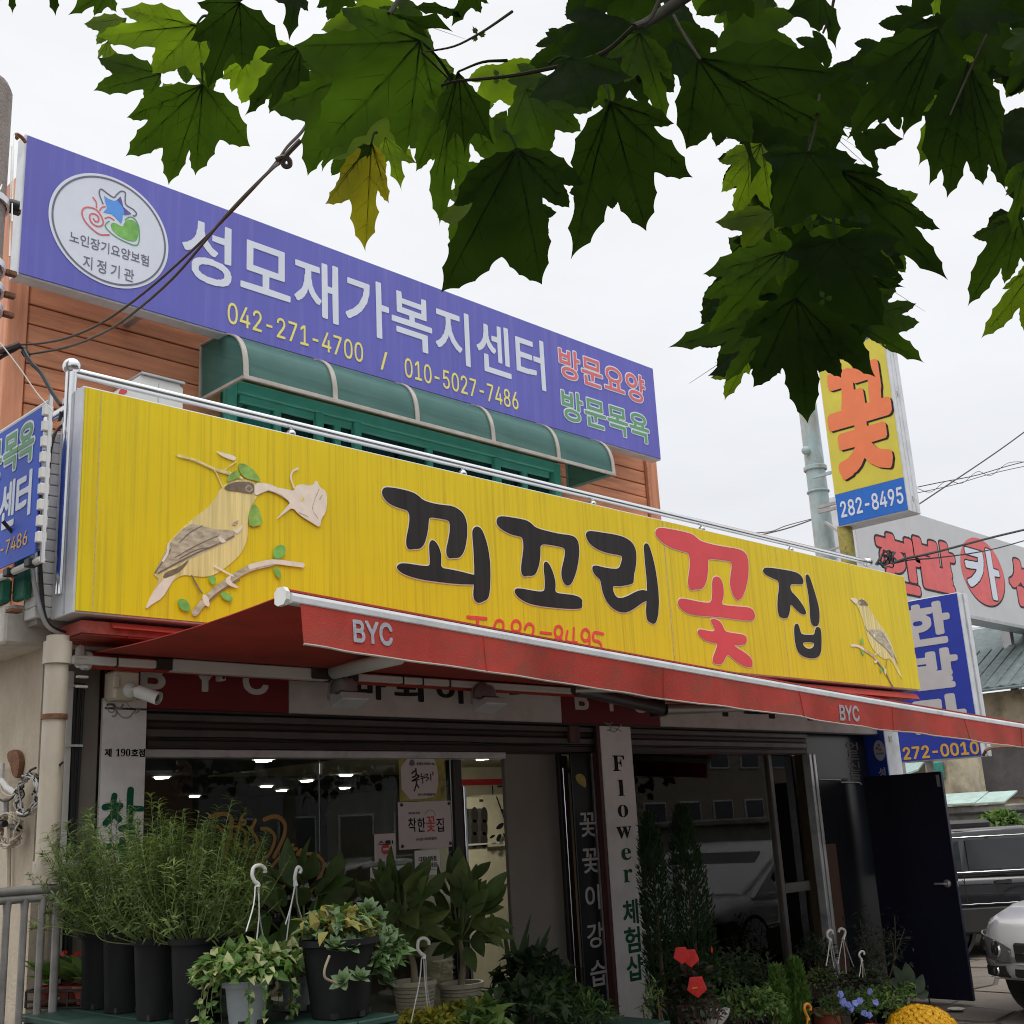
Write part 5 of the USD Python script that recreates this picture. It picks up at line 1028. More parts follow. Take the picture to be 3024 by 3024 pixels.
# narrow blue sign behind the open door
NX = 11.25; FNs = side_frame(NX)
nu0, nu1 = FNs.uv(a4(835, 700))[0], FNs.uv(a4(940, 650))[0]; nz1 = 2.95; nz0 = 1.1
NS = thing('narrow_blue_sign', 'narrow blue projecting sign with round white emblem above the open navy door', 'sign', (NX + .1, -(nu0 + nu1) / 2, nz0))
dn_ = abs(ry(a4(1045, 650), -nu1)[0] - ry(a4(942, 650), -nu1)[0])
obj('cabinet', sbox_(NX + .008, NX + dn_, nu0 - .2, nu1, nz0, nz1, .006), 'sign_edge', NS)
obj('panel', sbox_(NX, NX + .0075, nu0 - .19, nu1 - .004, nz0 + .01, nz1 - .01), 'blue_banner', NS)
nl, nr = FNs.uv(a4(862, 710))[0], FNs.uv(a4(942, 705))[0]; nt, nb = FNs.uv(a4(900, 632))[1], FNs.uv(a4(905, 780))[1]
ne = affinity.translate(affinity.scale(Point(0, 0).buffer(1, 20), (nr - nl) / 2, (nt - nb) / 2), (nl + nr) / 2, (nt + nb) / 2)
put('emblem', FNs, ne, 'print_white', NS)
for c_, q in (('print_skyblue', (897, 668)), ('print_red', (886, 690)), ('print_leaf', (908, 700))): p = FNs.uv(a4(*q)); put('emblem_mark', FNs, Point(p).buffer(.014), c_, NS, 1)
put('emblem_text', FNs, fit(glyphs('노인장기요양보험', 'cjk', .02), nl + .02, nr - .02, FNs.uv(a4(900, 735))[1], FNs.uv(a4(900, 722))[1]), 'print_grey', NS, 1)
put('lettering', FNs, fitpx(FNs, glyphs('성', 'cjk', .03), a4(895, 860), a4(945, 858), a4(925, 825), a4(925, 900)), 'print_white', NS)
obj('hinge_plate', box(NX + dn_ * .3, NX + dn_ * .5, -nu1 - .006, -nu1 - .001, ry(a4(975, 645), -nu1)[2], ry(a4(975, 605), -nu1)[2], .002), 'dull_steel', NS)

# ------------------------------------------------------------------ buildings and wall at the far right
OB = thing('old_house', 'old house with flaking cream plaster and grey tiled roof beyond the deep blue sign', 'house', (21, 9, 0))
ox = 20.0
oz_e = rx(a4(1640, 300), ox)[2]; oy1 = rx(a4(1640, 300), ox)[1]
obj('wall', box(ox, ox + 6, 4.5, 12, 0, oz_e), 'old_plaster', OB)
pv_ = rx(a4(1545, 900), ox)
obj('grey_wall', box(ox - .06, ox - .002, 4.5, pv_[1], rx(a4(1700, 1050), ox)[2], rx(a4(1700, 690), ox)[2]), 'grey_render', OB)
for i in range(5):
    for j in range(34):
        y0 = 4.6 + j * .22; x0 = ox - .45 + i * .35; zz_ = oz_e + .02 + i * .17
        obj('roof_tile', slab([(x0, y0, zz_), (x0 + .38, y0, zz_ + .185), (x0 + .38, y0 + .10, zz_ + .215), (x0, y0 + .10, zz_ + .03)], (0, 0, 1), .02), 'roof_tile', OB)
        if i == 0: obj('roof_tile', slab([(x0, y0 + .10, zz_ + .03), (x0 + .38, y0 + .10, zz_ + .215), (x0 + .38, y0 + .2, zz_ + .185), (x0, y0 + .2, zz_)], (0, 0, 1), .02), 'roof_tile', OB)
obj('roof', slab([(ox - .5, 4.4, oz_e - .02), (ox + 2.6, 4.4, oz_e + 1.45), (ox + 2.6, 12.2, oz_e + 1.45), (ox - .5, 12.2, oz_e - .02)], (0, 0, 1), .03), 'roof_tile', OB)
MB_ = thing('mint_house', 'pale mint and cream house front seen under the deep blue sign', 'house', (22, 11.5, 0))
mq = 19.2
m0, m1 = rx(a4(1040, 850), mq), rx(a4(1395, 800), mq)
obj('wall', box(mq, mq + .6, m1[1] - .0, m0[1] + 1.5, 0, 2.55), 'old_plaster', MB_)
obj('awning_board', slab([(mq - .5, m0[1] + .5, rx(a4(1040, 870), mq)[2] - .25), (mq - .5, m1[1] + .3, rx(a4(1240, 800), mq)[2] - .12), (mq - .02, m1[1] + .3, rx(a4(1240, 790), mq)[2] + .1), (mq - .02, m0[1] + .5, rx(a4(1040, 810), mq)[2] + .1)], (0, 0, 1), .03), 'mint_paint', MB_)
obj('window', box(mq - .05, mq - .002, rx(a4(1365, 850), mq)[1], rx(a4(1240, 850), mq)[1], rx(a4(1300, 912), mq)[2], rx(a4(1300, 790), mq)[2], .01), 'teal_dark', MB_)
CO = thing('plaster_pillar', 'flaking cream plaster pillar at the corner of the grey rendered wall', 'pillar', (16.4, 6.5, 0))
cxp = 16.4; q0, q1 = rx(a4(1385, 900), cxp), rx(a4(1545, 900), cxp)
obj('shaft', box(cxp, cxp + .5, q1[1], q0[1], 0, rx(a4(1450, 690), cxp)[2] + .3, .03), 'old_plaster', CO)
GW = thing('garden_wall', 'weathered grey wall with pale mint coping behind the black wagon', 'wall', (16, 6, 0))
gwx = 15.9; t0, t1 = rx(a4(1380, 1110), gwx), rx(a4(1932, 1080), gwx)
obj('wall', box(gwx, gwx + .25, -2, t0[1] + 1.2, 0, t0[2] - .10), 'garden_wall', GW)
obj('coping', box(gwx - .06, gwx + .31, -2, t0[1] + 1.2, t0[2] - .099, t0[2], .02), 'garden_wall', GW)
obj('sheet', slab([(gwx - .1, t0[1] + .3, t0[2] + .02), (gwx - .1, rx(a4(1600, 1080), gwx)[1], t0[2] + .02), (gwx + .4, rx(a4(1600, 1080), gwx)[1], t0[2] + .16), (gwx + .4, t0[1] + .3, t0[2] + .16)], (0, 0, 1), .02), 'mint_paint', GW)
obj('sheet', slab([(gwx - .08, rx(a4(1605, 1080), gwx)[1], t0[2] + .015), (gwx - .08, rx(a4(1810, 1080), gwx)[1], t0[2] + .015), (gwx + .4, rx(a4(1810, 1080), gwx)[1], t0[2] + .15), (gwx + .4, rx(a4(1605, 1080), gwx)[1], t0[2] + .15)], (0, 0, 1), .02), 'mint_paint', GW)

# ------------------------------------------------------------------ vehicles
mat('paint_black', (.010, .010, .012), .18, var=.05, coat=1.0)
mat('paint_silver', (.56, .56, .57), .3, metal=.15, var=.04, coat=.8)
mat('paint_white', (.62, .62, .62), .3, var=.03, coat=.8)
mat('car_glass', (.02, .022, .025), .06, var=.1)
mat('tyre', (.014, .014, .014), .8)
mat('rim', (.35, .35, .36), .35, metal=.8)
mat('sill_grey', (.030, .028, .027), .55, var=.15, scale=6)
mat('chrome', (.75, .75, .76), .12, metal=1.0)
mat('lamp_lens', (.12, .115, .11), .12, var=.3, scale=14, coat=1.0)
mat('lamp_dark', (.03, .03, .03), .2)
def loft(secs):
    """closed rings of equal length lofted into a solid"""
    n = len(secs[0]); v = np.vstack(secs); f = []
    for i in range(len(secs) - 1):
        for j in range(n): k_ = (j + 1) % n; f += [(i * n + j, (i + 1) * n + k_, (i + 1) * n + j), (i * n + j, i * n + k_, (i + 1) * n + k_)]
    e = (len(secs) - 1) * n; v = np.vstack([v, secs[0].mean(0), secs[-1].mean(0)])
    for j in range(n): k_ = (j + 1) % n; f += [(len(v) - 2, k_, j), (len(v) - 1, e + j, e + k_)]
    return (v, np.array(f))
def rring(x, hw, z0, z1, r, n=6, top=None, crown=0.0):
    """rounded rectangular ring at station x: half width hw (top half width = top), from z0 to z1"""
    top = hw if top is None else top; out = []
    for (sx, sz, a0) in ((1, 0, -90), (1, 1, 0), (-1, 1, 90), (-1, 0, 180)):
        w = top if sz else hw; zc = (z1 - r) if sz else (z0 + r); yc = sx * (w - r)
        for a in np.radians(np.linspace(a0, a0 + 90, n)):
            out.append((x, yc + r * math.cos(a), zc + r * math.sin(a)))
    o = np.array(out); o[:, 2] += crown * (1 - (o[:, 1] / max(hw, .01)) ** 2) * (o[:, 2] > (z0 + z1) / 2); return o
def car(name, label, loc, heading, paint, kind):
    """x runs forward, y to the car's left, built at the origin then turned"""
    t_ = thing(name, label, 'car', loc, rotz=heading)
    o0 = np.array([*loc]); ch, sh = math.cos(heading), math.sin(heading)
    def W_(m_): v, f = m_; v = np.asarray(v, float); return (np.stack([v[:, 0] * ch - v[:, 1] * sh, v[:, 0] * sh + v[:, 1] * ch, v[:, 2]], 1) + o0, f)
    A = lambda n_, m_, mt, par=None, sm=40: obj(n_, W_(m_), mt, par or t_, smooth=sm)
    if kind == 'suv': L, hw, zb, zh, zr, ws = 2.15, .90, .95, 1.04, 1.70, .36
    elif kind == 'wagon': L, hw, zb, zh, zr, ws = 2.4, .90, .93, .98, 1.46, .33
    else: L, hw, zb, zh, zr, ws = 2.25, .86, .88, .92, 1.44, .32
    st = [(-L, .80, .50, zb - .12, .10), (-L + .06, .90, .38, zb - .02, .12), (-L + .35, .98, .30, zb, .13), (-1.2, 1.0, .26, zb + .01, .13), (0, 1.0, .25, zb, .13), (.75, 1.0, .25, zb, .13), (1.15, 1.0, .26, zh - .01, .14), (1.6, .985, .28, zh - .035, .16), (L - .28, .945, .30, zh - .10, .17), (L - .10, .86, .33, zh - .19, .16), (L - .02, .76, .38, zh - .29, .13), (L, .70, .44, zh - .37, .09)]
    B_ = A('body', loft([rring(x, hw * w, z0, z1, r, 6, crown=.03 if x > 1 else 0) for x, w, z0, z1, r in st]), paint)
    if kind == 'suv': cab = [(-L + .12, .80, zb - .05, zb + .1), (-L + .25, .80, zb - .05, zr - .12), (-1.5, .80, zb - .05, zr), (-.3, .81, zb - .05, zr + .01), (.35, .78, zb - .05, zr - .06), (1.05, .70, zb - .05, zb + .08)]
    else: cab = [(-L + .2, .76, zb - .05, zb + .06), (-L + .55, .77, zb - .05, zr - .10), (-1.0, .78, zb - .05, zr), (-.2, .79, zb - .05, zr + .01), (.35, .76, zb - .05, zr - .07), (1.2, .68, zb - .05, zb + .06)]
    A('cabin', loft([rring(x, hw * .97, z0, z1, .07, 6, top=w) for x, w, z0, z1 in cab]), paint)
    for s in (-1, 1):                                           # side windows follow the cabin's flank
        def flank(x, z):
            xs = [c[0] for c in cab]; w = np.interp(x, xs, [c[1] for c in cab]); z1 = np.interp(x, xs, [c[3] for c in cab]); q = (z - zb) / max(z1 - zb, .05)
            return s * (hw * .97 * (1 - q) + w * q + .004)
        for (x0, x1, x0t, x1t) in ((-1.75, -1.02, -1.55, -1.0), (-.94, -.02, -.92, -.02), (.06, .92, .06, .36)):
            zt_ = zr - .13; quad = []
            for x, z in ((x0, zb + .06), (x1, zb + .06), (x1t, zt_ if x1t < .3 else zt_ - .03), (x0t, zt_)): quad.append((x, flank(x, z) + s * .006, z))
            A('side_window', slab(quad, (0, s, 0), .006), 'car_glass', None, False)
        A('window_trim', tube([(x, flank(x, zb + .035) + s * .008, zb + .035) for x in np.linspace(-1.8, .98, 12)], .007, 6), 'chrome')
        A('window_trim', tube([(x, flank(x, z) + s * .008, z) for x, z in ((-1.6, zr - .16), (-1.5, zr - .10), (-.8, zr - .095), (-.1, zr - .095), (.3, zr - .13), (.7, zr - .33), (.98, zb + .04))], .006, 6), 'chrome')
        A('sill', loft([np.array([(x, s * (hw * .985), .27), (x, s * (hw + .012), .30), (x, s * (hw + .012), .55), (x, s * (hw * .985), .58)]) for x in (-1.3, 1.05)]), 'sill_grey')
        A('sill_trim', box(-1.3, 1.05, s * (hw + .002) - .012, s * (hw + .002) + .008, .595, .61, .003), 'chrome')
        for x in (-.55, .45): A('handle', box(x - .12, x + .08, s * (hw + .0) - .02, s * (hw + .018) + .012, zb - .105, zb - .06, .01), paint)
        for x in (-1.02, .02): A('door_seam', box(x - .004, x + .004, s * (hw + .001) - .003, s * (hw + .001) + .003, .36, zb), 'lamp_dark')
        A('mirror', ball((.78, s * (hw + .10), zb + .10), .1, 2, (.6, 1, .75)), paint)
        for x in (-1.35, 1.32):
            c = np.array([x, s * (hw - .13), .33]); wh = A('wheel', lathe([(.20, -.11), (.31, -.11), (.335, -.08), (.335, .08), (.31, .11), (.20, .11)], c, 28, (0, s, 0)), 'tyre')
            A('rim', lathe([(0, .09), (.06, .095), (.19, .07), (.205, .10), (.205, .0), (0, .0)], c, 20, (0, s, 0)), 'rim', wh)
            A('arch', lathe([(.345, -.1), (.385, -.1), (.385, .132), (.345, .132)], c + [0, 0, .02], 28, (0, s, 0)), 'lamp_dark')
    A('windscreen', slab([(1.02, -.62, zb + .10), (1.02, .62, zb + .10), (.42, .56, zr - .10), (.42, -.56, zr - .10)], (.6, 0, .8), .012), 'car_glass', None, False)
    # front end
    def nose_x(y, z):
        for x in np.arange(L, .9, -.012):
            w, z0_, z1_ = (np.interp(x, [q[0] for q in st], [q[i] for q in st]) for i in (1, 2, 3))
            if abs(y) < hw * w - .02 and z0_ < z < z1_ + .01: return x
        return .9
    def patch(pl_, s, off, n=9, m=5):
        g_ = np.zeros((m, n, 3))
        for j, u in enumerate(np.linspace(0, 1, n)):
            yt, zt_, yb_2, zb_2 = (np.interp(u, [q[0] for q in pl_], [q[i] for q in pl_]) for i in (1, 2, 3, 4))
            for i, v_ in enumerate(np.linspace(0, 1, m)):
                y, z = yt + (yb_2 - yt) * v_, zt_ + (zb_2 - zt_) * v_; g_[i, j] = (nose_x(s * y, z) + off, s * (y + off * (.2 + .8 * (u < .35))), z)
        return thick(g_ if s < 0 else g_[:, ::-1], -.012)
    for s in (-1, 1):
        hz = zh - .24
        hl = A('headlight', patch([(0, hw * .955, hz + .02, hw * .955, hz - .10), (.3, hw * .88, hz + .02, hw * .88, hz - .15), (.7, hw * .66, hz - .03, hw * .66, hz - .19), (1, hw * .50, hz - .10, hw * .50, hz - .20)], s, .022), 'lamp_lens')
        for yy_, zz_, r in ((.80, -.065, .055), (.66, -.105, .060)):
            y = s * hw * yy_; z = hz + zz_; x = nose_x(y, z) + .03
            A('reflector', lathe([(0, .012), (r * .5, .018), (r * .95, .012), (r * 1.1, 0)], (x, y, z), 18, (.9, s * .4, .05)), 'chrome', hl); A('projector', lathe([(0, .024), (r * .5, .022), (r * .62, .014)], (x, y, z), 18, (.9, s * .4, .05)), 'lamp_dark', hl)
        A('fog_lamp', patch([(0, hw * .80, .44, hw * .80, .37), (1, hw * .58, .45, hw * .58, .36)], s, .012, 5, 3), 'lamp_dark'); A('fog_lens', lathe([(0, .012), (.03, .01), (.036, 0)], (nose_x(s * hw * .69, .41) + .018, s * hw * .69, .41), 14, (.9, s * .35, 0)), 'chrome')
    A('grille', box(L - .06, L + .012, -.42, .42, zh - .44, zh - .29, .03), 'lamp_dark'); A('grille_bar', box(L + .0, L + .022, -.40, .40, zh - .37, zh - .35, .006), 'chrome')
    A('intake', box(L - .08, L - .004, -.45, .45, .36, .50, .03), 'lamp_dark')
    A('bumper_line', tube([(np.interp(abs(y), [0, .4, .6, .72, .8, .86], [L + .012, L + .0, L - .05, L - .12, L - .22, L - .36]), y, zh - .455) for y in np.linspace(-.84, .84, 19)], .012, 6), 'paint_silver' if paint == 'paint_silver' else paint)
    A('plate', box(L + .0, L + .02, -.26, .26, .52, .62, .006), 'print_white')
    return t_
# black wagon behind the open door: its flank is square to the view
vb = rz(b4(1650, 990), 0.0); vh = math.atan2(CR[1], CR[0]) - .02
fwd = np.array([math.cos(vh), math.sin(vh), 0]); lft = np.array([-math.sin(vh), math.cos(vh), 0])
vc = vb + lft * .98 + fwd * .95
wag = car('black_wagon', 'black estate car with grey sills and a roof box parked behind the open door', (vc[0], vc[1], 0), vh, 'paint_black', 'wagon')
def on_flank(p): d = ray(p); return EYE + d * (((vc - EYE) @ lft) / (d @ lft))
rq1, rq0 = on_flank(a4(1610, 1195)), on_flank(a4(1600, 1295)); rbc = np.array([rq1[0], rq1[1], 0]) - fwd * .72; rbz0, rbz1 = rq0[2], rq1[2]
rb = thing('roof_box', 'black roof box on top of the black estate car', 'roof box', (rbc[0], rbc[1], rbz0), rotz=vh)
R3 = np.array([fwd, lft, [0, 0, 1]])
obj('shell', obox(np.array([rbc[0], rbc[1], (rbz0 + rbz1) / 2]), (.72, .40, (rbz1 - rbz0) / 2), R3, .06), 'lamp_dark', rb)
for k in (-.5, .3): obj('roof_bar', obox(np.array([rbc[0], rbc[1], rbz0 - .022]) + fwd * k, (.03, .58, .02), R3, .006), 'dark_frame', rb)
# silver car nosing in from the right edge
nose = rz(crop(2700, 2500, 324, 1195)(838, 1220), .48); hd = math.atan2(.12, -.99)
hv = np.array([math.cos(hd), math.sin(hd), 0]); lv = np.array([-math.sin(hd), math.cos(hd), 0])
sc = nose - hv * 2.10 + lv * .72
car('silver_car', 'silver car nosing into the frame at the right edge', (sc[0], sc[1], 0), hd, 'paint_silver', 'sedan')
# ------------------------------------------------------------------ left edge: pole, banner, cables, pipes, railing
UPx, UPy, ur = 1.95, 5.6, .15
utop = ry(c1(25, 462), UPy)[2]
UP = thing('utility_pole', 'weathered concrete utility pole with steel bands at the left edge', 'pole', (UPx, UPy, 0))
obj('pole', lathe([(ur + .035, 0), (ur + .012, utop * .5), (ur, utop - .06), (ur - .02, utop - .015), (ur - .06, utop), (0, utop + .004)], (UPx, UPy, 0), 22), 'concrete_pole', UP, smooth=40)
for q in (1045, 1378, 1495, 1598):
    z = ry(c1(20, q), UPy - .1)[2]; obj('band', lathe([(ur + .010, -.018), (ur + .022, -.018), (ur + .022, .018), (ur + .010, .018)], (UPx, UPy, z), 22), 'aluminium', UP, smooth=40)
    obj('bolt', box(UPx + ur + .015, UPx + ur + .07, UPy - .06, UPy - .03, z - .018, z + .012, .004), 'rust' if q > 1100 else 'black_rubber', UP)
p = ry(c1(65, 1065), UPy - .05); obj('insulator', lathe([(0, -.035), (.028, -.035), (.032, .0), (.026, .035), (0, .035)], p, 12, (1, -.4, 0)), 'black_rubber', UP, smooth=40)
for a, b in (((55, 720), (0, 985)), ((62, 760), (50, 1330)), ((75, 700), (62, 1150))):
    obj('pole_wire', tube(hang(ry(c1(*a), UPy + .3), ry(c1(*b), UPy - .2), .04), .004, 5), 'white_plastic', UP)
obj('hook', tube(smooth_path([ry(c1(*q), 6.6) for q in ((135, 740), (115, 715), (90, 698), (80, 705), (95, 722))], 4), .012, 6), 'rust', UP)

BNX = 2.30; FBn = side_frame(BNX); zL = crop(0, 1150, 420, 1014)
bu1 = FBn.uv(zL(275, 700))[0]; bz1 = FBn.uv(zL(275, 140))[1]; bz0 = FBn.uv(zL(215, 1180))[1]
BN = thing('blue_banner', 'bright blue cloth banner with white and green Korean lettering tied to the side railing', 'banner', (BNX, -bu1 + .8, bz0))
obj('cloth', sbox_(BNX, BNX + .006, bu1 - 2.2, bu1, bz0, bz1), 'blue_banner', BN)
obj('frame_tube', tube([(BNX + .03, -bu1 - .015, bz0 - .05), (BNX + .03, -bu1 - .015, bz1 + .06)], .012, 8), 'aluminium', BN)
obj('frame_tube', tube([(BNX + .03, -bu1 - .015, bz0 - .03), (BNX + .03, -bu1 + 2.2, bz0 - .03)], .018, 8), 'white_plastic', BN)
obj('frame_tube', tube([(BNX + .03, -bu1 - .015, bz1 + .03), (BNX + .03, -bu1 + 2.2, bz1 + .03)], .012, 8), 'aluminium', BN)
for k in range(9): z = bz0 + .05 + k * (bz1 - bz0 - .1) / 8; obj('tie', sbox_(BNX - .002, BNX + .045, bu1 - .01, bu1 + .022, z, z + .055, .004), 'white_plastic', BN)
for k in range(8): obj('tie', sbox_(BNX - .002, BNX + .05, bu1 - .12 - k * .25, bu1 - .06 - k * .25, bz0 - .05, bz0 - .01, .004), 'black_rubber', BN)
for ch, l, r, t, b in (('욕', (135, 420), (245, 380), (195, 245), (215, 505)), ('목', (30, 470), (132, 420), (110, 305), (95, 572)), ('문', (-75, 520), (18, 460), (0, 370), (-5, 640))):
    g = fitpx(FBn, glyphs(ch, 'cjk', .02), zL(*l), zL(*r), zL(*t), zL(*b)); put('lettering', FBn, g.buffer(.012), 'print_white', BN); put('lettering', FBn, g, 'print_green', BN, 1)
for ch, l, r, t, b in (('터', (120, 740), (226, 720), (215, 572), (205, 895)), ('센', (5, 800), (112, 740), (100, 640), (60, 985)), ('지', (-110, 830), (-12, 790), (-20, 690), (-60, 1020))):
    put('lettering', FBn, fitpx(FBn, glyphs(ch, 'cjk', .03), zL(*l), zL(*r), zL(*t), zL(*b)), 'print_white', BN)
put('phone_number', FBn, fitpx(FBn, ph('027-7486'), zL(-110, 1170), zL(195, 1090), zL(185, 1008), zL(190, 1105)), 'letter_amber', BN)

def cable(name, label, pts, r, m_, cat='cable', group=None): return one(name, tube(smooth_path(pts, 5), r, 6), m_, label, cat, group, smooth=40)
lerp = lambda a, b, n: np.linspace(a, b, n)
def cam_cable(px, d0, d1, cr): return [rd(cr(*q), d) for q, d in zip(px, lerp(d0, d1, len(px)))]
up_ = [(1440, 832), (1490, 762), (1560, 690), (1612, 615), (1700, 500), (1800, 380)]
cable('overhead_cable', 'upper of the two black overhead cables crossing the blue roof sign', cam_cable([(100, 1788), (230, 1778), (380, 1742), (560, 1655), (800, 1475), (1100, 1200), (1330, 960), (1440, 832)] + up_[1:], 6.3, 3.0, c1), .0055, 'brown_cable', group='overhead service cables')
cable('overhead_cable', 'lower of the two black overhead cables crossing the blue roof sign', cam_cable([(150, 1838), (330, 1805), (480, 1752), (640, 1662), (900, 1440), (1180, 1110), (1390, 895), (1455, 840)], 6.3, 3.35, c1), .0055, 'brown_cable', group='overhead service cables')
cable('cable_clamp', 'twisted dark knot joining the two overhead cables near the leaves', [rd(c1(*q), 3.33) for q in ((1430, 830), (1470, 815), (1500, 830), (1502, 858), (1478, 862), (1468, 840), (1490, 800), (1545, 742), (1560, 728))], .007, 'brown_cable')
cable('service_cable', 'thick dark cable end entering at the left edge below the roof sign', [rd(c1(*q), 6.3) for q in ((-60, 1850), (0, 1822), (60, 1802), (105, 1785))], .016, 'brown_cable')
cable('service_cable', 'thin black cable looping left from the tied cable ends', [rd(c1(*q), 6.3) for q in ((-50, 1890), (10, 1850), (70, 1818), (110, 1800), (150, 1840), (130, 1845), (115, 1820))], .009, 'black_rubber')
cable('service_cable', 'black cable dropping from the tied cables to the sign corner', [rd(c1(120, 1812), 6.3), rd(c1(160, 1880), 6.2), rd(c4(210, 175), 6.15), rd(c4(265, 270), 6.05), rd(c4(315, 345), 5.98)], .010, 'black_rubber')
cable('service_cable', 'thin pale string hanging from the left edge to the railing', [rd(c4(0, 20), 6.1), rd(c4(100, 150), 6.05), rd(c4(190, 280), 6.0), rd(c4(275, 375), 5.95)], .003, 'white_plastic')
flap = thing('torn_sheet', 'torn black plastic sheet tied at the upper corner of the yellow sign', 'sheet', ry(c4(335, 360), 5.7))
obj('fold', slab([ry(c4(*q), 5.72) for q in ((360, 290), (362, 400), (330, 405), (310, 380), (330, 340))], (0, 1, 0), .01), 'black_rubber', flap)
obj('fold', slab([ry(c4(*q), 5.70) for q in ((330, 390), (318, 425), (300, 430), (312, 375))], (0, 1, 0), .01), 'black_rubber', flap)
S_ = lambda q, Y=5.74: ry(zL(*q), Y)
for lab, pts, r, m_ in (('black cable looping down beside the green tarp strip', [(445, 255), (400, 300), (365, 420), (350, 560), (320, 660), (285, 770), (275, 860), (290, 950), (325, 1012)], .007, 'black_rubber'),
                        ('dark red cable hanging straight beside the tile column', [(440, 262), (380, 330), (352, 520), (335, 640), (318, 800), (300, 950), (285, 1090)], .007, 'brown_cable'),
                        ('black cable sagging from the banner frame into the cable bundle', [(20, 940), (90, 1020), (160, 1090), (210, 1140)], .010, 'black_rubber'),
                        ('short black cable across the banner corner', [(75, 1200), (115, 1130), (180, 1120), (280, 1080), (325, 1052)], .006, 'black_rubber'),
                        ('grey cable bundle curving down around the roof slab corner', [(225, 1150), (232, 1260), (245, 1380), (270, 1500), (300, 1610), (345, 1690), (420, 1735), (490, 1762)], .012, 'dull_steel'),
                        ('pale thin cable beside the grey cable bundle', [(255, 1160), (255, 1300), (262, 1440), (290, 1570), (330, 1660), (400, 1712), (480, 1745)], .007, 'white_plastic'),
                        ('dark cable of the bundle nearest the tiles', [(285, 1150), (290, 1300), (300, 1450), (310, 1580), (350, 1680), (440, 1728), (560, 1735), (700, 1702)], .010, 'black_rubber')):
    cable('corner_cable', lab, [S_(q) for q in pts], r, m_)
obj('rust_streak', box(2.4465, 2.4482, 5.79, 5.83, 3.45, 3.74), 'rust', B)
p0 = rx(zL(130, 1582), 2.35); obj('slab_nail', box(2.30, 2.36, p0[1] - .03, p0[1] + .03, p0[2] - .008, p0[2] + .008), 'rust', B)

# pipes on the corner
pq = rx(a1(395, 600), 2.54); py_ = pq[1]
DP = thing('drain_pipe', 'cream plastic downpipe on the corner of the stucco side wall', 'pipe', (2.54, py_, 0))
zbot = rx(b1(345, 440), 2.54)[2]
obj('pipe', tube([(2.53, py_, zbot), (2.53, py_, 2.79)], .055, 16), 'pipe_cream', DP, smooth=40)
obj('socket', lathe([(.056, -.05), (.068, -.05), (.068, .06), (.056, .06)], (2.53, py_, 2.70), 16), 'pipe_cream', DP, smooth=40)
obj('socket', lathe([(.056, 0), (.064, 0), (.064, .10), (.056, .10)], (2.53, py_, zbot), 16), 'pipe_cream', DP, smooth=40)
obj('strap', lathe([(.056, -.012), (.062, -.012), (.062, .012), (.056, .012)], (2.53, py_, rx(a1(390, 470), 2.54)[2]), 16), 'rust', DP)
TK = thing('cable_trunking', 'narrow white cable trunking beside the downpipe with black cables', 'trunking', (2.66, 5.93, 0))
tx = ry(a1(475, 700), 5.93)[0]
obj('duct', box(tx - .018, tx + .018, 5.915, 5.952, .3, 2.66, .004), 'white_plastic', TK)
for dx, r in ((.034, .011), (.052, .010), (.068, .008)): obj('cable', tube(smooth_path([(tx + dx + .006 * math.sin(z * 3 + dx * 90), 5.925, z) for z in np.linspace(.1, 2.6, 9)], 3), r, 6), 'black_rubber', TK)
for q in (245, 672): z = ry(a1(500, q), 5.92)[2]; obj('tie', box(tx - .03, tx + .075, 5.905, 5.913, z - .006, z + .006), 'white_plastic', TK)
FSW = side_frame(2.595)
Pw = lambda q, n=.02, cr=a1: FSW.P(*FSW.uv(cr(*q)), n)
RB = thing('rusty_bracket', 'rusty iron bracket with a white conduit end on the cream side wall', 'bracket', Pw((125, 800)))
obj('plate', FSW.extrude(blob(FSW.poly([(85, 715), (145, 695), (175, 760), (165, 850), (150, 910), (120, 880), (105, 800), (85, 770)], a1), 1), .025, .0), 'rust', RB)
obj('conduit', tube([Pw((95, 800), .06), Pw((90, 910), .06), Pw((120, 970), .05), Pw((165, 1010), .04)], .016, 8), 'white_plastic', RB)
obj('conduit', tube([Pw((0, 845), .05), Pw((80, 828), .05)], .014, 8), 'white_plastic', RB)
obj('sleeve', tube([Pw((80, 1050), .03), Pw((78, 1160), .03)], .02, 8), 'dull_steel', RB)
def coil(name, label, c, rxp, ryp, turns, m_, tilt, seed):
    g = np.random.default_rng(seed); t_ = thing(name, label, 'cable', Pw(c))
    for k in range(turns):
        a, b = rxp * g.uniform(.75, 1.05), ryp * g.uniform(.85, 1.06); o = g.uniform(-8, 8, 2); th = np.linspace(0, 2 * np.pi, 22) + g.uniform(0, 6)
        P_ = [Pw((c[0] + o[0] + a * math.cos(x) * math.cos(tilt) - b * math.sin(x) * math.sin(tilt), c[1] + o[1] + a * math.cos(x) * math.sin(tilt) + b * math.sin(x) * math.cos(tilt)), .02 + .05 * g.random()) for x in th]
        obj('loop', tube(smooth_path(P_, 2), .0032 + .0016 * g.random(), 5), m_[k % len(m_)], t_, smooth=60)
    return t_
coil('cable_coil', 'large loose coil of grey and black cable hung beside the downpipe', (268, 1020), 78, 150, 11, ('grey_plastic', 'pipe_cream', 'black_rubber', 'white_plastic'), .18, 3)
c_s = coil('cable_coil', 'small pale cable coil bound with black tape below the rusty bracket', (125, 1270), 72, 120, 9, ('pipe_cream', 'cream_plastic'), .08, 4)
for q in ((85, 1222), (185, 1252)): obj('tape', tube([Pw((q[0] - 22, q[1]), .05), Pw((q[0] + 20, q[1] + 4), .05)], .018, 8), 'black_rubber', c_s)
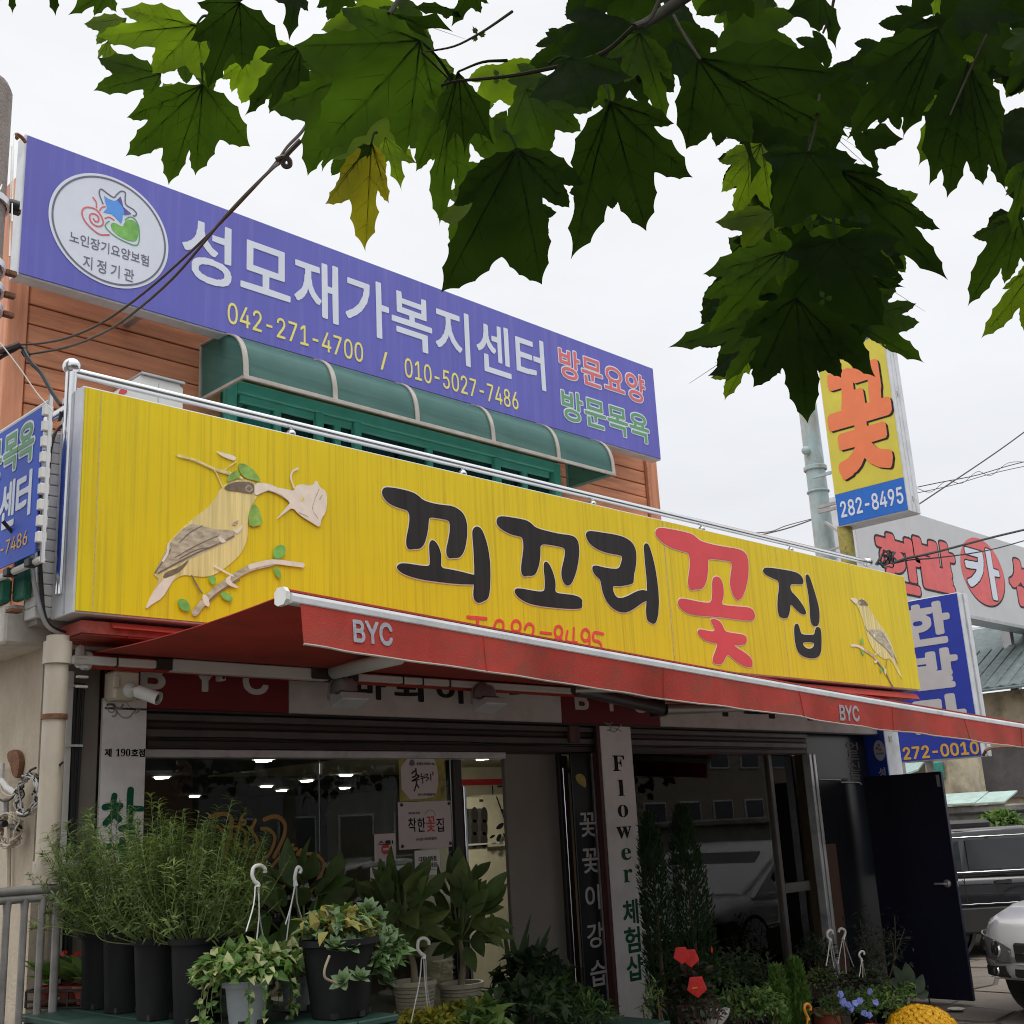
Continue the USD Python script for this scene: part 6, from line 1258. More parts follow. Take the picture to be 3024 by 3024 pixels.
for lab, pts, m_ in (('black cable draped from the trunking to the rusty bracket', [(520, 790), (450, 850), (400, 885), (330, 892), (300, 880)], 'black_rubber'), ('dark cable loop under the rusty bracket', [(70, 920), (45, 990), (60, 1050), (130, 1060), (200, 1000), (240, 960)], 'black_rubber'), ('pale cable sagging from the white conduit', [(0, 860), (60, 920), (90, 1000), (150, 1030), (220, 990)], 'pipe_cream'), ('thin black cable from coil up to the downpipe strap', [(300, 900), (280, 860), (300, 840), (325, 830)], 'black_rubber')):
    cable('wall_cable', lab, [Pw(q, .05) for q in pts], .006, m_)
obj('wall_conduit', tube([Pw((95, 20), .02, b1), Pw((88, 470), .02, b1)], .012, 6), 'pipe_cream', B)
obj('wall_conduit', tube([(2.585, py_ + .14, .3), (2.585, py_ + .14, 2.78)], .012, 6), 'pipe_cream', B)
mb0, mb1 = ry(b1(432, 570), 5.72), ry(b1(565, 275), 5.72)
mt_ = thing('meter_box', 'grey rounded plastic meter box beside the railing', 'box', ((mb0[0] + mb1[0]) / 2, 5.78, mb0[2]))
obj('case', box(mb0[0], mb1[0] + .03, 5.72, 5.86, mb0[2], mb1[2], .035), 'grey_plastic', mt_)
obj('lid', box(mb0[0] + .02, mb1[0] + .01, 5.708, 5.719, mb0[2] + .03, mb1[2] - .03, .005), 'grey_plastic', mt_)
RY_ = 5.62
RL = thing('railing', 'worn grey painted steel railing at the lower left beside the cream wall', 'railing', (2.3, RY_, 0))
zt_ = ry(b1(425, 478), RY_)[2]; zm_ = ry(b1(380, 540), RY_)[2]; xr_ = ry(b1(405, 700), RY_)[0]
obj('top_rail', tube([(xr_ - 1.6, RY_, zt_), (xr_ + .01, RY_, zt_)], .020, 12), 'rail_paint', RL, smooth=40)
obj('second_rail', tube([(xr_ - 1.6, RY_, zm_), (xr_ - .01, RY_, zm_)], .019, 12), 'rail_paint', RL, smooth=40)
obj('end_post', tube([(xr_, RY_, 0), (xr_, RY_, zt_ - .01)], .019, 12), 'rail_paint', RL, smooth=40)
for q in (290, 165, 40, -80, -200):
    x = ry(b1(q, 800), RY_)[0]; obj('baluster', tube([(x, RY_, .1), (x, RY_, zm_ - .06), (x, RY_, zm_)], [.016, .016, .021], 10), 'rail_paint', RL, smooth=40)
obj('bottom_rail', tube([(xr_ - 1.6, RY_, .12), (xr_ - .02, RY_, .12)], .019, 12), 'rail_paint', RL, smooth=40)

# ------------------------------------------------------------------ wires at the right
for lab, pts, Y0, Y1, r, cr in (('single dark wire rising to the right edge behind the tall yellow sign', [(1340, 890), (1520, 770), (1700, 650), (1830, 560), (1960, 465)], 9, 8.2, .013, c6), ('pale twisted wire pair behind the tall yellow sign', [(1380, 770), (1500, 745), (1680, 710), (1850, 660), (1970, 630)], 10, 9, .010, c6), ('second strand of the twisted wire pair', [(1380, 800), (1560, 760), (1720, 712), (1850, 680), (1970, 655)], 10.05, 9.05, .008, c6),
                               ('wavy third strand wrapped round the twisted pair', [(1380, 778), (1450, 795), (1530, 738), (1610, 750), (1690, 690), (1760, 710), (1850, 645), (1970, 640)], 10.1, 9.1, .006, c6), ('wire running from the sign end towards the poles', [(560, 1020), (700, 985), (830, 940), (920, 900)], 8, 9, .010, c6), ('second thin wire running up to the poles', [(500, 1010), (620, 1000), (700, 970), (850, 930)], 8, 9, .007, c6),
                               ('thin far wire in the gap right of the deep blue sign', [(1660, 1640), (1800, 1605), (1960, 1570)], 14, 13, .012, c6), ('second thin far wire right of the deep blue sign', [(1660, 1625), (1800, 1590), (1960, 1555)], 14, 13, .008, c6), ('thin wire just under the grey signboard', [(1640, 1500), (1700, 1500), (1800, 1480)], 12, 12, .008, c6)):
    cable('street_wire', lab, [ry(cr(*q), y) for q, y in zip(pts, lerp(Y0, Y1, len(pts)))], r, 'brown_cable' if 'dark' in lab else 'black_rubber', 'wire')
cable('black_lead', 'thick black cable sweeping right from the tangle at the sign end', [ry(c6(*q), y) for q, y in zip([(1250, 1165), (1320, 1140), (1420, 1120), (1560, 1085), (1750, 1035), (1960, 985)], lerp(5.65, 5.4, 6))], .015, 'black_rubber')
cable('black_lead', 'thinner black cable under the thick one at the sign end', [ry(c6(*q), y) for q, y in zip([(1250, 1168), (1340, 1148), (1450, 1140), (1650, 1115), (1800, 1085), (1960, 1040)], lerp(5.66, 5.4, 6))], .008, 'black_rubber')
tg = thing('cable_tangle', 'tangle of black cable on the right end of the yellow sign', 'cable', ry(c6(1210, 1150), 5.6))
gt = np.random.default_rng(11)
for k in range(7):
    c = np.array([1212, 1148]) + gt.uniform(-18, 18, 2); a, b = gt.uniform(22, 45), gt.uniform(22, 42); ph0 = gt.uniform(0, 6)
    obj('loop', tube([ry(c6(c[0] + a * math.cos(t + ph0), c[1] + b * math.sin(t * (1 if k % 2 else 1.0)) + 10 * math.sin(3 * t)), 5.58 + .06 * math.sin(2 * t + k)) for t in np.linspace(0, 2 * np.pi, 20)], .008, 5), 'black_rubber', tg, smooth=60)
# ------------------------------------------------------------------ the plane tree whose low branch hangs over the view
from scipy.spatial import Delaunay
def leaf_mat(name, c, tc, fac=.55, spec=.35):
    nodes = {'g': ('geometry', {}), 'n': ('noise_texture', {'scale': 9.0, 'detail': 4.0}), 'nr': ('map_range', {'from_min': .3, 'from_max': .7, 'to_min': 0.0, 'to_max': 1.0, 'clamp': True}),
             'n2': ('noise_texture', {'scale': 90.0, 'detail': 3.0}), 'bu': ('bump', {'strength': .35, 'distance': .004}),
             'm': ('mix_color', {'a': tuple(np.array(c) * .72), 'b': tuple(np.array(c) * 1.3)}), 'm2': ('mix_color', {'a': tuple(np.array(tc) * .75), 'b': tuple(np.array(tc) * 1.25)}),
             'p': ('principled_bsdf', {'roughness': .62, 'specular_ior_level': spec}), 't': ('translucent_bsdf', {}), 'x': ('mix_closure', {'fac': fac})}
    M[name] = usdkit.material(stage, '/World/Looks/' + name, nodes, [('g.position', 'n.vector'), ('g.position', 'n2.vector'), ('n.fac', 'nr.value'), ('nr.result', 'm.fac'), ('nr.result', 'm2.fac'), ('n2.fac', 'bu.height'), ('bu.normal', 'p.normal'),
                              ('m.result', 'p.base_color'), ('m2.result', 't.color'), ('p.BSDF', 'x.closure1'), ('t.BSDF', 'x.closure2')], surface='x.closure')
leaf_mat('plane_leaf_a', (.010, .021, .006), (.050, .100, .005), .62, .06)
leaf_mat('plane_leaf_b', (.006, .013, .005), (.018, .038, .003), .6, .06)
leaf_mat('plane_leaf_c', (.020, .040, .008), (.150, .240, .008), .66, .08)
leaf_mat('plane_leaf_y', (.04, .045, .008), (.27, .25, .010), .66, .08)
mat('leaf_vein', (.024, .040, .012), .8, var=.1, spec=.1, transl=.6, tcol=(.05, .095, .010))
mat('twig_bark', (.022, .020, .012), .9, var=.3, scale=20, spec=.1)
mat('plane_bark', (.20, .18, .13), .85, var=.4, scale=5, bump=.4, dirt=(.36, .34, .26), dscale=3, damt=.8)
TX, TY = 5.6, .5
TREE = thing('plane_tree', 'plane tree whose low branch of large lobed leaves hangs across the top', 'tree', (TX, TY, 0))
obj('trunk', tube(smooth_path([(TX, TY, -.1), (TX, TY, .3), (TX + .03, TY - .02, 1.6), (TX - .02, TY + .03, 3.2), (TX - .1, TY + .05, 5.5), (TX + .05, TY, 8.0)], 4), np.interp(np.linspace(0, 1, 21), [0, .06, .4, 1], [.26, .19, .16, .06]), 14), 'plane_bark', TREE, smooth=40)
K1, K2_, K3, K4 = crop(200, 0, 700), crop(800, 0, 700), crop(1200, 300, 900), crop(1950, 350, 900)
K5, K6 = crop(2500, 0, 524, 1012), crop(1500, 0, 1100)
shapes_px = []
def leaf_outline(basep, tips, seed, sinus=.76, teeth=5):
    g = np.random.default_rng(seed); b = np.array(basep, float); T = [np.array(t, float) for t in tips]
    def arc(A, C, n, bulge):                                     # toothed edge from A to C
        ctrl = (A + C) / 2 + bulge; ts = np.linspace(0, 1, n + 1); q = lambda t: (1 - t) ** 2 * A + 2 * t * (1 - t) * ctrl + t * t * C; out = []
        ln = np.linalg.norm(C - A)
        for i in range(n):
            p0, p1 = q(ts[i]), q(ts[i + 1]); mid = (p0 + p1) / 2; d = p1 - p0; nrm = np.array([-d[1], d[0]]); nrm /= np.linalg.norm(nrm) + 1e-9
            if nrm @ (b - mid) < 0: nrm = -nrm
            sag = .10 * np.linalg.norm(d) * g.uniform(.6, 1.3)
            for s in np.linspace(0, 1, 6, endpoint=False): out.append(p0 + d * s + nrm * sag * (1 - (2 * s - 1) ** 2) * (1.25 - .5 * s))
        return out
    pts = []; n = len(T)
    size = np.mean([np.linalg.norm(t - b) for t in T])
    for i in range(n):
        t = T[i]; r = np.linalg.norm(t - b)
        if i == 0:
            S = b; d = t - b; nx = T[1] - b if n > 1 else np.array([d[1], -d[0]])
            side = np.array([-d[1], d[0]]); side = side if side @ nx < 0 else -side
            pts += arc(b + side * .02, t, teeth + 1, side * .36)
        else:
            S = sin_prev; mid = (S + t) / 2; out_ = mid - b; out_ /= np.linalg.norm(out_); d = t - S; nrm = np.array([-d[1], d[0]]); nrm /= np.linalg.norm(nrm)
            axis = t - b; side = S - b; cr = axis[0] * side[1] - axis[1] * side[0]; nn_ = nrm if (axis[0] * nrm[1] - axis[1] * nrm[0]) * cr > 0 else -nrm
            pts += arc(S, t, teeth, nn_ * .21 * np.linalg.norm(d))
        if i < n - 1:
            u = T[i + 1]; a0, a1_ = math.atan2(*(t - b)[::-1]), math.atan2(*(u - b)[::-1]); dd = (a1_ - a0 + np.pi) % (2 * np.pi) - np.pi; r1 = np.linalg.norm(u - b)
            wgt = .5 + .12 * np.clip((r1 - r) / max(r, r1), -1, 1) * -1
            am = a0 + dd * wgt; sin_prev = b + np.array([math.cos(am), math.sin(am)]) * min(r, r1) * sinus * g.uniform(.92, 1.06)
            d = sin_prev - t; nrm = np.array([-d[1], d[0]]); nrm /= np.linalg.norm(nrm); axis = t - b; cr = axis[0] * (sin_prev - b)[1] - axis[1] * (sin_prev - b)[0]
            nn_ = nrm if (axis[0] * nrm[1] - axis[1] * nrm[0]) * cr > 0 else -nrm
            pts += arc(t, sin_prev, teeth, nn_ * .21 * np.linalg.norm(d))
        else:
            d = t - b; pv = T[i - 1] - b if n > 1 else -np.array([-d[1], d[0]]); side = np.array([-d[1], d[0]]); side = side if side @ pv < 0 else -side
            pts += arc(t, b + side * .02, teeth + 1, side * .36)
    pg = Polygon(pts).buffer(0)
    if pg.geom_type != 'Polygon': pg = max(pg.geoms, key=lambda s: s.area)
    return pg
def make_leaf(basep, tips, depth, seed, mat_, tilt=None, teeth=3, pg=None, vein=True, petiole=None):
    g = np.random.default_rng(1000 + seed); b = np.array(basep, float)
    pg = pg or leaf_outline(basep, tips, seed, teeth=teeth)
    R = max(np.linalg.norm(np.array(t) - b) for t in tips)
    bd = np.array(pg.exterior.coords)[:-1]; step = R / 11
    ins = []
    x0, y0, x1, y1 = pg.bounds
    for i, y in enumerate(np.arange(y0, y1, step)):
        for x in np.arange(x0 + (i % 2) * step / 2, x1, step): ins.append((x + g.uniform(-.1, .1) * step, y + g.uniform(-.1, .1) * step))
    inner = pg.buffer(-.45 * step); ins = [p for p in ins if inner.contains(Point(p))]
    P2 = np.vstack([bd] + ([np.array(ins)] if ins else [])); tri = Delaunay(P2).simplices
    cen = P2[tri].mean(1); import shapely
    ok = shapely.contains_xy(pg, cen[:, 0], cen[:, 1]); tri = tri[ok]
    tl = tilt if tilt is not None else g.uniform(-.55, .55, 2)
    T = [np.array(t, float) for t in tips]; mdir = sum((t - b) / np.linalg.norm(t - b) for t in T); mdir /= np.linalg.norm(mdir) + 1e-9
    ph_ = g.uniform(0, 6, 3)
    def to3(P):
        P = np.atleast_2d(P); q = (P - b) / R; r = np.linalg.norm(q, axis=1)
        dv = np.full(len(P), 9.0)
        for t in T:
            a = (t - b) / R; L2 = a @ a; s = np.clip(q @ a / L2, 0, 1); dv = np.minimum(dv, np.linalg.norm(q - s[:, None] * a, axis=1))
        rel = tl[0] * q[:, 0] + tl[1] * q[:, 1] - .40 * dv + .26 * r ** 2 + .03 * np.sin(q[:, 0] * 6 + ph_[0]) + .03 * np.sin(q[:, 1] * 7 + ph_[1])
        D_ = depth + rel * (R / FPX * depth)
        d3 = CF + CR * ((P[:, :1] - 1512) / FPX) - CU * ((P[:, 1:] - 1512) / FPX)
        return EYE + d3 * D_[:, None]
    v = to3(P2)
    lp_ = obj('leaf', (v, tri), mat_, TREE, smooth=True)
    shapes_px.append(pg)
    if vein:
        vs = []
        for t in T:
            pp = [b + (t - b) * s for s in np.linspace(0, .93, 9)]; w = to3(np.array(pp)); off = (EYE - w); off /= np.linalg.norm(off, axis=1, keepdims=True)
            sc_ = R / FPX * depth; vs.append(tube(w + off * .0006, np.linspace(.006, .002, 9) * sc_, 4, False))
            for s in (.30, .52, .74):
                p0 = b + (t - b) * s; d = (t - b); nrm = np.array([-d[1], d[0]])
                for sg in (-1, 1):
                    p1 = p0 + d * .16 * (1 - s) * 1.6 + sg * nrm * .20 * (1 - s * .8)
                    if pg.contains(LineString([p0, p1])):
                        w2 = to3(np.array([p0 + (p1 - p0) * k for k in (0, .5, 1)])); vs.append(tube(w2 + off[:3] * .0005, np.array([.002, .0014, .0008]) * sc_, 3, False))
        obj('veins', join(vs), 'leaf_vein', lp_)
    if petiole is not None:
        q = np.array(petiole, float); w = to3(np.array([b]))[0]; e = rd(q, np.linalg.norm(w - EYE) * 1.02)
        obj('petiole', tube(smooth_path([w, (w + e) / 2 + CU * .006, e], 4), np.linspace(.0016, .0026, 9), 5), 'leaf_vein', lp_)
def LF(cr, basep, tips, depth, m_='a', tilt=None, teeth=3, pet=None):
    make_leaf(cr(*basep), [cr(*t) for t in tips], depth, len(shapes_px), 'plane_leaf_' + m_, tilt, teeth, petiole=None if pet is None else cr(*pet))
# the leaves that can be told apart, nearest branch first
LF(K1, (1100, 690), [(480, 960), (470, 1275), (822, 1508), (1040, 1432), (1488, 1195)], 1.80, 'a', (.1, .35), 3, (1090, 520))
LF(K1, (760, 600), [(240, 470), (208, 740), (640, 830)], 1.90, 'a', (-.2, .2), 3)
LF(K1, (1045, 205), [(430, 70), (222, 295), (690, 600), (1120, 660)], 1.84, 'c', (.3, .1), 3, (1150, 130))
LF(K1, (1400, 20), [(1050, 20), (1000, 332), (1125, 770), (1425, 570), (1745, 385)], 1.75, 'b', (0, .6), 2, (1420, -90))
LF(K1, (480, 150), [(130, 195), (232, 365), (330, 380)], 2.0, 'c', None, 3)
LF(K1, (330, -80), [(0, 125), (215, 132), (400, 100)], 1.95, 'a', None, 2)
LF(K1, (330, 330), [(240, 480), (280, 540), (380, 640)], 2.05, 'c', None, 2)
LF(c1, (60, -90), [(20, -10), (64, 80), (110, -20)], 1.9, 'b', None, 2)
LF(c1, (280, -110), [(200, -20), (290, 86), (330, -10)], 1.9, 'b', None, 2)
LF(K1, (1440, 500), [(1245, 640), (1335, 755), (1480, 650)], 1.95, 'c', None, 3)
LF(K1, (1900, 380), [(1560, 480), (1440, 948), (1640, 930), (1850, 975)], 1.88, 'b', (.3, .2), 3)
LF(K1, (1480, -90), [(1120, -40), (1150, 90), (1310, 60)], 2.0, 'b', None, 2)
LF(K2_, (1215, 330), [(560, 60), (188, 370), (380, 1240), (1100, 1262), (1350, 915)], 1.62, 'a', (.1, .25), 3, (1480, 650))
LF(K2_, (760, 560), [(250, 520), (0, 885), (300, 1435), (412, 1410)], 1.80, 'a', (.1, .1), 3)
LF(K2_, (980, 110), [(1020, 85), (1310, 320), (1625, 332)], 1.66, 'b', (.2, .5), 1)
LF(K2_, (820, 1165), [(540, 1500), (440, 1665), (770, 2050), (965, 1660), (940, 1420)], 1.78, 'y', (0, .3), 3, (860, 1080))
LF(K2_, (930, 1120), [(900, 1330), (1068, 1565), (1190, 1330)], 1.92, 'c', None, 2)
LF(K2_, (820, 1180), [(700, 1200), (540, 1500), (780, 1310)], 1.74, 'b', (.4, .4), 1)
LF(K2_, (1490, 560), [(1245, 450), (1270, 700), (1330, 860)], 1.95, 'c', None, 2)
LF(K3, (290, -180), [(20, 150), (60, 445), (212, 792), (330, 560), (560, 400)], 1.86, 'a', (0, .2), 4)
LF(K3, (330, -190), [(190, 200), (178, 515), (370, 350), (560, 280)], 1.74, 'b', (.2, .5), 1, (640, -260))
LF(K3, (700, 300), [(292, 660), (220, 1212), (860, 1160), (1035, 672), (1130, 520)], 1.68, 'b', (0, .3), 4, (620, 180))
LF(K3, (1290, 0), [(1060, 560), (1042, 1003), (1522, 822), (1818, 482), (1700, 140)], 1.70, 'b', (.1, .3), 3, (1260, -110))
LF(K3, (760, -80), [(640, 220), (900, 330), (1110, 190), (1180, 60)], 1.90, 'a', None, 3)
LF(c2, (1205, 300), [(1110, 330), (982, 510), (1312, 572), (1525, 402)], 1.60, 'b', (.1, -.3), 2, (1090, 330))
LF(c2, (1560, 170), [(1385, 300), (1480, 430), (1705, 635), (1740, 420)], 1.85, 'a', None, 3)
LF(c2, (1740, 200), [(1690, 420), (1860, 540), (1930, 330)], 1.95, 'b', None, 3)
LF(K6, (985, 300), [(925, 775), (1270, 740), (1665, 722), (1770, 715), (1745, 385)], 1.64, 'b', (.1, .2), 3, (900, 160))
LF(K4, (935, 215), [(640, 230), (720, 700), (1230, 620), (1250, 262)], 1.72, 'b', (0, .2), 3, (960, 80))
LF(K4, (1120, 320), [(1410, 355), (1640, 570), (1780, 705), (1825, 1025), (1240, 640)], 1.78, 'b', (.2, .2), 4)
LF(K4, (640, 160), [(370, 275), (385, 470), (465, 612), (700, 580), (690, 400)], 1.86, 'c', (.1, .1), 3)
LF(K4, (730, 590), [(345, 657), (520, 835), (745, 720)], 1.90, 'c', None, 3)
LF(K4, (790, 840), [(268, 988), (266, 1140), (300, 1370), (760, 1070)], 1.76, 'a', (.3, .1), 3)
LF(K4, (790, 1230), [(330, 1200), (50, 1452), (365, 1490), (400, 1690), (610, 1460)], 1.84, 'a', (.2, 0), 3)
LF(K4, (560, 1430), [(155, 1698), (330, 1560), (430, 1480)], 1.9, 'b', None, 1)
LF(K4, (540, 1530), [(318, 1645), (408, 1790), (566, 1625)], 1.92, 'c', None, 3)
LF(K4, (860, 1130), [(500, 1380), (588, 1705), (937, 1935), (1148, 1645), (1365, 1640)], 1.66, 'b', (0, .3), 4)
LF(K4, (1110, 765), [(770, 860), (700, 1320), (1420, 1315), (1515, 1000), (1530, 760)], 1.70, 'b', (.1, .1), 3, (1090, 600))
LF(K4, (1200, 1280), [(1290, 1230), (1450, 1475), (1675, 1550), (1645, 1290), (1625, 1172), (1500, 1060)], 1.82, 'a', (.2, 0), 3)
LF(K4, (1330, 1000), [(1560, 1075), (1705, 1240), (1480, 1110)], 1.9, 'b', None, 1)
LF(K4, (560, 100), [(385, 135), (500, 165), (560, 520)], 1.74, 'b', (.4, 0), 1)
LF(K4, (760, 700), [(745, 790), (825, 715), (800, 760)], 1.74, 'c', None, 1)
LF(K4, (1010, 30), [(1430, 20), (1240, 180), (1380, 360), (1545, 130)], 1.88, 'b', None, 3)
LF(K5, (690, 350), [(470, 1060), (572, 1132), (780, 1060), (908, 1090), (900, 760)], 1.70, 'b', (.2, .2), 3)
LF(K5, (560, 545), [(400, 625), (408, 955), (545, 870)], 1.92, 'c', None, 3)
LF(K5, (985, 1230), [(800, 1290), (715, 1345), (690, 1750), (900, 1620), (1060, 1530)], 1.74, 'a', (.2, .1), 4)
LF(K5, (1120, 1480), [(960, 1590), (885, 1650), (768, 1930), (1010, 1890), (1100, 1800)], 1.80, 'c', (.2, .1), 4)
LF(K5, (1010, 970), [(905, 1120), (930, 1370), (1030, 1240)], 1.66, 'a', None, 2)
LF(K5, (880, 1190), [(800, 1290), (795, 1475), (1020, 1330)], 1.82, 'b', None, 2)
LF(K5, (520, 160), [(0, 470), (0, 800), (270, 720), (320, 795), (640, 470)], 1.74, 'b', (.1, .2), 3)
LF(K5, (640, 500), [(330, 690), (395, 680), (500, 650)], 1.95, 'b', None, 2)
LF(K5, (700, 310), [(660, 330), (690, 445), (730, 360)], 1.9, 'c', None, 2)
LF(K5, (520, -40), [(490, 100), (560, 150), (540, 20)], 1.66, 'c', (.5, 0), 1)
LF(c3, (880, -40), [(700, 60), (870, 170), (960, 260)], 1.9, 'b', None, 2)
LF(c2, (560, 40), [(380, 40), (560, 100), (640, 90)], 1.95, 'b', None, 2)
LF(c2, (690, -60), [(585, 140), (740, 70), (780, 20)], 1.95, 'b', None, 2)
LF(c1, (1540, -60), [(1420, 0), (1500, 215), (1600, 60)], 1.95, 'b', None, 2)
LF(c1, (1760, -60), [(1640, 40), (1700, 110), (1850, 30)], 1.95, 'b', None, 3)
# the leaves crowding behind them, where the photograph shows no sky
import shapely
dense = Polygon([D(*p) for p in ((190, -90), (2010, -90), (2010, 600), (1900, 585), (1895, 530), (1850, 540), (1855, 450), (1905, 400), (1890, 345), (1775, 328), (1765, 240), (1715, 215), (1660, 285), (1560, 285), (1400, 260), (1365, 300), (1370, 375), (1400, 400), (1405, 445), (1345, 500), (1330, 600), (1350, 660), (1380, 700), (1445, 685), (1490, 735), (1560, 715), (1650, 665), (1715, 640), (1720, 590), (1690, 545), (1695, 510), (1750, 500), (1745, 440), (1700, 365), (1640, 330), (1420, 290), (1325, 245), (1312, 128), (1265, 150), (1265, 260), (1225, 330), (1170, 305), (1095, 380), (1050, 420), (960, 420), (870, 470), (850, 410), (810, 345), (785, 300), (735, 300), (650, 350), (600, 300), (575, 225), (470, 212), (440, 235), (380, 275), (330, 275), (265, 285), (255, 230), (290, 200), (250, 165), (215, 90), (215, 40))]).buffer(0).union(Polygon([K4(*p) for p in ((640, 200), (1250, 260), (1400, 400), (1640, 600), (1760, 900), (1480, 930), (1500, 1300), (1420, 1450), (1250, 1300), (1100, 1600), (700, 1600), (430, 1400), (300, 1250), (300, 1050), (520, 850), (740, 700), (720, 580))])).buffer(0)
holes = union_all([Polygon([cr(*p) for p in pp]) for cr, pp in ((c1, [(1330, -90), (1620, -90), (1640, 110), (1480, 245), (1390, 130)]), (c1, [(1065, -90), (1150, -90), (1130, 20), (1070, 50)]), (c2, [(425, -90), (800, -90), (790, 60), (890, 130), (700, 380), (520, 390), (530, 230), (600, 140), (425, 90)]), (c3, [(850, -40), (1050, -60), (1040, 40), (975, 230), (880, 170)]), (c3, [(80, 390), (240, 540), (190, 770), (80, 620)]), (c2, [(1080, 790), (1320, 560), (1390, 620), (1230, 910)]), (c2, [(-20, -90), (115, -90), (100, 40), (-20, 40)]))])
front = union_all([s.buffer(2) for s in shapes_px]); allowed = union_all([front, dense]).difference(holes); gl = np.random.default_rng(42); made = 0; dense = dense.buffer(0)
for k in range(4200):
    if made >= 215: break
    x, y = gl.uniform(420, 3150), gl.uniform(-180, 1150); a = gl.uniform(.2, np.pi - .2); Rr = gl.uniform(90, 250)
    if k % 4 == 0: (x, y), Rr = K4(gl.uniform(350, 1650), gl.uniform(250, 1350)), gl.uniform(120, 240)
    b = np.array([x, y]); tips = []
    for o, rr in ((-1.25, .62), (-.62, .85), (0, 1), (.62, .85), (1.25, .62)):
        an = a + o + gl.uniform(-.12, .12); fs = gl.uniform(.75, 1.0); tips.append(b + np.array([math.cos(an), math.sin(an) * fs]) * Rr * rr * gl.uniform(.85, 1.1))
    if x < 800 and gl.random() < .6: continue
    pg = leaf_outline(b, tips, 5000 + k)
    if pg.difference(allowed).area > .045 * pg.area or pg.centroid.y > 1100: continue
    make_leaf(b, tips, gl.uniform(1.95, 2.9), 300 + k, 'plane_leaf_' + ('aac' if b[0] < 1500 else 'abb')[gl.integers(3)], None, 3, pg, vein=made < 30); made += 1
print('filled', made)
# out of the frame the crown goes on
lt_ = []; gl = np.random.default_rng(5)
base_leaf = leaf_outline((0, 0), [(-95, 30), (-70, 85), (0, 115), (70, 85), (95, 30)], 1); cx_ = np.array(base_leaf.exterior.coords)[:-1]
e_ = trimesh.creation.triangulate_polygon(Polygon(cx_).simplify(2.5), engine='earcut'); lv_, lf_ = np.c_[e_[0], np.zeros(len(e_[0]))] / 900.0, e_[1]
for k in range(1500):
    c = np.array([TX, TY, 4.6]) + gl.normal(0, 1, 3) * [1.9, 1.5, 1.2]
    q = c - EYE; pr_ = proj(c)
    if c[2] < 2.9 or (q @ CF > .2 and -200 < pr_[0] < 3230 and pr_[1] > -260): continue
    A_ = trimesh.transformations.random_rotation_matrix(gl.random(3))[:3, :3]; lt_.append((c + lv_ @ A_.T * gl.uniform(.9, 1.4), lf_))
obj('crown', join(lt_), 'plane_leaf_a', TREE, kind='stuff')
# limb and twigs
tw = lambda cr, pts, d0, d1: [rd(cr(*p), d) for p, d in zip(pts, lerp(d0, d1, len(pts)))]
limb = tw(c2, [(2500, -800), (2250, -420), (1950, -130), (1640, 90), (1530, 140)], 3.0, 1.85)
obj('limb', tube(smooth_path([np.array([TX, TY, 4.2]), np.array([TX - .9, TY + .3, 4.3])] + limb, 5), np.interp(np.linspace(0, 1, 31), [0, .5, 1], [.06, .016, .005]), 8), 'twig_bark', TREE, smooth=50)
for nm, cr, pts, d0, d1, r0, r1 in (('twig', c2, [(1530, 140), (1380, 270), (1200, 330), (1000, 375), (880, 395), (740, 410), (590, 425), (470, 470)], 1.82, 1.76, .006, .003), ('twig', c2, [(900, 60), (800, 130), (720, 180), (600, 240), (455, 268)], 1.9, 1.72, .004, .002), ('twig', c2, [(430, 270), (500, 340), (580, 420)], 1.66, 1.74, .003, .002),
                                    ('twig', c2, [(1700, -90), (1620, 90), (1540, 140)], 2.0, 1.84, .005, .006), ('twig', c3, [(960, -80), (930, 70), (890, 170)], 2.2, 2.1, .005, .003), ('twig', K6, [(860, 80), (920, 190), (1000, 310)], 1.85, 1.66, .004, .003), ('twig', K4, [(1010, -150), (980, 60), (940, 210)], 1.9, 1.75, .004, .0025), ('twig', K5, [(800, 200), (660, 500), (590, 660)], 1.9, 1.78, .004, .002), ('twig', K2_, [(1080, -60), (1000, 60), (960, 110)], 1.9, 1.7, .007, .004)):
    obj(nm, tube(smooth_path(tw(cr, pts, d0, d1), 4), np.linspace(r0 * .6, r1 * .6, (len(pts) - 1) * 4 + 1), 6), 'twig_bark', TREE, smooth=50)
for cr, q, d in ((c2, (830, 400), 1.74), (c2, (720, 180), 1.8), (c2, (440, 470), 1.72), (c2, (1540, 130), 1.8), (K4, (960, 660), 1.66), (K4, (1040, 1140), 1.62)):
    for k in range(3): a = k * 2.1; b = np.array(cr(*q)); make_leaf(b, [b + 26 * np.array([math.cos(a - .3), math.sin(a - .3)]), b + 38 * np.array([math.cos(a), math.sin(a)]), b + 26 * np.array([math.cos(a + .3), math.sin(a + .3)])], d, 900 + k, 'plane_leaf_a', None, 1, None, False)
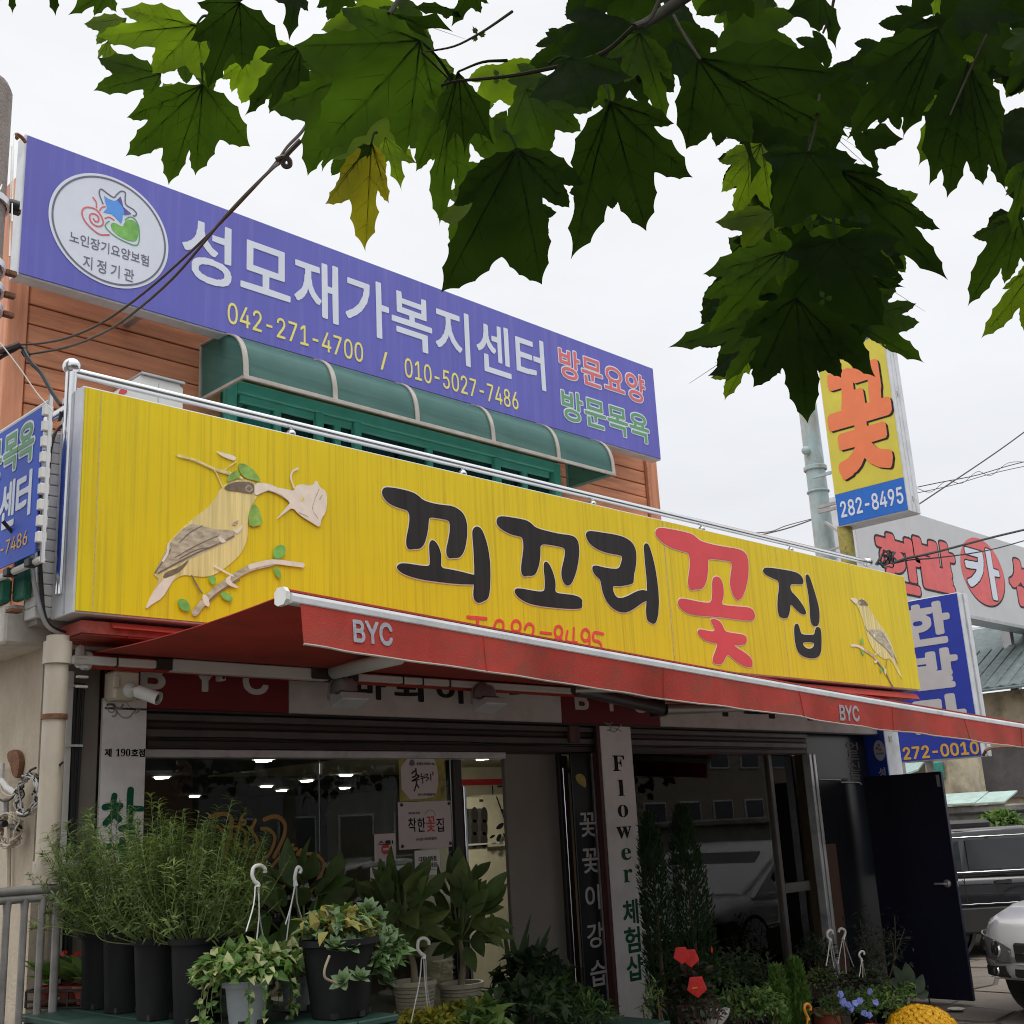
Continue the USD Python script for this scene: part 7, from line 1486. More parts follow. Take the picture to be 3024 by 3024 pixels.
# ------------------------------------------------------------------ plants and pots in front of the shop
for nm, c, tc, f in (('rosemary_green', (.085, .135, .035), (.11, .18, .03), .35), ('rosemary_light', (.15, .205, .055), (.17, .24, .04), .35), ('ivy_green', (.10, .19, .05), (.14, .26, .04), .4), ('ivy_pale', (.42, .45, .22), (.3, .34, .12), .35), ('succulent_green', (.16, .24, .12), (.12, .2, .06), .25),
                     ('succulent_yellow', (.30, .27, .07), (.25, .22, .04), .3), ('rubber_leaf', (.085, .135, .045), (.10, .17, .03), .3), ('rubber_leaf_b', (.14, .19, .06), (.14, .2, .04), .35), ('dark_leaf', (.022, .045, .022), (.03, .06, .015), .3), ('dark_leaf_b', (.035, .07, .025), (.05, .10, .02), .35), ('coleus_yellow', (.36, .33, .035), (.34, .34, .03), .4),
                     ('coleus_green', (.16, .20, .03), (.18, .24, .03), .4), ('cypress_green', (.022, .055, .020), (.03, .07, .01), .3), ('lemon_cypress', (.09, .22, .03), (.12, .26, .03), .35), ('bush_green', (.07, .14, .035), (.10, .2, .03), .35), ('bush_dull', (.05, .075, .045), (.06, .09, .03), .3), ('nandina_leaf', (.045, .06, .045), (.05, .07, .03), .3), ('burgundy_leaf', (.06, .035, .03), (.08, .04, .02), .3), ('light_leaf', (.16, .25, .07), (.2, .3, .06), .4)):
    leaf_mat(nm, c, tc, f)
mat('pot_black', (.007, .0075, .008), .6, spec=.2, var=.2, scale=6, dirt=(.022, .025, .023), dscale=5, damt=.5, dstretch=(1, 1, .4))
mat('pot_grey', (.34, .37, .38), .5, var=.08, dirt=(.18, .19, .17), dscale=6, damt=.4)
mat('pot_cream', (.42, .38, .28), .5, var=.1, dirt=(.18, .15, .1), dscale=8, damt=.5)
mat('pot_red', (.30, .065, .035), .55, var=.15, scale=9)
mat('pot_white', (.6, .6, .58), .45, var=.06)
mat('tray_black', (.013, .012, .012), .55, var=.2)
mat('soil', (.035, .025, .018), .95, var=.4, scale=60)
mat('stem_brown', (.12, .085, .05), .8, var=.25, scale=20)
mat('stem_green', (.12, .17, .05), .7, var=.2)
mat('stem_pale', (.26, .22, .14), .8, var=.2)
mat('hanger_white', (.62, .62, .60), .4, var=.05)
mat('hanger_orange', (.62, .22, .015), .4, var=.05)
mat('petal_red', (.72, .035, .03), .55, var=.12, scale=25, transl=.3, tcol=(.8, .05, .03))
mat('petal_yellow', (.78, .43, .006), .6, var=.14, scale=30, transl=.2, tcol=(.8, .5, .02))
mat('petal_crimson', (.33, .012, .018), .6, var=.2, scale=30)
mat('petal_blue', (.24, .29, .72), .6, var=.12, scale=25, transl=.3, tcol=(.3, .35, .8))
mat('bench_green', (.012, .045, .034), .5, var=.2, scale=5, dirt=(.06, .08, .065), dscale=5, damt=.6)
gp = np.random.default_rng(77)
def unit(v): v = np.asarray(v, float); return v / (np.linalg.norm(v, axis=-1, keepdims=True) + 1e-12)
def blades(P_, Dv, Up, L, W, fold=.25, droop=.25):
    """many small ovate leaves at P_, growing along Dv, faces towards Up"""
    P_, Dv, Up = np.atleast_2d(P_), unit(np.atleast_2d(Dv)), np.atleast_2d(Up); n = len(P_)
    L, W = np.broadcast_to(L, (n,))[:, None], np.broadcast_to(W, (n,))[:, None]
    S = unit(np.cross(Dv, Up)); N = np.cross(S, Dv)
    c = P_ + Dv * L * .45 + N * L * .03; v = np.stack([P_, P_ + Dv * L * .42 + S * W * .5 + N * W * fold, P_ + Dv * L - N * L * droop, P_ + Dv * L * .42 - S * W * .5 + N * W * fold, c, P_ + Dv * L * .78 + S * W * .26 + N * (W * fold * .4 - L * droop * .5), P_ + Dv * L * .78 - S * W * .26 + N * (W * fold * .4 - L * droop * .5)], 1).reshape(-1, 3)
    o = (np.arange(n) * 7)[:, None]; f = np.concatenate([o + np.array([t]) for t in ((0, 4, 1), (0, 3, 4), (1, 4, 5), (3, 6, 4), (4, 2, 5), (4, 6, 2))])
    return (v, f)
def big_leaf(p, d, up, L, W, droop=.25, fold=.15, n=7, tipw=.75):
    """one broad leaf with a raised midrib, as a 5 x n grid"""
    d = unit(d); s = unit(np.cross(d, up)); nn = np.cross(s, d); t = np.linspace(0, 1, n); w = W / 2 * np.sin(np.pi * np.clip(t, .02, .985) ** tipw) ** .8
    rows = []
    for i, a in enumerate(t):
        c = p + d * L * a * (1 - .12 * droop * a) - nn * L * droop * a * a
        for b in (-1, -.5, 0, .5, 1): rows.append(c + s * w[i] * b + nn * (w[i] * fold * abs(b) ** 1.3 * 2 - w[i] * .06 * (b == 0) + w[i] * .05 * math.sin(a * 16 + b * 2)))
    f = []
    for i in range(n - 1):
        for j in range(4): A_ = i * 5 + j; f += [(A_, A_ + 1, A_ + 6), (A_, A_ + 6, A_ + 5)]
    return (np.array(rows), np.array(f))
def pot(par, c, r0, r1, h, m_, rim=True, ribs=0, sides=22, soil=True, notch=False):
    """round pot standing at c: foot radius r0, mouth radius r1"""
    c = np.asarray(c, float); pr_ = [(0, 0), (r0, 0)]
    if ribs:
        for k in range(ribs): z0 = h * (k + .1) / ribs; z1 = h * (k + .75) / ribs; ra = r0 + (r1 - r0) * z0 / h; pr_ += [(ra + .006, z0), (ra + .008, z1), (ra, z1 + .004)]
    pr_ += [(r1 * .985, h - .025), (r1 + .012, h - .024), (r1 + .012, h), (r1 - .004, h), (r1 - .012, h - .03)] if rim else [(r1, h), (r1 - .006, h), (r1 - .01, h - .03)]
    q = obj('pot', lathe(pr_ + [(0, h - .035)], c, sides), m_, par, smooth=35)
    if soil: obj('soil', lathe([(0, h - .028), (r1 - .012, h - .030)], c, 14), 'soil', par)
    if notch:
        for a in (-2.4, -1.4, -.4): obj('drain_notch', box(c[0] + math.cos(a) * r0 - .012, c[0] + math.cos(a) * r0 + .012, c[1] + math.sin(a) * r0 - .012, c[1] + math.sin(a) * r0 + .012, c[2] + .001, c[2] + .022), 'tray_black', par)
    return q
# green flower bench
zb_ = 1.05
BE = thing('flower_bench', 'weathered dark green bench carrying the rosemary and basket pots', 'bench', (2.9, 4.8, 0))
for k in range(4): obj('board', box(2.44 + k * .212, 2.44 + k * .212 + .206, 3.99, 5.70, zb_ - .03, zb_ - .002 - .001 * k, .005), 'bench_green', BE)
obj('apron', box(2.44, 3.285, 4.0, 4.03, zb_ - .16, zb_ - .033, .004), 'bench_green', BE); obj('apron', box(3.25, 3.28, 4.035, 5.68, zb_ - .16, zb_ - .033, .004), 'bench_green', BE)
for x, y in ((2.48, 4.06), (3.22, 4.06), (2.48, 5.62), (3.22, 5.62)): obj('leg', box(x - .03, x + .03, y - .03, y + .03, 0, zb_ - .033, .004), 'bench_green', BE)
# rosemary
def rosemary(c, r0, r1, h, nst, hgt, spread, lean, label, seed):
    g = np.random.default_rng(seed); t_ = thing('rosemary', label, 'plant', c)
    pot(t_, c, r0, r1, h, 'pot_black', notch=True)
    top = np.asarray(c, float) + [0, 0, h - .03]; st, P_, Dv, Up = [], [], [], []
    for k in range(nst):
        a = g.uniform(0, 2 * np.pi); rr = math.sqrt(g.random()); out = np.array([math.cos(a), math.sin(a), 0]); H = hgt * (g.uniform(.62, 1.08) if k % 3 else g.uniform(.25, .6)) * (1 - .35 * rr)
        p0 = top + out * r1 * .7 * rr; p3 = p0 + out * spread * rr * g.uniform(.6, 1.15) + np.array([lean[0], lean[1], 0]) * g.uniform(.3, 1) + [0, 0, H]
        wob = g.normal(0, .018, 3); pts_ = smooth_path([p0, p0 * .62 + p3 * .38 + out * spread * rr * .25 + wob, p0 * .3 + p3 * .7 + out * spread * rr * .12 - wob * .5, p3], 5)
        st.append(tube(pts_, np.linspace(.0026, .0010, len(pts_)), 4, False))
        m_ = int(H * 120); s = g.uniform(.10, 1, m_) ** .8 * (len(pts_) - 1); i = np.minimum(s.astype(int), len(pts_) - 2); fr = (s - i)[:, None]; q = pts_[i] * (1 - fr) + pts_[i + 1] * fr; tg = unit(pts_[i + 1] - pts_[i])
        rd_ = unit(np.cross(tg, g.normal(0, 1, (m_, 3)))); P_.append(q); Dv.append(rd_ * 1.0 + tg * .50 + [0, 0, .05]); Up.append(tg)
    obj('stems', join(st), 'stem_green', t_)
    P_, Dv, Up = np.vstack(P_), np.vstack(Dv), np.vstack(Up); sel = g.random(len(P_)) < .55
    Ln = g.uniform(.030, .056, len(P_))
    for s_, m_ in ((sel, 'rosemary_green'), (~sel, 'rosemary_light')): obj('needles', blades(P_[s_], Dv[s_], Up[s_], Ln[s_], .0088, .2, .25), m_, t_, kind='stuff')
    return t_
P0 = lambda cr, x, y, z=zb_: rz(cr(x, y), z)
rosemary(P0(b1, 890, 1352), .088, .105, .345, 92, .64, .30, (-.14, .0), 'rosemary bush leftmost of the big potted ones, in the tall black pot', 1)
rosemary(P0(b1, 1125, 1402), .088, .108, .325, 96, .68, .27, (-.02, .02), 'rosemary bush in the middle black pot on the green bench', 2)
rosemary(P0(b1, 1400, 1428), .090, .110, .330, 92, .60, .26, (.08, -.02), 'rosemary bush in the right hand black pot with ivy trailing over it', 3)
rosemary(P0(b1, 1610, 1330) + [-.05, .2, 0], .085, .105, .33, 64, .66, .20, (.08, .0), 'rosemary bush standing behind the right hand one, against the window', 4)
rosemary(np.array([2.76, 5.52, zb_]), .085, .105, .33, 66, .70, .28, (-.04, .0), 'sparse rosemary bush at the back beside the grey pier', 5)
# seedling trays with little red pots at the far left
TR = thing('plant_tray', 'black plastic carrying tray holding small red pots of bedding plants', 'tray', (2.6, 5.6, zb_))
tl_, tr_ = P0(b1, 190, 1345), P0(b1, 790, 1330); ux = unit(tr_ - tl_); uy = np.array([-ux[1], ux[0], 0])
R3 = np.array([ux, uy, [0, 0, 1.0]]); Lt = np.linalg.norm(tr_ - tl_); ct = (tl_ + tr_) / 2 + uy * .09 + [0, 0, .004]
obj('base_plate', obox(ct, (Lt / 2, .10, .004), R3), 'tray_black', TR)
for s in (-1, 1):
    for z in (.03, .075): obj('rim_bar', obox(ct + uy * .1 * s + [0, 0, z], (Lt / 2, .004, .006), R3), 'tray_black', TR)
    obj('end_bar', obox(ct + ux * Lt / 2 * s + [0, 0, .075], (.004, .1, .006), R3), 'tray_black', TR)
for k in range(7):
    for s in (-1, 1): obj('upright', obox(ct + uy * .1 * s + ux * (k / 6 - .5) * Lt + [0, 0, .04], (.004, .0045, .036), R3), 'tray_black', TR)
def leafy(t_, c, rx_, ry_, rz_, n, L, W, m_, seed, up=.5, shell=.5, part='foliage', fold=.25, droop=.3):
    g = np.random.default_rng(seed); d = unit(g.normal(0, 1, (n, 3))); d[:, 2] = np.abs(d[:, 2]) * .9 - .15; r = g.uniform(shell, 1, n)[:, None]; P_ = np.asarray(c) + d * r * np.array([rx_, ry_, rz_])
    Dv = unit(d + g.normal(0, .45, (n, 3)) + [0, 0, up * .4]); Up = unit(np.array([0, 0, 1.0]) * .8 + d * .6 + g.normal(0, .25, (n, 3)))
    ms = m_ if isinstance(m_, (list, tuple)) else [m_]; w = g.integers(0, len(ms), n); Ls = L * g.uniform(.65, 1.25, n)
    for i, mm in enumerate(ms):
        s = w == i
        if s.any(): obj(part, blades(P_[s] - Dv[s] * Ls[s, None] * .5, Dv[s], Up[s], Ls[s], W * Ls[s] / L, fold, droop), mm, t_, kind='stuff')
def flower(par, c, n, r, m_, petals=5, cup=.25):
    n = unit(n); a = unit(np.cross(n, [0, 0, 1.0]) + 1e-6); b = np.cross(n, a); out = []
    for k in range(petals):
        t = k * 2 * np.pi / petals + .3; d = math.cos(t) * a + math.sin(t) * b; out.append(big_leaf(np.asarray(c), d + n * cup, n, r, r * 1.7, .2, -.1, 6, .42))
    obj('flower', join(out), m_, par, smooth=60)
for k, (u, w) in enumerate(((.16, 0), (.40, .02), (.62, -.01), (.86, .02), (.28, .09), (.74, .09))):
    c = tl_ + ux * Lt * u + uy * (.06 + w) + [0, 0, .012]; t_ = thing('bedding_plant', f'small bedding plant in a red pot, {["first from the left", "second from the left", "third from the left", "rightmost one", "back row left", "back row right"][k]} in the black tray', 'plant', c)
    pot(t_, c, .036, .050, .082, 'pot_red', sides=14)
    g = np.random.default_rng(90 + k); top = c + [0, 0, .08]
    for j in range(16):
        a = g.uniform(0, 6.28); d = np.array([math.cos(a) * .8, math.sin(a) * .8, g.uniform(.4, 1.6)]); Ls = g.uniform(.10, .16)
        obj('leaf', big_leaf(top + d * [.012, .012, .02], d, [0, 0, 1.0] - d * .2, Ls, Ls * .55, .22, .12, 5), 'bush_green' if j % 3 else 'light_leaf', t_, smooth=60)
    for j in range(3 if k % 2 else 2): flower(t_, top + [g.uniform(-.05, .05), g.uniform(-.05, .03), g.uniform(.09, .15)], g.normal(0, .5, 3) + [-.4, -.6, .6], .012, 'petal_red')
# hanging baskets with white hangers
def hanger(cr, hook, neck, feet, Y, label, m_='hanger_white', thick=.008):
    Yf = lambda q, dy=0: ry(cr(*q), Y + dy); t_ = thing('pot_hanger', label, 'hanger', Yf(neck[-1]))
    obj('hook', tube(smooth_path([Yf(q) for q in hook], 5), thick, 8), m_, t_, smooth=60)
    obj('neck', tube(smooth_path([Yf(q) for q in neck], 4), np.linspace(thick * .9, thick * 1.5, (len(neck) - 1) * 4 + 1), 8), m_, t_, smooth=60)
    for k, q in enumerate(feet): obj('strand', tube(smooth_path([Yf(p, (k - len(feet) / 2 + .5) * .05 * i) for i, p in enumerate(q)], 4), thick * .38, 6), m_, t_, smooth=60)
def ivy(c, r0, r1, h, label, seed, pm='pot_grey', spread=.20, n=420, trail=.22):
    t_ = thing('ivy_basket', label, 'plant', c); pot(t_, c, r0, r1, h, pm, notch=True); top = np.asarray(c) + [0, 0, h]
    leafy(t_, top + [0, 0, .03], spread, spread * .9, .15, n, .062, .038, ['ivy_green', 'ivy_green', 'light_leaf', 'ivy_pale'], seed)
    g = np.random.default_rng(seed + 50); st, P_, Dv = [], [], []
    for k in range(16):
        a = g.uniform(0, 6.28); o = np.array([math.cos(a), math.sin(a), 0]); e = trail * g.uniform(.5, 1.2); q = smooth_path([top + o * r1 * .8, top + o * (r1 + .07) + [0, 0, .03], top + o * (r1 + .10) + [0, 0, -e * .5], top + o * (r1 + .09) + [0, 0, -e]], 5)
        st.append(tube(q, .0018, 4, False)); ii = g.integers(2, len(q), 12); P_.append(q[ii] + g.normal(0, .008, (12, 3))); Dv.append(o * .6 + g.normal(0, .5, (12, 3)) + [0, 0, -.3])
    obj('vines', join(st), 'stem_green', t_); P_, Dv = np.vstack(P_), np.vstack(Dv); w = g.random(len(P_)) < .35
    for s, mm in ((w, 'ivy_pale'), (~w, 'ivy_green')): obj('foliage', blades(P_[s], Dv[s], unit(g.normal(0, .3, (s.sum(), 3)) + [0, -.6, .6]), g.uniform(.025, .045, s.sum()), .024), mm, t_, kind='stuff')
    return t_
ib1 = P0(b2, 70, 1452); ib2 = P0(b2, 440, 1345)
ivy(ib1, .070, .088, .17, 'ivy in a pale grey pot nearest the camera, under the first white hanger', 21, spread=.23, n=620)
ivy(ib2, .060, .075, .14, 'ivy in a smaller grey pot behind, under the second white hanger', 22, spread=.20, n=460)
hanger(b2, [(197, 372), (200, 345), (180, 322), (148, 318), (118, 335), (108, 380), (115, 415)], [(113, 400), (125, 430), (147, 450), (148, 470)], [[(130, 465), (118, 600), (65, 790)], [(150, 470), (158, 660), (138, 870)], [(160, 468), (158, 660), (190, 850)]], ib1[1] + .02, 'white plastic pot hanger, left of the two standing over the ivy baskets')
hanger(b2, [(445, 375), (455, 350), (440, 330), (424, 345), (412, 400), (412, 430)], [(412, 415), (415, 440), (418, 465)], [[(412, 465), (385, 600), (345, 740)], [(415, 470), (380, 640), (352, 855)], [(424, 465), (430, 590), (488, 775)]], ib2[1] + .05, 'white plastic pot hanger, right of the two standing over the ivy baskets')
red_bud = ry(b2(122, 975), ib1[1] - .14)
# big black pot of succulents
sc0 = P0(b2, 735, 1385); SU = thing('succulent_pot', 'large black pot overflowing with pale green rosette succulents', 'plant', sc0)
pot(SU, sc0, .115, .155, .30, 'pot_black', notch=True)
gs = np.random.default_rng(31)
def rosette(c, n, R, m_, par):
    n = unit(n); a = unit(np.cross(n, [.3, .1, 1.0])); b = np.cross(n, a); P_, Dv, Up, Ls = [], [], [], []
    for k in range(17):
        t = k * 2.4; e = k / 17; d = (math.cos(t) * a + math.sin(t) * b) * (.35 + .75 * e) + n * (1.05 - .95 * e); P_.append(c + n * .01 * (1 - e)); Dv.append(d); Up.append(n + .01); Ls.append(R * (.45 + .6 * e))
    obj('rosette', blades(np.array(P_), np.array(Dv), np.array(Up), np.array(Ls), np.array(Ls) * .62, .22, -.12), m_, par)
spots = [(935, 640, -.0), (740, 850, -.08), (930, 860, -.08), (1060, 980, -.06), (620, 860, -.02), (560, 820, .02), (1000, 700, .03), (690, 910, -.12), (1080, 1080, -.04), (870, 1130, -.16), (760, 1150, -.17), (1000, 1060, -.08), (880, 720, .02), (800, 900, -.12), (960, 800, -.03), (990, 930, -.08), (1110, 1030, -.02), (1040, 1150, -.06), (860, 810, -.07), (640, 920, -.08), (930, 1000, -.1), (540, 800, .04)]
for x, y, dy in spots: rosette(ry(b2(x, y), sc0[1] + dy), np.array([gs.normal(-.25, .35), -.55 + gs.normal(0, .3), .75]), gs.uniform(.052, .075), 'succulent_green' if gs.random() < .85 else 'succulent_yellow', SU)
for x, y in ((640, 640), (700, 720), (760, 690), (840, 600), (820, 880), (780, 780)):
    q = [ry(b2(x, y), sc0[1]), ry(b2(x + 30, y + 90), sc0[1] - .02), sc0 + [gs.uniform(-.05, .05), gs.uniform(-.05, .05), .28]]; obj('stem', tube(smooth_path(q, 5), .006, 6), 'stem_pale', SU, smooth=50)
leafy(SU, sc0 + [0, 0, .34], .19, .16, .12, 220, .075, .040, ['succulent_yellow', 'succulent_green', 'bush_green'], 33)
leafy(SU, sc0 + [.17, -.04, .20], .16, .14, .18, 260, .055, .030, ['succulent_green', 'bush_green'], 34)
tq = [ry(b2(*p), sc0[1] - .17) for p in ((660, 960), (625, 1060), (630, 1120), (690, 1150), (740, 1180))]; obj('stem', tube(smooth_path(tq, 4), .005, 6), 'stem_pale', SU)
# rubber plants in ribbed cream pots
def rubber(c, r, h, trunk_top, crown, n, Lr, label, seed, mats=('rubber_leaf', 'rubber_leaf_b')):
    g = np.random.default_rng(seed); t_ = thing('rubber_plant', label, 'plant', c); pot(t_, c, r * .82, r, h, 'pot_cream', ribs=9, rim=True)
    top = np.asarray(c) + [0, 0, h - .03]; q = smooth_path([top, (top + trunk_top) / 2 + [.02, 0, 0], trunk_top], 5); obj('trunk', tube(q, np.linspace(.022, .014, len(q)), 8), 'stem_pale', t_, smooth=50)
    for k in range(n):
        f = g.random(); d = unit(g.normal(0, 1, 3)); d[2] = d[2] * .9 + .05; cen = np.asarray(crown[0]); p = cen + d * np.array(crown[1]) * g.uniform(.25, .72)
        dd = unit(d * .9 + [-.05, -.1, .35] + g.normal(0, .35, 3)); L = g.uniform(*Lr); lf = obj('leaf', big_leaf(p, dd, [-.5, -.5, .55] + g.normal(0, .4, 3), L, L * g.uniform(.42, .52), g.uniform(.05, .35), .14), mats[int(g.random() < .5)], t_, smooth=60)
        if k % 3 == 0: obj('stem', tube(smooth_path([trunk_top, (trunk_top + p) / 2 - [0, 0, .02], p], 3), .006, 5), 'stem_green', t_)
    return t_
r1c = ry(b2(1600, 1282), 5.45); r1c[2] -= .10
rubber(r1c, .125, .20, ry(b2(1590, 850), 5.45), (ry(b2(1620, 660), 5.45), (.30, .25, .34)), 62, (.15, .23), 'rubber plant with a trunk in a ribbed cream pot beside the shop doorway', 41)
r2c = ry(b2(1270, 1300), 5.40); r2c[2] -= .06
rubber(r2c, .115, .18, ry(b2(1210, 880), 5.42), (ry(b2(1150, 640), 5.42), (.26, .22, .30)), 50, (.15, .24), 'rubber plant with a pale trunk in a cream pot behind the third hanger', 42)
r3 = np.array([3.62, 5.5, .75])
rubber(r3, .12, .24, ry(b2(480, 900), 5.5), (ry(b2(430, 600), 5.5), (.36, .2, .32)), 26, (.18, .26), 'broad leaved rubber plant behind the ivy baskets in front of the gold decal', 43, ('rubber_leaf', 'bush_green'))
# low shelf for the pots beside the door
SH = thing('plant_shelf', 'low dark green plant shelf under the rubber plants and yellow bedding', 'shelf', (4.6, 5.1, 0))
obj('board', box(3.35, 5.75, 4.55, 5.72, .60, .635, .005), 'bench_green', SH)
for x in (3.42, 5.68):
    for y in (4.62, 5.66): obj('leg', box(x - .025, x + .025, y - .025, y + .025, 0, .599), 'bench_green', SH)
obj('crate', box(3.40, 4.2, 5.15, 5.70, .636, .74, .01), 'tray_black', SH)
for k, (x, y, Y) in enumerate(((1220, 1370, 4.95), (1390, 1400, 4.85), (1560, 1350, 5.0), (1680, 1380, 4.9))):
    c = ry(b2(x, y), Y); c[2] = .637; t_ = thing('yellow_coleus', f'low yellow green leafy bedding plant, {["leftmost", "second from the left", "third from the left", "rightmost"][k]} of four at the bottom edge', 'plant', c, None); pot(t_, c, .06, .08, .10, 'pot_red', sides=14)
    leafy(t_, c + [0, 0, .15], .17, .15, .14, 330, .050, .026, ['coleus_yellow', 'coleus_yellow', 'coleus_green'], 60 + k)
hanger(b2, [(1368, 885), (1366, 860), (1345, 840), (1315, 838), (1292, 860), (1288, 910), (1296, 930)], [(1292, 920), (1310, 945), (1332, 962), (1330, 985)], [[(1315, 985), (1300, 1150), (1240, 1440)], [(1330, 985), (1345, 1200), (1375, 1460)], [(1345, 985), (1355, 1200), (1405, 1460)]], 4.9, 'white plastic pot hanger standing in the yellow bedding plants', thick=.0085)
for x, y in ((1070, 1445), (1250, 1448), (1182, 1380)): pass
# dark leafy plants between the door and the centre pier
def shrub(name, label, c, base_z, rr, n, L, W, mats, seed, potm='pot_black', pr_=.12, stems=5, shell=.35):
    c = np.asarray(c, float); b_ = np.array([c[0], c[1], base_z]); t_ = thing(name, label, 'plant', b_); ph_ = max(min(.26, (c[2] - base_z) * .6), .08); pot(t_, b_, pr_ * .8, pr_, ph_, potm, sides=16)
    g = np.random.default_rng(seed); obj('stems', join([tube(smooth_path([b_ + [g.uniform(-.03, .03), g.uniform(-.03, .03), ph_ - .03], (b_ + c) / 2 + g.normal(0, .03, 3), c + unit(g.normal(0, 1, 3)) * np.array(rr) * .7], 4), .005, 5) for _ in range(stems)]), 'stem_brown', t_)
    leafy(t_, c, *rr, n, L, W, mats, seed, shell=shell); return t_
shrub('dark_shrub', 'dark glossy shrub in front of the grey sliding door', ry(b3(420, 1130), 5.45), 0, (.30, .25, .25), 300, .105, .055, ['dark_leaf', 'dark_leaf', 'dark_leaf_b'], 71)
shrub('dark_shrub', 'dark lobed shrub at the foot of the black lettered panel', ry(b3(560, 1290), 5.2), 0, (.28, .25, .22), 300, .085, .05, ['dark_leaf_b', 'dark_leaf', 'bush_green'], 72)
shrub('dark_shrub', 'dark shrub low at the bottom edge right of the yellow bedding', ry(b3(330, 1380), 4.9), 0, (.34, .26, .25), 320, .095, .05, ['dark_leaf', 'dark_leaf_b'], 73)
shrub('fern', 'feathery bright green fern at the bottom edge left of the centre pier', ry(b3(780, 1400), 4.9), 0, (.26, .22, .20), 520, .055, .014, ['bush_green', 'dark_leaf_b'], 74)
shrub('variegated_plant', 'light green leafed plant at the bottom edge beside the yellow bedding', ry(b3(80, 1420), 4.75), 0, (.16, .14, .14), 60, .12, .06, ['light_leaf', 'bush_green'], 75)
SPK = thing('spiky_plant', 'spiky plant with upright sword leaves before the grey sliding door', 'plant', (*ry(b3(380, 960), 5.5)[:2], .0)); c = ry(b3(380, 1000), 5.5); pot(SPK, (c[0], c[1], 0), .11, .13, .3, 'pot_black', sides=16)
for x0, y0, x1, y1 in ((320, 960, 415, 662), (350, 970, 398, 800), (440, 960, 560, 735), (450, 970, 540, 825), (240, 980, 205, 700), (420, 960, 470, 820), (300, 980, 250, 760)):
    a, b = ry(b3(x0, y0), 5.5), ry(b3(x1, y1), 5.5); obj('leaf', big_leaf(a - (b - a) * .3, b - a, [-.3, -1, .2], np.linalg.norm(b - a) * 1.3, .035, .05, .25, 6, .6), 'dark_leaf_b', SPK, smooth=60)
# columnar cypresses before the right window
def cypress(px_top, px_mid, wpx, Y, base_z, label, seed, m_=('cypress_green',), potm='pot_black', cat='plant', name='cypress', n=2600, L=.045):
    cr, xt, yt = px_top; top = ry(cr(xt, yt), Y); mid = ry(px_mid[0](*px_mid[1:]), Y); rad = wpx * .4141 / FPX * ((mid - EYE) @ CF) / 2; bt_ = np.array([mid[0], mid[1], base_z]); t_ = thing(name, label, cat, bt_); pot(t_, bt_, rad * .75, rad * .95, .22, potm, sides=16)
    g = np.random.default_rng(seed); z0 = base_z + .20; H = top[2] - z0; obj('trunk', tube([bt_ + [0, 0, .18], [top[0], top[1], top[2] - .1]], [.02, .006], 6), 'stem_brown', t_)
    s = g.random(n) ** .85; a = g.uniform(0, 6.283, n); prof = rad * np.clip(np.minimum(1, .55 + s * 1.6), 0, 1) * (1 - s ** 3.2) ** .55 * (1 + .14 * np.sin(a * 3 + s * 9) + .1 * np.sin(a * 7 - s * 22)); r = prof * g.uniform(.72, 1.04, n); ax = bt_[None, :2] * (1 - s[:, None]) + top[None, :2] * s[:, None]
    P_ = np.c_[ax[:, 0] + np.cos(a) * r, ax[:, 1] + np.sin(a) * r, z0 + s * H]; o = np.c_[np.cos(a), np.sin(a), np.zeros(n)]
    w = g.integers(0, len(m_), n)
    for i, mm in enumerate(m_):
        q = w == i; obj('foliage', blades(P_[q] - [0, 0, L * .4], o[q] * .55 + [0, 0, 1.0] + g.normal(0, .22, (q.sum(), 3)), o[q] + g.normal(0, .4, (q.sum(), 3)), g.uniform(.6, 1.3, q.sum()) * L, L * .30, .3, -.1), mm, t_, kind='stuff')
    return t_
cypress((b3, 1240, -60), (b3, 1300, 520), 225, 5.55, .15, 'dark columnar cypress, left of the two before the right shop window', 81, ('cypress_green', 'cypress_green', 'dark_leaf_b'), n=3600)
cypress((a3, 1475, 1100), (b3, 1545, 450), 265, 5.50, .15, 'dark columnar cypress, right of the two before the right shop window', 82, ('cypress_green', 'cypress_green', 'dark_leaf_b'), n=4200)
cypress((b4, 165, 1030), (b4, 172, 1240), 112, 5.0, .02, 'small bright lemon cypress, left of the pair at the bottom edge', 83, ('lemon_cypress', 'light_leaf', 'bush_green'), n=1300, L=.055)
cypress((b4, 295, 985), (b4, 312, 1230), 128, 5.05, .02, 'small bright lemon cypress, right of the pair at the bottom edge', 84, ('lemon_cypress', 'light_leaf', 'bush_green'), n=1500, L=.055)
# hibiscus
hb = ry(b3(1560, 1250), 5.0); HB = shrub('hibiscus', 'dark burgundy leaved hibiscus with two large red flowers', hb, 0, (.20, .18, .34), 190, .075, .045, ['burgundy_leaf', 'dark_leaf', 'dark_leaf_b'], 91, 'pot_black', .12)
for x, y, r in ((1480, 955, .055), (1545, 975, .058), (1590, 1180, .068)): flower(HB, ry(b3(x, y), 4.86), [-.55, -.75, .1], r, 'petal_red', 5, .15)
obj('stamen', tube([ry(b3(1590, 1190), 4.86), ry(b3(1560, 1195), 4.78)], .004, 5), 'petal_yellow', HB)
obj('bud', big_leaf(ry(b3(1697, 945), 5.0), [.02, 0, 1.0], [-.5, -.8, 0], .045, .016, 0, .2, 5), 'petal_red', HB)
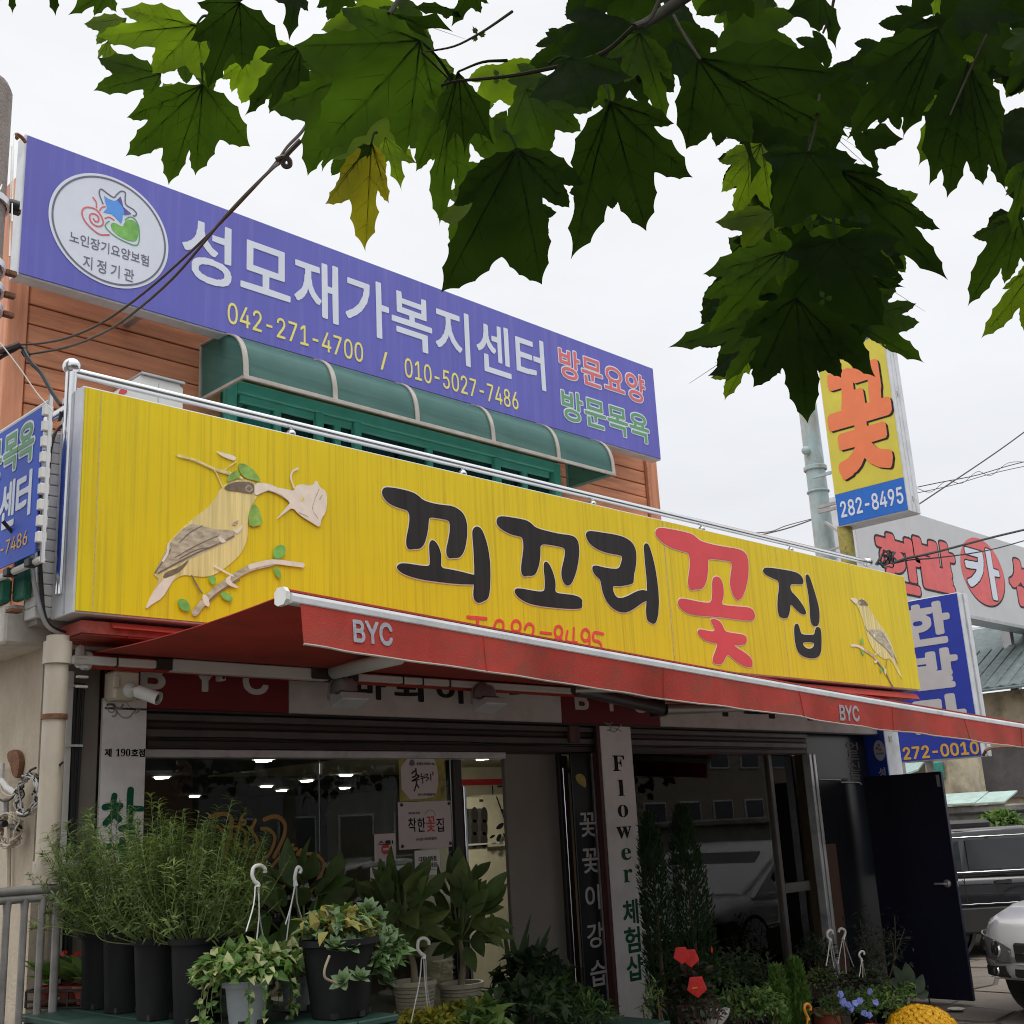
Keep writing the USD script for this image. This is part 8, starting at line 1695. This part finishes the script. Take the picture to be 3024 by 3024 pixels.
# the mass of potted plants under the right window, each its own
for k, (cr, x, y, Y, rr, n, L, W, ms, lab) in enumerate((
    (b3, 1700, 1150, 5.35, (.26, .2, .26), 300, .055, .03, ['bush_dull', 'dark_leaf_b', 'bush_green'], 'leafy shrub with small dull leaves right of the red hibiscus flowers'),
    (b3, 1880, 1120, 5.5, (.30, .2, .34), 330, .060, .026, ['bush_dull', 'dark_leaf_b'], 'tall loose shrub of narrow leaves before the right shop window'),
    (b3, 2050, 1150, 5.45, (.26, .2, .30), 280, .055, .024, ['bush_dull', 'dark_leaf', 'dark_leaf_b'], 'loose dark shrub before the aluminium window mullion'),
    (b3, 1900, 1370, 4.9, (.28, .22, .22), 420, .055, .028, ['bush_green', 'light_leaf', 'bush_dull'], 'bright bushy plant low at the bottom edge left of the lemon cypresses'),
    (b3, 1620, 1400, 4.8, (.18, .16, .14), 170, .06, .03, ['bush_dull', 'burgundy_leaf'], 'low mixed foliage in a small pot below the hibiscus'),
    (b3, 1280, 1330, 4.95, (.10, .1, .22), 60, .085, .020, ['light_leaf', 'bush_dull'], 'thin upright plant with narrow leaves at the foot of the centre pier'),
    (b4, 60, 1330, 4.8, (.20, .18, .20), 340, .05, .026, ['bush_green', 'light_leaf'], 'bright small leaved bush at the bottom edge left of the orange hanger'),
    (b4, 450, 980, 5.55, (.28, .18, .26), 260, .075, .022, ['bush_dull', 'dark_leaf'], 'dark narrow leaved shrub before the aluminium door post'),
    (b4, 500, 1150, 5.3, (.28, .18, .16), 420, .04, .022, ['bush_dull', 'burgundy_leaf', 'light_leaf'], 'mottled small leaved plant under the white hangers'),
    (b4, 760, 1160, 5.2, (.40, .22, .18), 460, .055, .028, ['dark_leaf', 'bush_dull', 'burgundy_leaf'], 'dark mixed foliage before the open navy door'),
    (b4, 640, 1340, 4.75, (.26, .2, .20), 420, .045, .022, ['bush_green', 'bush_dull', 'dark_leaf_b'], 'leafy plumbago bush with pale blue flowers'),
    (b4, 900, 1330, 4.75, (.30, .22, .22), 430, .05, .026, ['bush_green', 'light_leaf', 'dark_leaf_b'], 'leafy green bush between the plumbago and the yellow chrysanthemums'),
    (b4, 1020, 1240, 5.0, (.22, .18, .16), 200, .065, .032, ['bush_green', 'light_leaf'], 'green bush with pale leaf edges before the foot of the navy door'))):
    c = ry(cr(x, y), Y); t_ = shrub('potted_shrub', lab, c, 0, rr, n, L, W, ms, 100 + k, 'pot_red' if k in (8, 4) else 'pot_black', .11, 6, .3)
    if 'plumbago' in lab:
        for q in ((620, 1240), (640, 1285), (650, 1300), (680, 1310), (735, 1300), (790, 1375), (825, 1380), (835, 1220), (880, 1298), (700, 1345), (760, 1290)): 
            for j in range(2): flower(t_, ry(b4(q[0] + gp.uniform(-9, 9), q[1] + gp.uniform(-9, 9)), Y - .2), gp.normal(0, .3, 3) + [-.55, -.7, .3], gp.uniform(.017, .024), 'petal_blue')
nb = ry(b4(900, 900), 5.4); ND = thing('nandina', 'tall airy nandina with narrow greyish leaves before the navy door', 'plant', (nb[0], nb[1], 0)); pot(ND, (nb[0], nb[1], 0), .10, .13, .26, 'pot_black', sides=16)
gn = np.random.default_rng(55); st, P_, Dv = [], [], []
for q in ((760, 700), (850, 760), (1010, 680), (1080, 770), (940, 800), (830, 850), (1030, 930), (900, 950), (760, 820), (980, 780), (800, 930)):
    e = ry(b4(*q), 5.4 + gn.uniform(-.15, .15)); q_ = smooth_path([np.array([nb[0], nb[1], .24]), np.array([nb[0], nb[1], .24]) * .45 + e * .55 + gn.normal(0, .03, 3), e], 6); st.append(tube(q_, .0035, 5, False))
    m_ = 34; ii = gn.integers(6, len(q_), m_); P_.append(q_[ii] + gn.normal(0, .055, (m_, 3))); Dv.append(gn.normal(0, 1, (m_, 3)) * [1, 1, .5] + [0, 0, -.1])
obj('stems', join(st), 'stem_brown', ND); obj('foliage', blades(np.vstack(P_), np.vstack(Dv), gn.normal(0, .4, (len(st) * 34, 3)) + [0, 0, 1], gn.uniform(.05, .085, len(st) * 34), .018), 'nandina_leaf', ND, kind='stuff')
for q, d in (((1050, 1130), (-.4, 0, .8)), ((1090, 1120), (.1, -.2, 1)), ((1180, 1190), (.5, -.2, .7)), ((1120, 1130), (.2, 0, 1)), ((1020, 1170), (-.7, -.2, .3)), ((1190, 1240), (.9, -.3, .1))):
    p = ry(b4(*q), 4.95)
    if q == (1050, 1130): BL = thing('broadleaf_plant', 'upright broad leaved plant beside the yellow chrysanthemums', 'plant', (p[0] + .05, p[1], 0)); pot(BL, (p[0] + .05, p[1], 0), .09, .11, .16, 'pot_black', sides=16); obj('stem', tube([(p[0] + .05, p[1], .15), p + [.05, 0, -.02]], .008, 6), 'stem_green', BL)
    obj('leaf', big_leaf(p - np.array(d) * .05, d, [-.5, -.8, .3], .17, .09, .15, .12), 'bush_dull', BL, smooth=60)
# hangers at the right
hanger(b4, [(568, 805), (562, 785), (545, 780), (530, 795), (530, 825), (545, 845)], [(540, 838), (550, 852)], [[(545, 850), (535, 950), (520, 1035)], [(550, 852), (560, 950), (578, 1050)], [(556, 850), (580, 970), (620, 1090)]], 5.1, 'white pot hanger, left of the pair before the navy door', thick=.010)
hanger(b4, [(610, 795), (615, 775), (635, 768), (655, 785), (654, 812), (645, 835)], [(648, 828), (642, 850)], [[(636, 850), (620, 930), (605, 1020)], [(642, 852), (655, 960), (664, 1090)], [(648, 850), (680, 940), (728, 1070)]], 5.2, 'white pot hanger, right of the pair before the navy door', thick=.010)
hanger(b4, [(793, 955), (790, 935), (772, 930), (757, 948), (760, 970), (774, 985)], [(770, 980), (775, 1000)], [[(772, 1000), (765, 1060), (758, 1110)], [(776, 1000), (782, 1060), (782, 1118)], [(780, 1000), (790, 1060), (802, 1108)]], 5.0, 'small white pot hanger before the nandina', thick=.008)
hanger(b4, [(408, 1352), (408, 1330), (392, 1308), (372, 1312), (366, 1345), (378, 1380), (390, 1400)], [(385, 1392), (392, 1420)], [[(388, 1420), (380, 1480), (370, 1540)], [(394, 1420), (400, 1480), (402, 1540)]], 4.6, 'orange plastic pot hanger at the bottom edge', 'hanger_orange', .010)
# chrysanthemums
def mums(c, R, m_, label, seed, n=170):
    t_ = thing('chrysanthemums', label, 'flowers', (c[0], c[1], 0)); pot(t_, (c[0], c[1], 0), R * .5, R * .62, max(c[2] - R * .55, .08), 'pot_black', sides=18)
    g = np.random.default_rng(seed); leafy(t_, c - np.array([0, 0, R * .25]), R * .85, R * .85, R * .6, 220, .05, .025, ['bush_green', 'dark_leaf_b'], seed)
    i = np.arange(n) + .5; zc = 1 - i / n * 1.05; ph_ = i * 2.39996; rr = np.sqrt(np.clip(1 - zc ** 2, 0, 1)); parts = []
    for z, p, r_ in zip(zc, ph_, rr):
        d = np.array([math.cos(p) * r_, math.sin(p) * r_, max(z, -.05)]); q = c + d * R * np.array([1, 1, .72]) * g.uniform(.97, 1.03); f = g.uniform(.024, .031) * R / .26
        prf = [(0, .010), (f * .45, .012), (f * .8, .009), (f, .001), (f * .85, -.006)]; parts.append(lathe(prf, q, 9, d + g.normal(0, .15, 3)))
        for k in range(7): a = k * .9 + p; e1 = unit(np.cross(d, [.2, .3, 1])); e2 = np.cross(d, e1); dd = math.cos(a) * e1 + math.sin(a) * e2; parts.append(blades(q + d * .006, dd + d * .45, d, f * 1.05, f * .5, .2, .1))
    half = len(parts) // 2
    obj('blossoms', join(parts), m_, t_, kind='stuff', smooth=40); return t_
ym = ry(b4(1205, 1515), 4.45)
mums(ym, .245, 'petal_yellow', 'dome of bright yellow chrysanthemums at the bottom right', 61)
rm = ry(b4(880, 1640), 4.3); mums(rm, .21, 'petal_crimson', 'dark red chrysanthemums at the bottom edge left of the yellow ones', 62)
wb = ry(b3(1700, 1370), 4.9); WB = thing('white_bowl', 'white bowl shaped pot half hidden under the hibiscus', 'pot', (wb[0], wb[1], wb[2] - .08)); obj('bowl', lathe([(0, 0), (.05, 0), (.10, .06), (.115, .10), (.105, .10), (.09, .06), (0, .02)], (wb[0], wb[1], wb[2] - .08), 22), 'pot_white', WB, smooth=40)
for k, q in enumerate(((1480, 1330), (1450, 1360), (1410, 1300))): pass
dish = rz(b4(1450, 1350), .012); DS = thing('saucer', 'small white saucer lying on the paving before the navy door', 'saucer', dish); obj('dish', lathe([(0, 0), (.055, 0), (.075, .014), (.07, .016), (.05, .006), (0, .005)], dish, 20), 'pot_white', DS, smooth=40)
stk = rz(b4(1265, 1345), .0); SK = thing('stake', 'thin black metal stake standing in the paving', 'stake', stk); obj('rod', tube([stk, stk + [0, 0, .19]], .007, 6), 'tray_black', SK); obj('head', box(stk[0] - .016, stk[0] + .016, stk[1] - .008, stk[1] + .008, stk[2] + .185, stk[2] + .20), 'tray_black', SK)
# shrub on the garden wall
gw = rx(a4(1760, 1230), 15.6); shrub('wall_shrub', 'light green shrub growing over the garden wall behind the black estate car', gw, 0, (.20, .34, .26), 420, .11, .045, ['light_leaf', 'bush_green'], 130, 'pot_black', .15, 8)
# ------------------------------------------------------------------ the far side of the street, mirrored in the shop glass
mat('facade_buff', (.30, .25, .19), .85, var=.12)
mat('facade_grey', (.22, .22, .22), .85, var=.12)
mat('facade_brick', (.20, .10, .065), .85, var=.2, scale=9)
mat('far_window', (.03, .035, .04), .1)
for k, (x0, x1, y0, h, m_, lab) in enumerate(((-14, -3, -20, 7.5, 'facade_grey', 'grey three storey building across the street, behind the camera to the left'), (-2.5, 8, -21, 8, 'facade_buff', 'buff building across the street facing the flower shop'), (8.6, 19, -20.5, 6.5, 'facade_brick', 'brick building across the street right of the buff one'), (19.5, 34, -21, 9, 'facade_grey', 'tall grey building across the street at the far right'), (34.5, 52, -20, 8, 'facade_buff', 'long buff building across the street beyond the grey ones'))):
    t_ = thing('street_building', lab, 'building', ((x0 + x1) / 2, y0, -.13)); obj('wall', box(x0, x1, y0 - 8, y0, -.13, h), m_, t_)
    obj('roof', box(x0 - .2, x1 + .2, y0 - 8.2, y0 + .2, h + .002, h + .25), 'slab_paint', t_)
    nx = int((x1 - x0) / 2.4)
    for fz in np.arange(1.0, h - 1.2, 2.9):
        for i in range(nx):
            xw = x0 + (i + .5) * (x1 - x0) / nx; w = obj('window', box(xw - .75, xw + .75, y0 + .002, y0 + .06, fz, fz + 1.5), 'sign_edge', t_); obj('pane', box(xw - .68, xw + .68, y0 + .062, y0 + .07, fz + .07, fz + 1.43), 'far_window', w)
for k, (x, y, s) in enumerate(((-5, -10.5, 1.2), (3.0, -10.8, 1.3), (15.5, -10.4, 1.25), (21.5, -10.6, 1.3), (27, -10.5, 1.3))):
    t_ = thing('street_tree', f'{["first", "second", "third", "fourth", "fifth"][k]} plane tree from the left in the row across the street', 'tree', (x, y, -.13)); obj('trunk', tube([(x, y, -.13), (x + .05, y, 1.6), (x, y + .05, 3.4), (x, y, 5.2)], [.2, .16, .13, .05], 10), 'plane_bark', t_, smooth=40)
    g = np.random.default_rng(200 + k); n = 2600; d = unit(g.normal(0, 1, (n, 3))); r = g.uniform(.45, 1, n)[:, None] ** .6 * (1 + .25 * np.sin(d[:, :1] * 5 + k) * np.cos(d[:, 2:] * 4)); P_ = np.array([x, y, 4.3 * s]) + d * r * [2.3 * s, 2.1 * s, 2.1 * s]
    obj('crown', blades(P_, d + g.normal(0, .6, (n, 3)), g.normal(0, .5, (n, 3)) + [0, 0, 1], g.uniform(.18, .30, n), .22), 'plane_leaf_a' if k % 2 else 'plane_leaf_b', t_, kind='stuff')
car('white_car', 'white car parked across the street, mirrored in the shop window', (15.0, -6.3, -.13), .02, 'paint_white', 'sedan')
